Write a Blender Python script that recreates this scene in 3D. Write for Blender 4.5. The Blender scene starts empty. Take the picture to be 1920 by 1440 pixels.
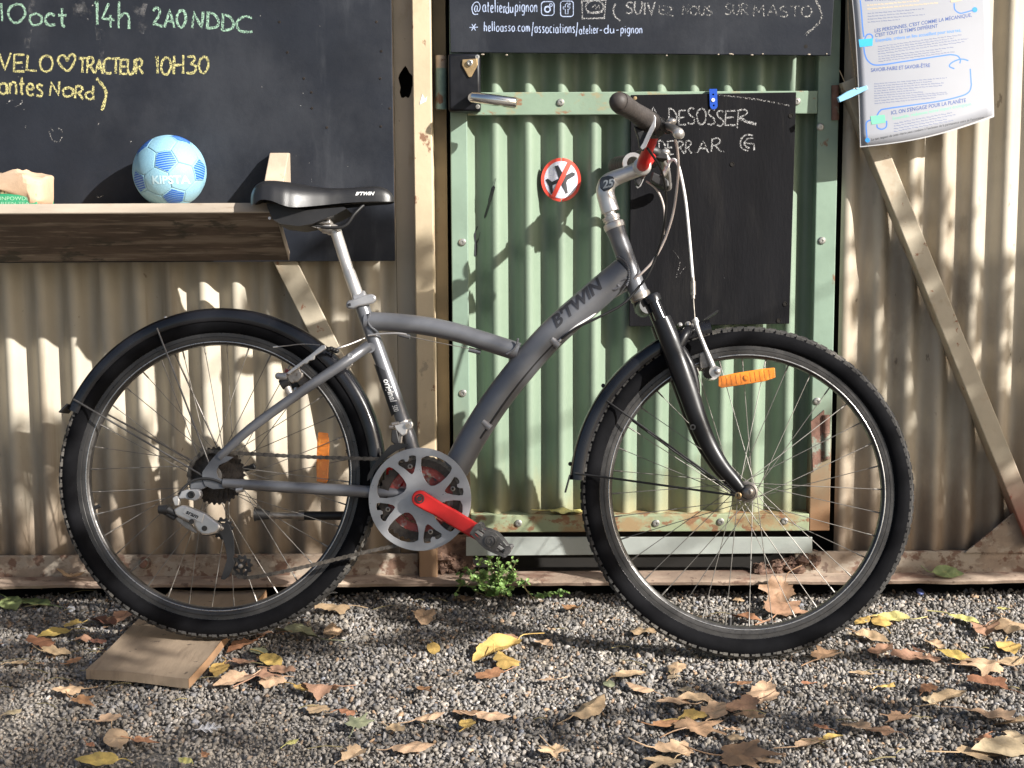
import bpy, bmesh, math, random
import numpy as np
from mathutils import Vector, Matrix
from mathutils.geometry import tessellate_polygon

random.seed(7)
RNG = np.random.default_rng(11)
SC = bpy.context.scene
COL = SC.collection
R_ = math.radians

# ------------------------------------------------------------------ camera
FPX, DIST, HC = 2884.0, 3.094, 0.9386      # DIST: camera to the plane y = 0; the bicycle stands at y = BY
BY = -0.12
PITCH, ROLL = 0.128, -0.005
CAM = Vector((0, -DIST, HC))
_F = Vector((0, math.cos(PITCH), -math.sin(PITCH)))
_U0 = Vector((0, math.sin(PITCH), math.cos(PITCH)))
_R0 = Vector((1, 0, 0))
CR = _R0 * math.cos(ROLL) + _U0 * math.sin(ROLL)
CU = -_R0 * math.sin(ROLL) + _U0 * math.cos(ROLL)
cd = bpy.data.cameras.new('camera')
cam = bpy.data.objects.new('camera', cd)
COL.objects.link(cam)
m = Matrix((CR, CU, -_F)).transposed().to_4x4()
m.translation = CAM
cam.matrix_world = m
cd.sensor_fit = 'HORIZONTAL'
cd.sensor_width = 36
cd.lens = 36 * FPX / 1920
cd.clip_start = 0.02
cd.clip_end = 500
SC.camera = cam

# ------------------------------------------------------------------ light
SUN = Vector((1.35, -1.0, 0.92)).normalized()      # towards the sun
el = math.asin(SUN.z)
az = math.atan2(SUN.x, SUN.y)
W = bpy.data.worlds.new("World")
SC.world = W
W.use_nodes = True
nt = W.node_tree
nt.nodes.clear()
sky = nt.nodes.new('ShaderNodeTexSky')
sky.sky_type = 'NISHITA'
sky.sun_disc = False
sky.sun_elevation = el
sky.sun_rotation = az
sky.dust_density = 3.0
bg = nt.nodes.new('ShaderNodeBackground')
bg.inputs['Strength'].default_value = 0.068
wo = nt.nodes.new('ShaderNodeOutputWorld')
nt.links.new(sky.outputs[0], bg.inputs[0])
nt.links.new(bg.outputs[0], wo.inputs[0])
sl = bpy.data.lights.new('sun', 'SUN')
sl.energy = 5.0
sl.angle = R_(0.53)
sl.color = (1.0, 0.965, 0.91)
so = bpy.data.objects.new('sun', sl)
COL.objects.link(so)
so.rotation_euler = (-SUN).to_track_quat('-Z', 'Y').to_euler()
so.location = SUN * 20
SC.view_settings.view_transform = 'Standard'
SC.view_settings.look = 'None'
SC.view_settings.gamma = 1
SC.view_settings.use_curve_mapping = False
SC.view_settings.exposure = 0.95


# ------------------------------------------------------------------ places
def ray(px, py):
    return _F + CR * ((px - 960) / FPX) + CU * ((720 - py) / FPX)


def P(px, py, y):
    """point of the photograph on the upright plane y = const"""
    d = ray(px, py)
    return CAM + d * ((y - CAM.y) / d.y)


def G(px, py, z=0.0):
    """point of the photograph on the level z = const"""
    d = ray(px, py)
    return CAM + d * ((z - CAM.z) / d.z)


BROOT = P(1394, 1238, BY)
BROOT.z = 0
BLEAN, BYAW = R_(10.5), -0.06
BM = Matrix.Translation(BROOT) @ Matrix.Rotation(BYAW, 4, 'Z') @ Matrix.Rotation(-BLEAN, 4, 'X')
BI = BM.inverted()
_bo = BI @ CAM
_br = BI.to_3x3()


def B(px, py, off=0.0):
    """point of the photograph in the leaning bicycle's own space, 'off' metres beside its middle plane"""
    d = _br @ ray(px, py)
    return _bo + d * ((off - _bo.y) / d.y)


KB = .001062


# ------------------------------------------------------------------ meshes
ORG = {}


class MB:
    def __init__(s):
        s.v, s.f, s.mi = [], [], []

    def add(s, vs, fs, mi=0):
        b = len(s.v)
        s.v += [Vector(v) for v in vs]
        s.f += [tuple(b + i for i in f) for f in fs]
        s.mi += [mi] * len(fs)
        return s

    def box(s, a, b, mi=0):
        x0, y0, z0 = a
        x1, y1, z1 = b
        return s.add([(x0, y0, z0), (x1, y0, z0), (x1, y1, z0), (x0, y1, z0), (x0, y0, z1), (x1, y0, z1), (x1, y1, z1), (x0, y1, z1)],
                     [(0, 3, 2, 1), (4, 5, 6, 7), (0, 1, 5, 4), (1, 2, 6, 5), (2, 3, 7, 6), (3, 0, 4, 7)], mi)

    def tube(s, pts, r, n=12, caps=True, mi=0, flat=1.0, up=None):
        pts = [Vector(p) for p in pts]
        rs = [r] * len(pts) if not isinstance(r, (list, tuple)) else list(r)
        t0 = (pts[1] - pts[0]).normalized()
        ref = Vector(up) if up is not None else (Vector((0, 1, 0)) if abs(t0.y) < .9 else Vector((1, 0, 0)))
        nrm = (ref - t0 * ref.dot(t0)).normalized()
        vs, fs = [], []
        for i, p in enumerate(pts):
            if i == 0:
                t = t0
            elif i == len(pts) - 1:
                t = (pts[i] - pts[i - 1]).normalized()
            else:
                t = ((pts[i + 1] - pts[i]).normalized() + (pts[i] - pts[i - 1]).normalized()).normalized()
            nrm = (nrm - t * nrm.dot(t)).normalized()
            bn = t.cross(nrm)
            for k in range(n):
                a = 2 * math.pi * k / n
                vs.append(p + (nrm * math.cos(a) * flat + bn * math.sin(a)) * rs[i])
        for i in range(len(pts) - 1):
            for k in range(n):
                k2 = (k + 1) % n
                fs.append((i * n + k, i * n + k2, (i + 1) * n + k2, (i + 1) * n + k))
        if caps:
            fs.append(tuple(range(n))[::-1])
            fs.append(tuple(range((len(pts) - 1) * n, len(pts) * n)))
        return s.add(vs, fs, mi)

    def lathe(s, c, axis, prof, n=24, mi=0, closed=False, caps=False):
        c = Vector(c)
        ax = Vector(axis).normalized()
        ref = Vector((0, 0, 1)) if abs(ax.z) < .9 else Vector((1, 0, 0))
        u = (ref - ax * ref.dot(ax)).normalized()
        w = ax.cross(u)
        vs, fs = [], []
        q = len(prof)
        for k in range(n):
            a = 2 * math.pi * k / n
            d = u * math.cos(a) + w * math.sin(a)
            for (r, h) in prof:
                vs.append(c + d * r + ax * h)
        for k in range(n):
            k2 = (k + 1) % n
            for i in range(q if closed else q - 1):
                j = (i + 1) % q
                fs.append((k * q + i, k * q + j, k2 * q + j, k2 * q + i))
        if caps:
            fs.append(tuple(k * q for k in range(n)))
            fs.append(tuple(k * q + q - 1 for k in range(n))[::-1])
        return s.add(vs, fs, mi)

    def prism(s, poly, vec, mi=0):
        n = len(poly)
        vec = Vector(vec)
        a = [Vector(p) for p in poly]
        vs = a + [p + vec for p in a]
        fs = [tuple(range(n)), tuple(range(2 * n - 1, n - 1, -1))]
        fs += [(i, i + n, (i + 1) % n + n, (i + 1) % n) for i in range(n)]
        return s.add(vs, fs, mi)

    def plate(s, outer, holes, vec, mi=0):
        loops = [[Vector(p) for p in outer]] + [[Vector(p) for p in h] for h in holes]
        vec = Vector(vec)
        flat = [p for l in loops for p in l]
        tris = tessellate_polygon(loops)
        n = len(flat)
        vs = flat + [p + vec for p in flat]
        fs = [tuple(t) for t in tris] + [tuple(i + n for i in t[::-1]) for t in tris]
        b = 0
        for l in loops:
            q = len(l)
            fs += [(b + i, b + i + n, b + (i + 1) % q + n, b + (i + 1) % q) for i in range(q)]
            b += q
        return s.add(vs, fs, mi)

    def ball(s, c, r, n=12, sc=(1, 1, 1), mi=0):
        c = Vector(c)
        prof = [(math.sin(math.pi * i / n) * r, -math.cos(math.pi * i / n) * r) for i in range(n + 1)]
        t = MB().lathe((0, 0, 0), (0, 0, 1), prof, n * 2)
        return s.add([c + Vector((v.x * sc[0], v.y * sc[1], v.z * sc[2])) for v in t.v], t.f, mi)

    def xf(s, mtx):
        s.v = [mtx @ v for v in s.v]
        return s

    def mesh(s, name, mats, smooth=None, origin=None):
        me = bpy.data.meshes.new(name)
        o = origin or Vector((0, 0, 0))
        me.from_pydata([tuple(v - o) for v in s.v], [], s.f)
        if not isinstance(mats, (list, tuple)):
            mats = [mats]
        for mm in mats:
            me.materials.append(mm)
        if len(mats) > 1:
            me.polygons.foreach_set('material_index', s.mi)
        if smooth is not None:
            me.polygons.foreach_set('use_smooth', [True] * len(me.polygons))
            me.update()
            me.set_sharp_from_angle(angle=R_(smooth))
        me.update()
        return me


def spline(pts, sub=6, vals=None):
    """Catmull-Rom through the points (and, alike, through the values)"""
    pts = [Vector(p) for p in pts]
    n = len(pts)
    out, ov = [], []
    for i in range(n - 1):
        p0, p1, p2, p3 = pts[max(i - 1, 0)], pts[i], pts[i + 1], pts[min(i + 2, n - 1)]
        for k in range(sub):
            t = k / sub
            out.append(0.5 * ((2 * p1) + (p2 - p0) * t + (2 * p0 - 5 * p1 + 4 * p2 - p3) * t * t + (3 * p1 - p0 - 3 * p2 + p3) * t ** 3))
            if vals:
                ov.append(vals[i] * (1 - t) + vals[i + 1] * t)
    out.append(pts[-1])
    if vals:
        ov.append(vals[-1])
        return out, ov
    return out


def link(name, me, parent=None, loc=None):
    o = bpy.data.objects.new(name, me)
    COL.objects.link(o)
    if parent:
        o.parent = parent
    if loc is not None:
        o.location = loc
    return o


def tag(o, label=None, cat=None, group=None, kind=None):
    if label:
        o['label'] = label
    if cat:
        o['category'] = cat
    if group:
        o['group'] = group
    if kind:
        o['kind'] = kind
    return o


def thing(name, label, cat, loc, group=None):
    o = link(name, None, None, loc)
    o.empty_display_size = 0.05
    ORG[o.name] = Vector(loc)
    return tag(o, label, cat, group)


def part(name, mb, mats, parent, smooth=35, bev=0, seg=2, label=None, kind=None):
    """a part given in world coordinates (or in the bicycle's space below the bicycle)"""
    org = ORG.get(parent.name, Vector((0, 0, 0))) if parent else Vector((0, 0, 0))
    o = link(name, mb.mesh(name, mats, smooth, org), parent)
    ORG[o.name] = org
    if bev:
        b = o.modifiers.new('bevel', 'BEVEL')
        b.width = bev
        b.segments = seg
        b.limit_method = 'ANGLE'
        b.angle_limit = R_(40)
    if label:
        o['label'] = label
    if kind:
        o['kind'] = kind
    return o


def solo(name, mb, mats, loc, label, cat, smooth=35, bev=0, group=None):
    """a thing that is one mesh, with its origin at 'loc'"""
    loc = Vector(loc)
    o = link(name, mb.mesh(name, mats, smooth, loc), None, loc)
    ORG[o.name] = loc
    if bev:
        b = o.modifiers.new('bevel', 'BEVEL')
        b.width = bev
        b.segments = 2
        b.limit_method = 'ANGLE'
        b.angle_limit = R_(40)
    return tag(o, label, cat, group)


# ------------------------------------------------------------------ materials
def mat(name, col, rough=.6, metal=0., var=.12, vscale=6., bump=0., bscale=80., layers=(), low=None, spec=.5,
        coat=0., stretch=(1, 1, 1), rvar=0., trans=None, attr=None, rnd=0.):
    """one principled shader: a base colour with noise, stain layers [(colour, scale, threshold, softness, stretch, detail)],
    an optional rust line 'low' = (colour, z from, z to, noise), fine bump"""
    M = bpy.data.materials.new(name)
    M.use_nodes = True
    t = M.node_tree
    N, L = t.nodes, t.links
    bs = N['Principled BSDF']
    tc = N.new('ShaderNodeTexCoord')

    def noise(scale, st=(1, 1, 1), detail=6, rough_=.6, off=0.):
        mp = N.new('ShaderNodeMapping')
        mp.inputs['Scale'].default_value = st
        mp.inputs['Location'].default_value = (off, off * .7, off * 1.3)
        L.new(tc.outputs['Object'], mp.inputs[0])
        n = N.new('ShaderNodeTexNoise')
        n.inputs['Scale'].default_value = scale
        n.inputs['Detail'].default_value = detail
        n.inputs['Roughness'].default_value = rough_
        L.new(mp.outputs[0], n.inputs['Vector'])
        return n.outputs['Fac']

    def mixc(fac, a, b, mode='MIX'):
        x = N.new('ShaderNodeMix')
        x.data_type = 'RGBA'
        x.blend_type = mode
        for sock, val in ((x.inputs[0], fac), (x.inputs[6], a), (x.inputs[7], b)):
            if hasattr(val, 'node'):
                L.new(val, sock)
            elif isinstance(val, (int, float)):
                sock.default_value = val
            else:
                sock.default_value = (*val, 1)
        return x.outputs[2]

    def ramp(v, lo, hi, a=0., b=1.):
        x = N.new('ShaderNodeMapRange')
        x.interpolation_type = 'SMOOTHSTEP'
        L.new(v, x.inputs[0])
        for i, q in enumerate((lo, hi, a, b)):
            x.inputs[i + 1].default_value = q
        return x.outputs[0]

    c0 = tuple(max(0, x * (1 - var)) for x in col)
    c1 = tuple(min(1, x * (1 + var)) for x in col)
    if attr:
        at = N.new('ShaderNodeAttribute')
        at.attribute_name = attr
        nz = ramp(noise(vscale, stretch), .3, .7, 1 - var, 1 + var)
        cur = mixc(1.0, at.outputs['Color'], nz, 'MULTIPLY')
    else:
        cur = mixc(ramp(noise(vscale, stretch), .32, .68), c0, c1)
    rfac = None
    for i, ly in enumerate(layers):
        lc, sc, th, soft = ly[:4]
        st = ly[4] if len(ly) > 4 else (1, 1, 1)
        dt = ly[5] if len(ly) > 5 else 7
        amt = ly[6] if len(ly) > 6 else 1.
        fac = ramp(noise(sc, st, dt, .62, 3.1 + 7 * i), th, th + soft, 0, amt)
        cur = mixc(fac, cur, lc)
    if low:
        lc, z0, z1, nz = low
        sx = N.new('ShaderNodeSeparateXYZ')
        L.new(tc.outputs['Object'], sx.inputs[0])
        ad = N.new('ShaderNodeMath')
        ad.operation = 'MULTIPLY_ADD'
        L.new(noise(14, (1, 1, .5), 8), ad.inputs[0])
        ad.inputs[1].default_value = nz
        L.new(sx.outputs['Z'], ad.inputs[2])
        cur = mixc(ramp(ad.outputs[0], z0 + nz * .5, z1 + nz * .5, 1, 0), cur, lc)
    if rnd:
        oi = N.new('ShaderNodeObjectInfo')
        hs = N.new('ShaderNodeHueSaturation')
        L.new(ramp(oi.outputs['Random'], 0, 1, .5 - rnd * .06, .5 + rnd * .06), hs.inputs['Hue'])
        L.new(ramp(oi.outputs['Random'], 1, 0, 1 - rnd * .5, 1 + rnd * .5), hs.inputs['Value'])
        L.new(cur, hs.inputs['Color'])
        cur = hs.outputs[0]
    L.new(cur, bs.inputs['Base Color'])
    bs.inputs['Metallic'].default_value = metal
    bs.inputs['Specular IOR Level'].default_value = spec
    bs.inputs['Coat Weight'].default_value = coat
    bs.inputs['Coat Roughness'].default_value = .12
    if rvar:
        L.new(ramp(noise(vscale * 3, stretch, 5, .6, 9.), .3, .7, max(.02, rough - rvar), min(1, rough + rvar)), bs.inputs['Roughness'])
    else:
        bs.inputs['Roughness'].default_value = rough
    if bump:
        bp = N.new('ShaderNodeBump')
        bp.inputs['Strength'].default_value = bump
        bp.inputs['Distance'].default_value = .002
        L.new(noise(bscale, stretch, 6), bp.inputs['Height'])
        L.new(bp.outputs[0], bs.inputs['Normal'])
    if trans:                       # worn away in places (chalk): trans = (scale, threshold, softness)
        tr = N.new('ShaderNodeBsdfTransparent')
        mx = N.new('ShaderNodeMixShader')
        L.new(ramp(noise(trans[0], (1, 1, 1), 3, .7), trans[1], trans[1] + trans[2]), mx.inputs[0])
        L.new(tr.outputs[0], mx.inputs[1])
        L.new(bs.outputs[0], mx.inputs[2])
        L.new(mx.outputs[0], N['Material Output'].inputs['Surface'])
    return M


RUST = (.20, .085, .04)
RUSTD = (.10, .045, .028)
DIRT = (.16, .12, .085)
M = {}
M['cream'] = mat('cream_paint', (.455, .408, .325), .55, var=.10, vscale=3, bump=.25, bscale=40,
                 layers=[((.36, .27, .16), 5, .52, .2, (1, 1, .25), 8, .45), ((.15, .11, .08), 42, .685, .04, (1, 1, .7), 8, .75),
                         ((.30, .22, .14), 14, .60, .12, (1, 1, .5), 8, .5)],
                 low=((.25, .17, .10), .10, .42, .34))
M['cream_r'] = mat('cream_paint_stained', (.455, .408, .325), .55, var=.12, vscale=3, bump=.3, bscale=40,
                   layers=[((.17, .145, .115), 4.5, .55, .10, (1.2, 1, .55), 10, .5), ((.22, .16, .10), 9, .56, .12, (1.6, 1, .07), 8, .5), ((.33, .26, .18), 4, .50, .2, (1, 1, .25), 8, .55), ((.14, .115, .09), 34, .66, .05, (1, 1, .45), 8, .75),
                           ((.42, .05, .04), 17, .735, .012, (1, 1, .8), 4, .9)],
                   low=((.205, .15, .105), .06, .46, .36))
M['cream_l'] = mat('cream_paint_splashed', (.455, .408, .325), .55, var=.10, vscale=3, bump=.25, bscale=40,
                   layers=[((.22, .16, .10), 9, .56, .12, (1.6, 1, .07), 8, .5), ((.36, .27, .16), 5, .52, .2, (1, 1, .25), 8, .45), ((.15, .11, .08), 42, .68, .04, (1, 1, .7), 8, .75),
                           ((.38, .05, .04), 15, .745, .012, (1, 1, .9), 5, .9)],
                   low=((.23, .175, .125), .06, .44, .36))
M['post'] = mat('post_paint', (.52, .425, .285), .55, var=.10, vscale=6, bump=.3, bscale=50,
                layers=[((.42, .31, .19), 9, .55, .12, (1, 1, .5), 8, .6), ((.2, .09, .05), 22, .615, .04, (1, 1, .6), 9, .9), ((.26, .22, .17), 16, .60, .05, (1, 1, .7), 9, .6),
                        ((.16, .15, .15), 18, .70, .02, (1, 1, .5), 6, .8)],
                low=((.27, .165, .095), .06, .40, .42))
M['brace'] = mat('brace_paint', (.44, .385, .29), .6, var=.12, vscale=6, bump=.35, bscale=50,
                 layers=[((.36, .26, .17), 11, .52, .12, (1, 1, 1), 8, .6), ((.25, .10, .05), 26, .62, .05, (1, 1, 1), 8, .9)],
                 low=((.24, .07, .05), .12, .34, .12))
M['jamb'] = mat('jamb_paint', (.30, .23, .14), .6, var=.15, vscale=6, layers=[(RUST, 20, .58, .06, (1, 1, .5), 8, .8)])
M['rail_rust'] = mat('rusty_rail_paint', (.26, .20, .15), .75, var=.25, vscale=14, bump=.6, bscale=70,
                     layers=[((.36, .31, .25), 16, .50, .06, (.7, 1, 1.2), 10, .75), ((.13, .065, .042), 20, .525, .06, (1, 1, 1), 9, .85),
                             ((.10, .06, .045), 36, .62, .05, (1, 1, 1), 9, .8)])
M['ledge'] = mat('rusty_ledge', (.28, .205, .155), .75, var=.2, vscale=10, bump=.7, bscale=80,
                 layers=[((.52, .42, .32), 9, .52, .14, (.5, 1, 1), 8, .6), ((.15, .075, .05), 11, .53, .10, (.6, 1, 1), 10, .75), ((.10, .06, .045), 40, .58, .07, (1, 1, 1), 9, .8)])
M['crust'] = mat('rust_crust', (.14, .085, .06), .9, var=.35, vscale=30, bump=1.0, bscale=120,
                 layers=[((.07, .035, .025), 50, .52, .1, (1, 1, 1), 9, .8), ((.34, .20, .13), 40, .6, .1, (1, 1, 1), 9, .7)])
M['green'] = mat('green_paint', (.205, .268, .197), .5, var=.07, vscale=4, bump=.18, bscale=40,
                 layers=[((.15, .205, .15), 6, .48, .2, (1, 1, .3), 8, .5), ((.10, .12, .08), 60, .70, .03, (1, 1, .8), 7, .6),
                         ((.34, .36, .25), 8, .60, .15, (1, 1, .4), 8, .4)],
                 low=((.26, .25, .15), .14, .34, .3))
M['green_f'] = mat('green_frame_paint', (.205, .285, .22), .5, var=.10, vscale=6, bump=.2, bscale=50,
                   layers=[((.24, .33, .25), 8, .52, .2, (1, 1, .4), 8, .5), (RUST, 22, .655, .05, (1, 1, .6), 8, .85),
                           ((.09, .05, .03), 40, .70, .03, (1, 1, .7), 8, .8)],
                   low=((.22, .12, .06), .17, .50, .25))
M['green_rail'] = mat('green_rail_paint', (.22, .30, .22), .5, var=.1, vscale=8, bump=.25, bscale=60,
                      layers=[((.30, .24, .13), 14, .54, .09, (1, 1, 1.5), 9, .75), ((.24, .10, .045), 24, .59, .06, (.7, 1, 1.4), 9, .85)])
M['green_bot'] = mat('rusty_green_rail', (.27, .31, .19), .6, var=.15, vscale=9, bump=.35, bscale=60,
                     layers=[((.28, .17, .08), 11, .47, .12, (1, 1, 1.4), 9, .8), ((.20, .085, .04), 26, .53, .07, (1, 1, 1.6), 9, .85)])
M['alu'] = mat('scuffed_aluminium_plate', (.40, .43, .405), .42, .35, var=.10, vscale=7, bump=.15, bscale=60, rvar=.12,
               layers=[((.36, .40, .36), 8, .53, .15, (1, 1, 1), 8, .6), ((.30, .22, .16), 18, .66, .06, (.4, 1, 1), 8, .5)])
M['void'] = mat('shade_black', (.012, .010, .008), .95)  # near-black standing in for the unlit gaps under and behind the cladding
BOARD = [((.036, .039, .047), 3.2, .46, .25, (1, 1, .7), 8, .8), ((.085, .09, .10), 7, .58, .22, (1.4, 1, .30), 9, .55), ((.11, .115, .12), 3, .60, .20, (1, .5, .8), 9, .4),
         ((.26, .26, .27), 70, .735, .03, (1, 1, .35), 5, .6)]
M['board'] = mat('blackboard_paint', (.015, .0175, .024), .5, var=.15, vscale=5, bump=.2, bscale=90, rvar=.08, layers=BOARD, spec=.2)
M['board2'] = mat('small_blackboard_paint', (.0075, .0075, .009), .7, spec=.1, var=.2, vscale=5, bump=.35, bscale=70, stretch=(2.5, 1, .5),
                  layers=[((.019, .018, .018), 6, .50, .2, (2.5, 1, .5), 9, .6), ((.03, .027, .025), 14, .60, .15, (2.5, 1, .5), 8, .5), ((.20, .20, .20), 80, .74, .03, (1.5, 1, .5), 5, .5)])
M['board_edge'] = mat('worn_ply_edge', (.10, .085, .07), .8, var=.4, vscale=60, layers=[((.4, .36, .3), 60, .66, .06)])
M['wood'] = mat('pale_wood', (.45, .33, .22), .7, var=.18, vscale=14, stretch=(.25, 1, 1), bump=.3, bscale=60,
                layers=[((.30, .20, .12), 20, .58, .12, (.2, 1, 1), 7, .6)])
M['wood_v'] = mat('pale_wood_upright', (.46, .365, .27), .7, var=.14, vscale=14, stretch=(1, 1, .15), bump=.25, bscale=60,
                  layers=[((.40, .26, .15), 30, .64, .08, (1, 1, .2), 7, .6)])
M['wood_edge'] = mat('sunlit_pale_wood', (.35, .295, .235), .75, var=.16, vscale=14, stretch=(.3, 1, 1), bump=.3, bscale=60,
                     layers=[((.22, .16, .11), 18, .55, .10, (.3, 1, 1), 9, .8)])  # paler than the plank: sunlight put into the colour of its edge
M['wood_dark'] = mat('weathered_dark_plank', (.085, .058, .042), .8, var=.3, vscale=16, stretch=(.5, 1, 1.6), bump=.5, bscale=50,
                     layers=[((.24, .19, .145), 22, .475, .16, (.16, 1, 2.0), 10, .75), ((.30, .245, .19), 60, .56, .10, (.12, 1, 1.5), 8, .6), ((.03, .028, .02), 16, .56, .08, (.6, 1, 1), 9, .8)])
M['plank'] = mat('grey_plank', (.31, .235, .165), .75, var=.12, vscale=9, stretch=(2.2, .5, 1), bump=.4, bscale=60,
                 layers=[((.20, .145, .10), 14, .52, .18, (3, .4, 1), 9, .7), ((.07, .05, .037), 34, .64, .04, (1, 1, 1), 7, .8)])
M['plank_end'] = mat('fresh_cut_plank_edge', (.38, .225, .125), .75, var=.15, vscale=20, stretch=(3, .5, 1))
M['black'] = mat('black_gloss_plastic', (.010, .010, .012), .20, spec=.45, var=.1, coat=.2, rvar=.08, layers=[((.05, .047, .042), 12, .60, .16, (1, 1, 1), 9, .4)])
M['blackm'] = mat('black_matt_plastic', (.013, .0125, .013), .5, var=.2, vscale=30)
M['blackpaint'] = mat('black_fork_paint', (.009, .009, .0105), .36, var=.1, rvar=.08, spec=.35)
M['lock'] = mat('black_lock_case', (.008, .0085, .011), .4, spec=.3, var=.2, vscale=20, rvar=.1)
M['rubber'] = mat('tyre_rubber', (.0055, .0055, .0065), .85, var=.2, vscale=25, bump=.1, bscale=200, spec=.08, layers=[((.012, .0115, .0115), 12, .58, .15, (1, 1, 1), 6, .5)])
M['tread'] = mat('dusty_tread', (.045, .043, .041), .85, var=.3, vscale=30, spec=.3, layers=[((.17, .155, .135), 6, .50, .10, (1, 1, 1), 6, .6)])
M['grip'] = mat('grip_rubber', (.040, .033, .030), .6, var=.15, vscale=40)
M['frame'] = mat('grey_metallic_paint', (.155, .158, .170), .36, .45, var=.07, vscale=14, rvar=.07, layers=[((.30, .29, .27), 130, .745, .012, (1, 1, 1), 3, .8), ((.17, .16, .145), 9, .60, .14, (1, 1, 1), 8, .35)])
M['silver'] = mat('satin_alloy', (.60, .57, .54), .36, .75, var=.05, vscale=30, rvar=.03)
M['silverp'] = mat('silver_painted_plastic', (.36, .355, .36), .34, .5, var=.08, vscale=20, rvar=.07, layers=[((.16, .15, .14), 30, .62, .12, (1, 1, 1), 8, .45)])
M['stem'] = mat('pale_satin_alloy', (.66, .64, .62), .34, .75, var=.05, vscale=30, rvar=.06)
M['rim'] = mat('worn_rim_alloy', (.055, .052, .050), .38, .5, var=.15, vscale=30, rvar=.12, layers=[((.07, .067, .065), 50, .56, .1, (1, 1, 1), 6, .7)])
M['rim_edge'] = mat('bright_rim_edge', (.46, .45, .44), .3, .85, var=.15, vscale=40, rvar=.08)
M['spoke'] = mat('steel_spoke', (.24, .225, .205), .5, .7, var=.15, vscale=40)
M['steel'] = mat('dull_steel', (.30, .27, .24), .42, .8, var=.25, vscale=60, layers=[((.10, .06, .04), 90, .6, .1, (1, 1, 1), 5, .6)])
M['cassette'] = mat('oily_sprockets', (.045, .036, .03), .45, .6, var=.4, vscale=80)
M['red'] = mat('red_anodised', (.50, .018, .016), .36, .25, var=.08, vscale=20, rvar=.07, layers=[((.10, .03, .025), 60, .66, .05, (1, 1, 1), 8, .6), ((.55, .35, .32), 150, .745, .012, (1, 1, 1), 3, .7)])
M['redring'] = mat('dirty_red_ring', (.30, .06, .05), .5, .3, var=.3, vscale=60, layers=[((.30, .26, .24), 40, .52, .1), ((.06, .045, .04), 50, .6, .1)])
M['saddle'] = mat('black_saddle_vinyl', (.014, .014, .0155), .38, var=.15, layers=[((.03, .029, .028), 14, .58, .14, (1, 1, 1), 8, .5)], bump=.12, bscale=600, rvar=.05)
M['white'] = mat('white_cable_housing', (.72, .70, .68), .4, var=.06)
M['greycable'] = mat('grey_cable_housing', (.55, .47, .43), .4, var=.08)
M['wht'] = mat('white_print', (.75, .75, .74), .6, var=.05)
M['darkprint'] = mat('dark_print', (.022, .022, .026), .5)
M['brass'] = mat('worn_brass', (.42, .30, .16), .4, .7, var=.2, vscale=60)
M['chrome'] = mat('polished_handle', (.80, .79, .76), .15, 1.0, var=.03)
M['hinge'] = mat('rusty_hinge', (.17, .09, .065), .75, var=.3, vscale=40, bump=.5, bscale=120, layers=[((.24, .32, .26), 16, .56, .06, (1, 1, 1), 8, .7)])
M['hinge_t'] = mat('painted_hinge', (.23, .33, .28), .65, var=.2, vscale=30, bump=.4, bscale=100, layers=[(RUST, 26, .54, .06, (1, 1, 1), 9, .9)])
M['hinge_c'] = mat('cream_hinge_end', (.5, .4, .3), .65, var=.2, vscale=40, layers=[(RUST, 60, .55, .08)])
M['screw'] = mat('zinc_screw', (.45, .44, .41), .4, .8, var=.2, vscale=90)
M['ch_green'] = mat('green_chalk', (.31, .49, .37), .95, var=.1, vscale=80, trans=(520, .44, .10))
M['ch_yellow'] = mat('yellow_chalk', (.58, .53, .23), .95, var=.15, vscale=80, trans=(520, .44, .10))
M['ch_white'] = mat('white_chalk', (.45, .445, .44), .95, var=.1, vscale=80, trans=(520, .46, .12))
M['ch_faint'] = mat('rubbed_white_chalk', (.40, .39, .37), .95, var=.1, vscale=80, trans=(300, .49, .14))
M['ch_pen'] = mat('pale_blue_chalk_pen', (.36, .43, .60), .8, var=.15, vscale=80, trans=(420, .33, .14))
M['ch_smear'] = mat('chalk_smear', (.12, .12, .125), .95, var=.2, vscale=30, trans=(26, .46, .34))
# ------------------------------------------------------------------ printed lettering, made once as flat meshes
TX = {}
CURVED = {'KIPSTA', 'BTWIN', 'original', '500'}
_todo = []


def TXT(key, body, width, height, align='L', shear=0., bold=0.):
    cu = bpy.data.curves.new('t', 'FONT')
    cu.body = body
    cu.shear = shear
    cu.offset = bold
    cu.resolution_u = 3
    o = bpy.data.objects.new('t', cu)
    COL.objects.link(o)
    _todo.append((key, o, cu, width, height, align))


TXT('KIPSTA', 'KIPSTA', 66, 14, 'C', 0, .03)
TXT('TWININGS', 'TWININGS', 58, 9, 'C', 0, .02)
TXT('GUNPOWDER', 'GUNPOWDER', 76, 7, 'C')
TXT('GREEN TEA', 'GREEN TEA', 62, 5, 'C')
TXT('LIEU PARTAGE', 'LIEU PARTAGÉ,', 56, 7.5, 'L', 0, .01)
TXT('LES PERSONNES', "LES PERSONNES, C'EST COMME LA MÉCANIQUE,", 182, 6.6, 'L', 0, .01)
TXT('CEST TOUT', "C'EST TOUT LE TEMPS DIFFÉRENT", 117, 6.4, 'L', 0, .01)
TXT('Ensemble, creons', 'Ensemble, créons un lieu accueillant pour tous·tes,', 160, 6.4, 'L')
TXT('SAVOIR-FAIRE', 'SAVOIR-FAIRE ET SAVOIR-ÊTRE', 111, 7, 'L', 0, .01)
TXT('ICI, ON', "ICI, ON S'ENGAGE POUR LA PLANÈTE", 140, 7, 'L', 0, .012)
TXT('Ensemble, reduisons', 'Ensemble, réduisons notre impact écologique.', 148, 6.2, 'L')
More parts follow.
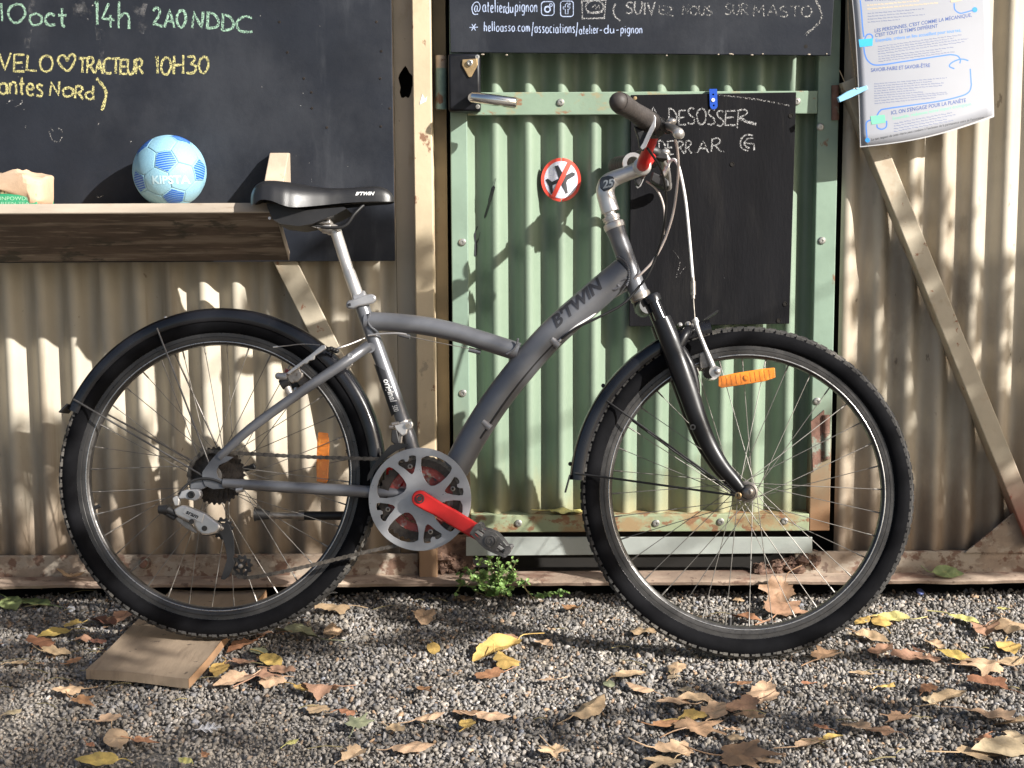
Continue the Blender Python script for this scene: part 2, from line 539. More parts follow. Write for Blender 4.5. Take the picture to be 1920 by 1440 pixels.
TXT('Le non respect', "Le non respect de cette charte peut conduire à l'exclusion de la permanence voire de l'association.", 212, 4.6, 'L')
TXT('BTWIN', "B'TWIN", 1, 1, 'C', .35, .035)
TXT('original', 'original', 1, 1, 'C', .25, .02)
TXT('500', '500', 1, 1, 'C', .2, .01)
TXT('sram', 'sram', 1, 1, 'C', .15, .03)
TXT('25', '25', 1, 1, 'C', .1, .03)
_dg = bpy.context.evaluated_depsgraph_get()
for key, o, cu, width, height, align in _todo:
    me = o.evaluated_get(_dg).to_mesh()
    v = np.array([q.co[:2] for q in me.vertices])
    lo, hi = v.min(0), v.max(0)
    # the cap height, not the descenders, sets the size
    capy = .69
    sx = width / (hi[0] - lo[0])
    sy = height / capy
    vx = (v[:, 0] - lo[0]) * sx
    vy = v[:, 1] * sy
    if align == 'C':
        vx -= width / 2
        vy -= height / 2
    bmt = bmesh.new()
    tv = [bmt.verts.new((a, b, 0)) for a, b in zip(vx, vy)]
    for p in me.polygons:
        try:
            bmt.faces.new([tv[i] for i in p.vertices])
        except ValueError:
            pass
    if key in CURVED:
        for ax_, nn_ in ((0, 48), (1, 10)):
            l0, l1 = (vx.min(), vx.max()) if ax_ == 0 else (vy.min(), vy.max())
            for i in range(1, nn_):
                co = [0, 0, 0]
                no = [0, 0, 0]
                co[ax_] = l0 + (l1 - l0) * i / nn_
                no[ax_] = 1
                bmesh.ops.bisect_plane(bmt, geom=bmt.verts[:] + bmt.edges[:] + bmt.faces[:], plane_co=co, plane_no=no)
    bmt.verts.index_update()
    TX[key] = ([v.co.copy() for v in bmt.verts], [tuple(v.index for v in f.verts) for f in bmt.faces])
    bmt.free()
    _old = ([Vector((a, b, 0)) for a, b in zip(vx, vy)], [tuple(p.vertices) for p in me.polygons])
    o.evaluated_get(_dg).to_mesh_clear()
for key, o, cu, *_ in _todo:
    bpy.data.objects.remove(o)
    bpy.data.curves.remove(cu)
# ================================================================== ground
YD = 0.385                       # front of the door frame
YC = 0.388                       # crests of the cream cladding
YB = 0.335                       # front of the two large blackboards


def X(px, y, py=720):
    return P(px, py, y).x


def Z(py, y, px=960):
    return P(px, py, y).z


def grid_sheet(x0, x1, y0, y1, nx, ny, fz):
    mb = MB()
    vs = [(x0 + (x1 - x0) * i / nx, y0 + (y1 - y0) * j / ny, fz(x0 + (x1 - x0) * i / nx, y0 + (y1 - y0) * j / ny)) for j in range(ny + 1) for i in range(nx + 1)]
    fs = [(j * (nx + 1) + i, j * (nx + 1) + i + 1, (j + 1) * (nx + 1) + i + 1, (j + 1) * (nx + 1) + i) for j in range(ny) for i in range(nx)]
    return mb.add(vs, fs)


M['ground'] = mat('gravelly_soil', (.15, .135, .118), .95, var=.3, vscale=30, bump=.8, bscale=180,
                  layers=[((.25, .225, .195), 120, .5, .1, (1, 1, 1), 6, .8), ((.07, .06, .05), 160, .56, .08, (1, 1, 1), 6, .8)])
gm = MB()
big = [-250, -40, -8, -2.2, 2.2, 8, 40, 250]
gx = [-250, -60, -15, -5, -2.5, 2.5, 5, 15, 60, 250]
gy = [-250, -60, -15, -5, -1.5, 1.0, 5, 15, 60, 250]
gm.add([(x, y, -.011) for y in gy for x in gx], [(j * 10 + i, j * 10 + i + 1, j * 10 + i + 11, j * 10 + i + 10) for j in range(9) for i in range(9)])
tag(link('ground', gm.mesh('ground', M['ground'])), kind='structure')


def soil(x, y):
    """1 where the stones are trodden into dusty soil (front left), 0 in loose gravel"""
    a = min(1, max(0, (-.55 - x - (y + .3) * 1.6) / .5))
    return a


# loose gravel: every stone a small broken block, joined into one mesh
def gravel():
    X0, X1, Y0, Y1 = -2.3, 2.3, -1.4, .50
    st = .0074
    nx, ny = int((X1 - X0) / st), int((Y1 - Y0) / st)
    gxx, gyy = np.meshgrid(np.arange(nx), np.arange(ny))
    px = X0 + (gxx.ravel() + RNG.random(nx * ny)) * st
    py = Y0 + (gyy.ravel() + RNG.random(nx * ny)) * st
    keep = RNG.random(nx * ny) < .86
    keep &= py < .40 + .010 * np.sin(px * 17) + .006 * np.sin(px * 41 + 2) + RNG.normal(0, .008, nx * ny)
    keep &= ~(((np.abs(px) > (py + 3.094) * .333 + .2) | (py < -.85)) & (RNG.random(nx * ny) < .55))
    px, py = px[keep], py[keep]
    n = len(px)
    t = (1 + 5 ** .5) / 2
    ico = np.array([(-1, t, 0), (1, t, 0), (-1, -t, 0), (1, -t, 0), (0, -1, t), (0, 1, t), (0, -1, -t), (0, 1, -t), (t, 0, -1), (t, 0, 1), (-t, 0, -1), (-t, 0, 1)], float)
    ico /= np.linalg.norm(ico[0])
    fc = np.array([(0, 11, 5), (0, 5, 1), (0, 1, 7), (0, 7, 10), (0, 10, 11), (1, 5, 9), (5, 11, 4), (11, 10, 2), (10, 7, 6), (7, 1, 8), (3, 9, 4), (3, 4, 2), (3, 2, 6), (3, 6, 8), (3, 8, 9), (4, 9, 5), (2, 4, 11), (6, 2, 10), (8, 6, 7), (9, 8, 1)])
    sz = np.clip(RNG.lognormal(math.log(.0044), .32, n), .0022, .0088)
    a = np.clip((-.55 - px - (py + .3) * 1.6 + .12 * np.sin(px * 11) + .10 * np.sin(py * 23 + px * 7)) / .5, 0, 1)
    sz *= 1 - .12 * a
    v = ico[None] * (1 + RNG.uniform(-.42, .30, (n, 12, 1)))
    v = v * np.stack([RNG.uniform(.95, 1.45, n), RNG.uniform(.6, .95, n), RNG.uniform(.38, .72, n)], 1)[:, None, :]
    q = RNG.normal(size=(n, 4))
    q[:, 0] += 1.1
    q /= np.linalg.norm(q, axis=1)[:, None]
    w, x, y, z = q.T
    Rm = np.stack([1 - 2 * (y * y + z * z), 2 * (x * y - z * w), 2 * (x * z + y * w), 2 * (x * y + z * w), 1 - 2 * (x * x + z * z), 2 * (y * z - x * w), 2 * (x * z - y * w), 2 * (y * z + x * w), 1 - 2 * (x * x + y * y)], 1).reshape(n, 3, 3)
    yaw = RNG.uniform(0, 2 * math.pi, n)
    Rz = np.zeros((n, 3, 3))
    Rz[:, 0, 0] = np.cos(yaw); Rz[:, 0, 1] = -np.sin(yaw); Rz[:, 1, 0] = np.sin(yaw); Rz[:, 1, 1] = np.cos(yaw); Rz[:, 2, 2] = 1
    v = np.einsum('nij,nkj->nki', Rz @ Rm, v) * sz[:, None, None]
    pz = -.0065 + RNG.uniform(-.002, .0035, n) - .0028 * a + .003 * np.sin(px * 9 + 1) * np.sin(py * 11)
    v += np.stack([px, py, pz], 1)[:, None, :]
    me = bpy.data.meshes.new('gravel')
    me.vertices.add(n * 12)
    me.vertices.foreach_set('co', v.astype(np.float32).ravel())
    f = (fc[None] + (np.arange(n) * 12)[:, None, None]).reshape(-1)
    me.loops.add(len(f))
    me.loops.foreach_set('vertex_index', f.astype(np.int32))
    me.polygons.add(n * 20)
    me.polygons.foreach_set('loop_start', np.arange(0, len(f), 3, dtype=np.int32))
    me.polygons.foreach_set('loop_total', np.full(n * 20, 3, dtype=np.int32))
    me.update(calc_edges=True)
    g = np.clip(RNG.lognormal(math.log(.205), .30, n), .065, .47)
    warm = RNG.normal(0, .035, n)
    c = np.stack([g * (1.09 + warm), g * (.99 + warm * .2), g * (.885 - warm), np.ones(n)], 1)
    tan = RNG.random(n) < .045
    c[tan, :3] *= np.array([1.35, 1.02, .75])
    blue = RNG.random(n) < .07
    c[blue, :3] *= np.array([.82, .88, 1.0])
    dust = np.array([.33, .285, .235])
    c[:, :3] = c[:, :3] * (1 - .4 * a[:, None]) + dust * .4 * a[:, None]
    at = me.attributes.new('stone', 'FLOAT_COLOR', 'POINT')
    at.data.foreach_set('color', np.repeat(c, 12, 0).astype(np.float32).ravel())
    me.materials.append(mat('gravel_stone', (.2, .2, .2), .9, var=.22, vscale=260, attr='stone', bump=.3, bscale=900))
    return tag(link('gravel', me), kind='stuff')


gravel()
sl_ = MB().box((-3, .41, -.05), (3, 2.8, -.007))  # soil blackened to paint in the shade below the ledge
tag(link('shade_black_soil', sl_.mesh('shade_black_soil', M['void'])), kind='structure')

# ================================================================== the container wall
def corrugated(x0, x1, z0, z1, yc, depth, pitch, xc, nz=10, wob=.0012):
    nx = max(4, int((x1 - x0) / (pitch / 18)))
    mb = MB()
    vs = []
    for j in range(nz + 1):
        z = z0 + (z1 - z0) * j / nz
        for i in range(nx + 1):
            x = x0 + (x1 - x0) * i / nx
            ph = 2 * math.pi * (x - xc) / pitch
            c = math.cos(ph)
            prof = .5 - .5 * (1.18 * c - .18 * c ** 3)
            vs.append((x, yc + depth * prof + wob * math.sin(z * 7 + x * 5) * math.sin(x * 31 + z * 3), z))
    fs = [(j * (nx + 1) + i, j * (nx + 1) + i + 1, (j + 1) * (nx + 1) + i + 1, (j + 1) * (nx + 1) + i) for j in range(nz) for i in range(nx)]
    return mb.add(vs, fs)


PITCHX = .0742
cont = thing('container', 'cream painted corrugated steel shipping container with a green door behind the bicycle', 'container', (0, .45, 0))
ztop = 2.55
zrt = Z(1037, .375)              # top of the bottom rail
zlt = Z(1076, .372)              # top of the ledge
xL1, xL2 = X(747, .40), X(781, .355)
xR0 = X(1571, .395)
xcl = X(205, .40)
part('corrugated_panel', corrugated(-3.0, xL1, zlt, ztop, YC, .030, PITCHX, xcl), M['cream_l'], cont, smooth=60,
     label='corrugated panel left of the door with red paint splashes')
part('corrugated_panel', corrugated(xR0, 3.0, zlt, ztop, YC + .004, .026, PITCHX * .96, X(1583, .40)), M['cream_r'], cont, smooth=60,
     label='corrugated panel right of the door, rusty towards its foot')
# narrow flat strip with a torn hole
zh = Z(155, .40)
xh = X(768, .40)
hole = [(xh + .016 * math.cos(a) * (1 + .18 * math.sin(3 * a + 1) + .1 * math.sin(7 * a)), .402, zh + .034 * math.sin(a) * (1 + .14 * math.sin(5 * a))) for a in [i * math.pi / 10 for i in range(20)]]
part('flat_strip', MB().plate([(xL1, .402, zlt), (xL2 + .01, .402, zlt), (xL2 + .01, .402, ztop), (xL1, .402, ztop)], [hole], (0, .003, 0)), M['cream'], cont, smooth=None)
# post beside the door
xp1, xp2 = X(781, .352), X(816, .352)
zp0 = Z(1088, .33)
part('post', MB().box((xp1, .352, zp0), (xp2, .43, ztop)), M['post'], cont, smooth=30, bev=.003)
part('jamb', MB().box((xp2 + .0005, .425, zp0), (X(842, .42), .47, ztop)), M['jamb'], cont, smooth=None)
sk = MB()
qs = [(788, 190), (792, 176), (797, 186), (801, 180), (799, 190), (787, 196)]
sk.prism([P(a, b, .3515) for a, b in qs], (0, -.0006, 0))
part('sticker_scrap', sk, M['wht'], cont, smooth=None)
# bottom rail and ledge
xa, xb = X(800, .372), X(1497, .372)
part('bottom_rail', MB().box((-3, .372, zlt - .004), (xp1 - .002, .384, zrt)), M['rail_rust'], cont, smooth=None, bev=.003)
part('bottom_rail', MB().box((xb, .372, zlt - .004), (3, .384, zrt)), M['rail_rust'], cont, smooth=None, bev=.003)
lip = Z(1099, .316)
lg = MB()
nx = 150
prof = lambda x: .0007 * math.sin(x * 23) + .0006 * math.sin(x * 61 + 1) + .0006 * math.sin(x * 131)
vs = []
for i in range(nx + 1):
    x = -3 + 6 * i / nx
    dz = prof(x)
    vs += [(x, .40, zlt - .001), (x, .345, zlt - .0015 + dz * .4), (x, .318, zlt - .004 + dz), (x, .314, (zlt + lip) / 2 + dz), (x, .317, lip + dz), (x, .40, lip + .003)]
fs = []
for i in range(nx):
    for k in range(5):
        fs.append((i * 6 + k, i * 6 + k + 1, (i + 1) * 6 + k + 1, (i + 1) * 6 + k))
part('ledge', MB().add(vs, fs), M['ledge'], cont, smooth=40)
# dark body behind the cladding (the inside is not seen)
bd = MB()
bd.box((-3, .475, .03), (3, 2.85, ztop + .02))
bd.box((-3, .405, .030), (3, .475, zlt - .012))
bd.box((-3, .385, ztop), (3, .475, ztop + .04))
part('body', bd, M['void'], cont, smooth=None)
# bolt with washer on the rail
bc = P(272, 1055, .372)
bt = MB().lathe(bc, (0, -1, 0), [(0, 0), (.015, 0), (.015, .003), (.0085, .0035), (.0085, .022), (.006, .024), (0, .024)], 14)
part('rail_bolt', bt, M['hinge'], cont)


def angle_bar(p0, p1, w, y0, y1, th=.006, side=-1):
    """steel angle lying on the wall from p0 to p1 (x,z): a front flange and a flange back to the wall"""
    a, b = Vector((p0[0], 0, p0[1])), Vector((p1[0], 0, p1[1]))
    d = (b - a).normalized()
    nn = Vector((-d.z, 0, d.x)) * (w / 2)
    mb = MB()
    k = [a + nn, a - nn, b - nn, b + nn]
    mb.prism([Vector((q.x, y0, q.z)) for q in k], (0, th, 0))
    s = nn.normalized() * side
    e0, e1 = a + nn * side, b + nn * side
    q = [e0, e0 - s * th, e1 - s * th, e1]
    mb.prism([Vector((c.x, y0 + th + .0005, c.z)) for c in q], (0, y1 - y0 - th, 0))
    return mb


def pz(px, py, y):
    v = P(px, py, y)
    return (v.x, v.z)


part('brace', angle_bar(pz(1596, 148, .335), pz(1948, 1018, .335), .041, .345, .405, side=-1), M['brace'], cont, smooth=None, bev=.002,
     label='long diagonal brace right of the door')
part('brace', angle_bar(pz(515, 452, .345), pz(690, 800, .345), .048, .345, .405, side=-1), M['brace'], cont, smooth=None, bev=.002,
     label='diagonal brace under the large blackboard')
gp = [pz(1808, 1036, .370), pz(1898, 962, .370), pz(1990, 900, .370), pz(1990, 1036, .370)]
part('gusset_plate', MB().prism([(a, .366, b) for a, b in gp], (0, .005, 0)), M['rail_rust'], cont, smooth=None, bev=.001)
# crumbling rust where the rail ends below the door, and on the foot of the post


def crust(name, x0, x1, z0, z1, y, n, seed):
    r = random.Random(seed)
    mb = MB()
    for i in range(n):
        u = r.random()
        x = x0 + (x1 - x0) * u
        z = z0 + (z1 - z0) * r.random() * (.25 + .75 * u)
        s = r.uniform(.004, .012)
        t = MB().ball((x, y + r.uniform(-.012, .012), z), s, 4, (r.uniform(.8, 1.7), 1, r.uniform(.5, 1.1)))
        t.v = [v + Vector((r.uniform(-1, 1), r.uniform(-1, 1), r.uniform(-1, 1))) * s * .35 for v in t.v]
        mb.add(t.v, t.f)
    o = part(name, mb, M['crust'], cont, smooth=None)
    return o


crust('rust_crust', X(1425, .36), X(1540, .36), zlt, Z(1044, .36), .378, 110, 3)
crust('rust_crust', X(880, .375), X(816, .375), zlt, Z(1030, .375), .392, 120, 5)
part('sill_end', MB().box((X(816, .39), .394, zlt - .003), (X(884, .39), .404, Z(1003, .39))), M['crust'], cont, smooth=None)

# ------------------------------------------------------------------ the green door
xd0, xd1 = X(849, YD), X(1566, YD, 500)
zd0, zd1 = Z(998, YD), 2.35
dy1 = YD + .058
xi0, xi1 = X(880, YD), X(1527, YD, 500)
door = part('door', corrugated(xi0, xi1, Z(968, YD), zd1 - .05, YD + .016, .036, PITCHX, X(931, .40)), M['green'], cont, smooth=60,
            label='green corrugated door in a rusty frame')


def dpart(name, mb, m, smooth=35, bev=0., **k):
    return part(name, mb, m, door, smooth=smooth, bev=bev, **k)


dpart('stile', MB().box((xd0, YD, zd0), (xi0, dy1, zd1)), M['green_f'], None, .002)
dpart('stile', MB().box((xi1, YD - .001, zd0), (xd1, dy1, zd1)), M['green_f'], None, .002)
dpart('mid_rail', MB().box((xi0 + .0006, YD - .002, Z(216, YD)), (xi1 - .0006, YD + .010, Z(173, YD))), M['green_rail'], None, .002)
dpart('bottom_rail', MB().box((xi0 + .0006, YD - .0015, zd0), (xi1 - .0006, dy1, Z(966, YD))), M['green_bot'], None, .002)
dpart('top_rail', MB().box((xi0 + .0006, YD + .001, zd1 - .09), (xi1 - .0006, dy1, zd1)), M['green_f'], None, .002)
kp = [pz(874, 1006, .372), pz(874, 1041, .372), pz(1522, 1036, .372), pz(1522, 1006, .372)]
dpart('kick_plate', MB().prism([(a, .366, b) for a, b in kp], (0, .004, 0)), M['alu'], None, .0008)
for (a, b, y) in [(1051, 192, YD - .002), (1494, 190, YD - .002), (867, 454, YD), (868, 737, YD), (972, 981, YD - .0015), (1230, 981, YD - .0015), (1351, 978, YD - .0015), (1471, 977, YD - .0015),
                  (1541, 451, YD - .001), (1532, 752, YD - .001), (1538, 238, YD - .001)]:
    c = P(a, b, y)
    dpart('screw', MB().lathe(c, (0, -1, 0), [(.0085, 0), (.0085, .002), (.0065, .004), (.003, .0045), (.003, .0025), (0, .0025)], 12), M['screw'])
# lock case, key plate and lever
lx0, lx1, lz0, lz1 = X(846, .335), X(905, .335), Z(209, .335), Z(100, .335)
dpart('lock_case', MB().box((lx0, .332, lz0), (lx1, YD - .001, lz1)), M['lock'], 40, .006)
c = P(881, 124, .332)
pl = [(c.x - .0165, c.z + .014), (c.x + .0165, c.z + .016), (c.x + .0175, c.z + .002), (c.x + .003, c.z - .024), (c.x - .003, c.z - .024), (c.x - .0175, c.z + .002)]
dpart('key_plate', MB().prism([(a, .328, b) for a, b in pl], (0, .0045, 0)), M['brass'], None, .0015)
dpart('lock_cylinder', MB().lathe(P(881, 118, .327), (0, -1, 0), [(.0065, -.002), (.0065, .004), (.0045, .005), (.0035, .002), (0, .002)], 16), M['screw'])
for (a, b) in [(895, 107), (896, 200)]:
    dpart('screw', MB().lathe(P(a, b, .332), (0, -1, 0), [(.005, 0), (.005, .0015), (.002, .002), (.002, .0005), (0, .0005)], 12), M['screw'])
h0, h1 = P(884, 182, .285), P(966, 193, .280)
hb = MB().tube([h0 - (h1 - h0) * .02, h0, h0 + (h1 - h0) * .5, h1, h1 + (h1 - h0) * .03], [.008, .0115, .012, .0115, .0085], 20, flat=.85)
hb.tube([P(886, 183, .29), P(886, 183, .334)], .010, 16)
dpart('handle', hb, M['chrome'], 60)
# hinges
for (a, b, c_, mname) in [(827, 104, 128, 'hinge_c'), (827, 128, 205, 'hinge_t'), (1549, 778, 812, 'hinge'), (1550, 813, 860, 'hinge'), (1566, 160, 200, 'hinge'), (1566, 200, 225, 'hinge')]:
    p0, p1 = P(a, b, YD - .004), P(a, c_, YD - .004)
    dpart('hinge_knuckle', MB().tube([p0, p1], .0125 if a < 900 else .0085, 14), M[mname])
hp = [pz(1520, 790, YD), pz(1545, 768, YD), pz(1545, 862, YD), pz(1524, 885, YD)]
dpart('hinge_leaf', MB().prism([(a, YD - .004, b) for a, b in hp], (0, .003, 0)), M['hinge'], None)
# drips and scratches of black paint on the door
for pts, w in [([(930, 334), (925, 352), (917, 380), (908, 410)], [.0006, .0042, .0025, .0004]), ([(895, 425), (890, 440), (892, 460), (891, 482)], [.001, .002, .003, .001]), ([(900, 436), (896, 450), (891, 462)], [.0004, .0014, .001])]:
    pp = spline([P(a, b, YD + .0145 + .004) for a, b in pts], 5)
    mb = MB()
    ww = [w[min(len(w) - 1, int(i / (len(pp) - 1) * (len(w) - 1)))] for i in range(len(pp))]
    vs = []
    for q, h in zip(pp, ww):
        ph = 2 * math.pi * (q.x - X(931, .40)) / PITCHX
        for s in (-1, 1):
            xx = q.x + s * h
            cc = math.cos(2 * math.pi * (xx - X(931, .40)) / PITCHX)
            vs.append((xx, YD + .016 + .036 * (.5 - .5 * (1.18 * cc - .18 * cc ** 3)) - .002, q.z))
    mb.add(vs, [(2 * i, 2 * i + 1, 2 * i + 3, 2 * i + 2) for i in range(len(pp) - 1)])
    dpart('paint_drip', mb, M['darkprint'], None)
# ================================================================== handwriting: single-stroke letters
C_ = lambda *p: ('c', p)
S_ = lambda *p: ('s', p)
O_ = C_((.5, 1), (.15, .85), (0, .5), (.15, .12), (.45, 0), (.8, .15), (.92, .5), (.8, .88), (.45, 1.0))
o_ = C_((.5, .62), (.12, .5), (.02, .28), (.2, .02), (.5, 0), (.78, .15), (.78, .45), (.5, .62))
GL = {
    'A': (.85, [S_((0, 0), (.45, 1), (.85, 0)), S_((.15, .38), (.72, .36))]),
    'C': (.85, [C_((.85, .9), (.5, 1), (.1, .75), (0, .4), (.2, .05), (.6, 0), (.9, .05))]),
    'D': (.85, [S_((.1, 1), (.05, 0)), C_((0, 1), (.5, .92), (.85, .55), (.7, .15), (.02, 0))]),
    'E': (.7, [S_((.75, 1), (.05, .97), (.0, 0), (.75, .03)), S_((.02, .5), (.6, .54))]),
    'F': (.6, [S_((.7, 1), (.05, .97), (0, 0)), S_((.03, .55), (.55, .57))]),
    'G': (.9, [C_((.85, .85), (.5, 1), (.1, .75), (0, .35), (.3, 0), (.8, .1), (.85, .45)), S_((.5, .45), (.9, .45))]),
    'H': (.8, [S_((.05, 1.05), (0, 0)), S_((.75, 1.1), (.72, .05)), S_((0, .5), (.75, .55))]),
    'I': (.15, [S_((.06, 1), (.08, 0))]),
    'L': (.7, [S_((.08, 1), (0, .03), (.7, .0))]),
    'M': (1.1, [S_((0, 0), (.15, 1), (.5, .35), (.9, 1.05), (1.0, 0))]),
    'N': (.8, [S_((.0, 0), (.08, 1), (.68, .05), (.75, 1.08))]),
    'O': (.92, [O_]),
    'P': (.75, [S_((.08, 1), (0, -.15)), C_((0, .95), (.5, 1), (.75, .75), (.5, .5), (.02, .42))]),
    'R': (.8, [S_((.08, 1), (0, 0)), C_((0, .95), (.5, 1), (.72, .78), (.45, .52), (.04, .45)), S_((.3, .48), (.82, 0))]),
    'S': (.7, [C_((.7, .92), (.35, 1), (.05, .8), (.25, .55), (.62, .4), (.65, .12), (.3, 0), (0, .08))]),
    'T': (.8, [S_((0, .96), (.85, 1)), S_((.42, .97), (.4, 0))]),
    'U': (.8, [C_((.05, 1), (0, .4), (.2, .03), (.55, .05), (.75, .5), (.78, 1)), ]),
    'V': (.8, [S_((0, 1), (.4, 0), (.8, 1.1))]),
    'Z': (.75, [S_((.05, .97), (.7, 1), (0, .02), (.75, 0))]),
    '0': (.75, [C_((.4, 1), (.1, .8), (0, .4), (.2, .03), (.5, .04), (.75, .45), (.65, .9), (.38, 1))]),
    '1': (.2, [S_((.0, .85), (.12, 1), (.14, 0))]),
    '2': (.8, [C_((.05, .8), (.3, 1), (.6, .85), (.5, .55), (.05, .08)), S_((.05, .08), (.3, .12), (.85, .0))]),
    '3': (.7, [C_((.05, .95), (.5, 1), (.62, .8), (.3, .55)), C_((.3, .55), (.68, .42), (.62, .1), (.2, .0), (0, .1))]),
    '4': (.75, [S_((.4, 1), (0, .3), (.75, .28)), S_((.5, .5), (.52, -.08))]),
    'a': (.8, [o_, C_((.74, .6), (.74, .2), (.9, .0))]),
    'b': (.75, [S_((.05, 1.05), (0, .05)), C_((.03, .45), (.4, .6), (.75, .35), (.5, .02), (.02, .05))]),
    'c': (.65, [C_((.62, .55), (.3, .62), (.03, .35), (.2, .03), (.65, .06))]),
    'd': (.8, [o_, S_((.78, 1.1), (.8, .0))]),
    'e': (.7, [C_((.05, .3), (.6, .36), (.5, .6), (.15, .55), (.02, .25), (.25, .0), (.68, .08))]),
    'g': (.8, [o_, C_((.76, .6), (.74, 0), (.55, -.35), (.1, -.3))]),
    'h': (.7, [S_((.05, 1.1), (0, 0)), C_((.02, .4), (.35, .62), (.6, .5), (.65, 0))]),
    'i': (.2, [S_((.08, .6), (.1, 0)), S_((.1, .82), (.12, .86))]),
    'l': (.2, [S_((.06, 1.1), (.1, 0))]),
    'm': (1.05, [S_((.03, .6), (0, 0)), C_((.02, .4), (.25, .6), (.45, .5), (.48, 0)), C_((.48, .4), (.75, .62), (.95, .45), (1.0, 0))]),
    'n': (.7, [S_((.03, .6), (0, 0)), C_((.02, .4), (.35, .62), (.6, .5), (.65, 0))]),
    'o': (.8, [o_]),
    'p': (.75, [S_((.05, .6), (0, -.4)), C_((.03, .5), (.4, .65), (.75, .4), (.5, .02), (.02, .08))]),
    'r': (.5, [S_((.03, .6), (.02, 0)), C_((.02, .38), (.2, .58), (.5, .58))]),
    's': (.6, [C_((.58, .55), (.3, .62), (.08, .47), (.5, .25), (.45, .03), (.0, .04))]),
    't': (.5, [S_((.25, .95), (.22, .1), (.4, .0)), S_((0, .58), (.52, .6))]),
    'u': (.75, [C_((.02, .6), (.03, .15), (.3, .0), (.62, .2), (.65, .6)), S_((.66, .6), (.72, 0))]),
    '/': (.45, [S_((.45, 1.1), (0, -.35))]),
    '-': (.5, [S_((.05, .33), (.5, .36))]),
    '.': (.2, [S_((.05, .03), (.1, .06))]),
    '(': (.4, [C_((.4, 1.2), (.08, .8), (.02, .3), (.3, -.25))]),
    ')': (.4, [C_((.0, 1.15), (.35, .7), (.38, .2), (.1, -.35))]),
    '@': (1.1, [C_((.72, .3), (.5, .2), (.35, .4), (.5, .65), (.72, .6), (.7, .3), (.9, .25), (1.05, .6), (.8, .95), (.35, .9), (.05, .5), (.25, .0), (.8, .0))]),
    '*': (.8, [S_((0, .45), (.8, .5)), S_((.2, .05), (.6, .9)), S_((.25, .9), (.6, .05))]),
    ' ': (.45, []),
}


class Chalk:
    """strokes of chalk in pixels of the photograph, laid as thin raised ribbons on the plane y"""

    def __init__(s, y, w):
        s.y, s.w, s.mb, s.n = y, w, MB(), 0
        s.words = [('', s.mb)]
        s.r = random.Random(4)

    def stroke(s, pts, w=None):
        w = w or s.w
        q = [P(a, b, s.y) for a, b in pts]
        n = len(q)
        if n < 2:
            return
        s.n += 1
        lift = .0003 + 1.5e-5 * (s.n % 30)
        vs, fs = [], []
        for i in range(n):
            t = (q[min(i + 1, n - 1)] - q[max(i - 1, 0)])
            t.y = 0
            if t.length < 1e-9:
                t = Vector((1, 0, 0))
            t.normalize()
            nn = Vector((-t.z, 0, t.x)) * (w / 2 * s.r.uniform(.62, 1.05))
            vs += [q[i] + nn, q[i] - nn]
        for i in range(n - 1):
            fs.append((2 * i, 2 * i + 1, 2 * i + 3, 2 * i + 2))
        s.mb.add([(v.x, s.y - lift, v.z) for v in vs], fs)

    def curve(s, pts, w=None, sub=5):
        q = spline([(a, b, 0) for a, b in pts], sub)
        s.stroke([(v.x, v.y) for v in q], w)

    def word(s, txt, x0, x1, yb0, yb1, cap, w=None, jit=.05, slant=.0, gap=.22):
        tot = sum(GL[c][0] + gap for c in txt) - gap
        keep, s.mb = s.mb, MB()
        s.words.append((txt, s.mb))
        k = (x1 - x0) / tot
        cx = 0
        for c in txt:
            gw, st = GL[c]
            oy = s.r.uniform(-jit, jit) * cap
            sc = 1 + s.r.uniform(-jit, jit)
            for kind, pts in st:
                q = []
                for (u, v) in pts:
                    xx = x0 + (cx + u + slant * v) * k + s.r.uniform(-jit, jit) * .35 * k
                    base = yb0 + (yb1 - yb0) * (xx - x0) / max(1, x1 - x0)
                    q.append((xx, base - v * cap * sc + oy + s.r.uniform(-jit, jit) * .3 * cap))
                if kind == 'c':
                    s.curve(q, w)
                else:
                    q2 = []
                    for i in range(len(q) - 1):
                        for h in range(3):
                            q2.append((q[i][0] + (q[i + 1][0] - q[i][0]) * h / 3, q[i][1] + (q[i + 1][1] - q[i][1]) * h / 3))
                    q2.append(q[-1])
                    s.stroke(q2, w)
            cx += gw + gap
        s.mb = keep
        return s


def lettering(parent, ch, m, label, off=0.):
    for txt, mb in ch.words:          # every word its own part, the loose marks together
        if mb.f:
            part('lettering' if txt else 'chalk_mark', mb, m, parent, smooth=None, label=label, kind=None if txt else 'stuff')


# ------------------------------------------------------------------ large blackboard on the left
xb1 = X(744, YB)
zb0 = Z(491.5, YB, 300)
bb = thing('blackboard', 'large black painted blackboard with green and yellow chalk writing, left of the door', 'blackboard', (xb1 - .6, YB, zb0))
part('board_panel', MB().box((-2.1, YB, zb0), (xb1, YB + .012, 2.0)), [M['board']], bb, smooth=None, bev=.0012)
bt = MB()
bt.box((xb1 - .04, YB + .0125, zb0 + .02), (xb1 - .005, .3985, 2.0))
bt.box((-2.1, YB + .0125, zb0 + .02), (xb1 - .045, .383, zb0 + .06))
part('batten', bt, M['wood_dark'], bb, smooth=None)
ch = Chalk(YB, .0062)
ch.word('10', -2, 47, 40, 41, 34).word('oct', 55, 124, 46, 50, 36).word('14h', 178, 244, 48, 54, 44).word('2A0', 286, 348, 48, 52, 34).word('NDD', 361, 438, 52, 58, 30).word('C', 444, 472, 60, 62, 28)
lettering(bb, ch, M['ch_green'], 'green chalk line reading 10 oct 14h 2A0 NDDC')
ch = Chalk(YB, .0058)
ch.word('VELO', -1, 99, 132, 134, 31).word('TRACTEUR', 148, 268, 136, 140, 28, gap=.12).word('10H30', 292, 391, 139, 138, 32)
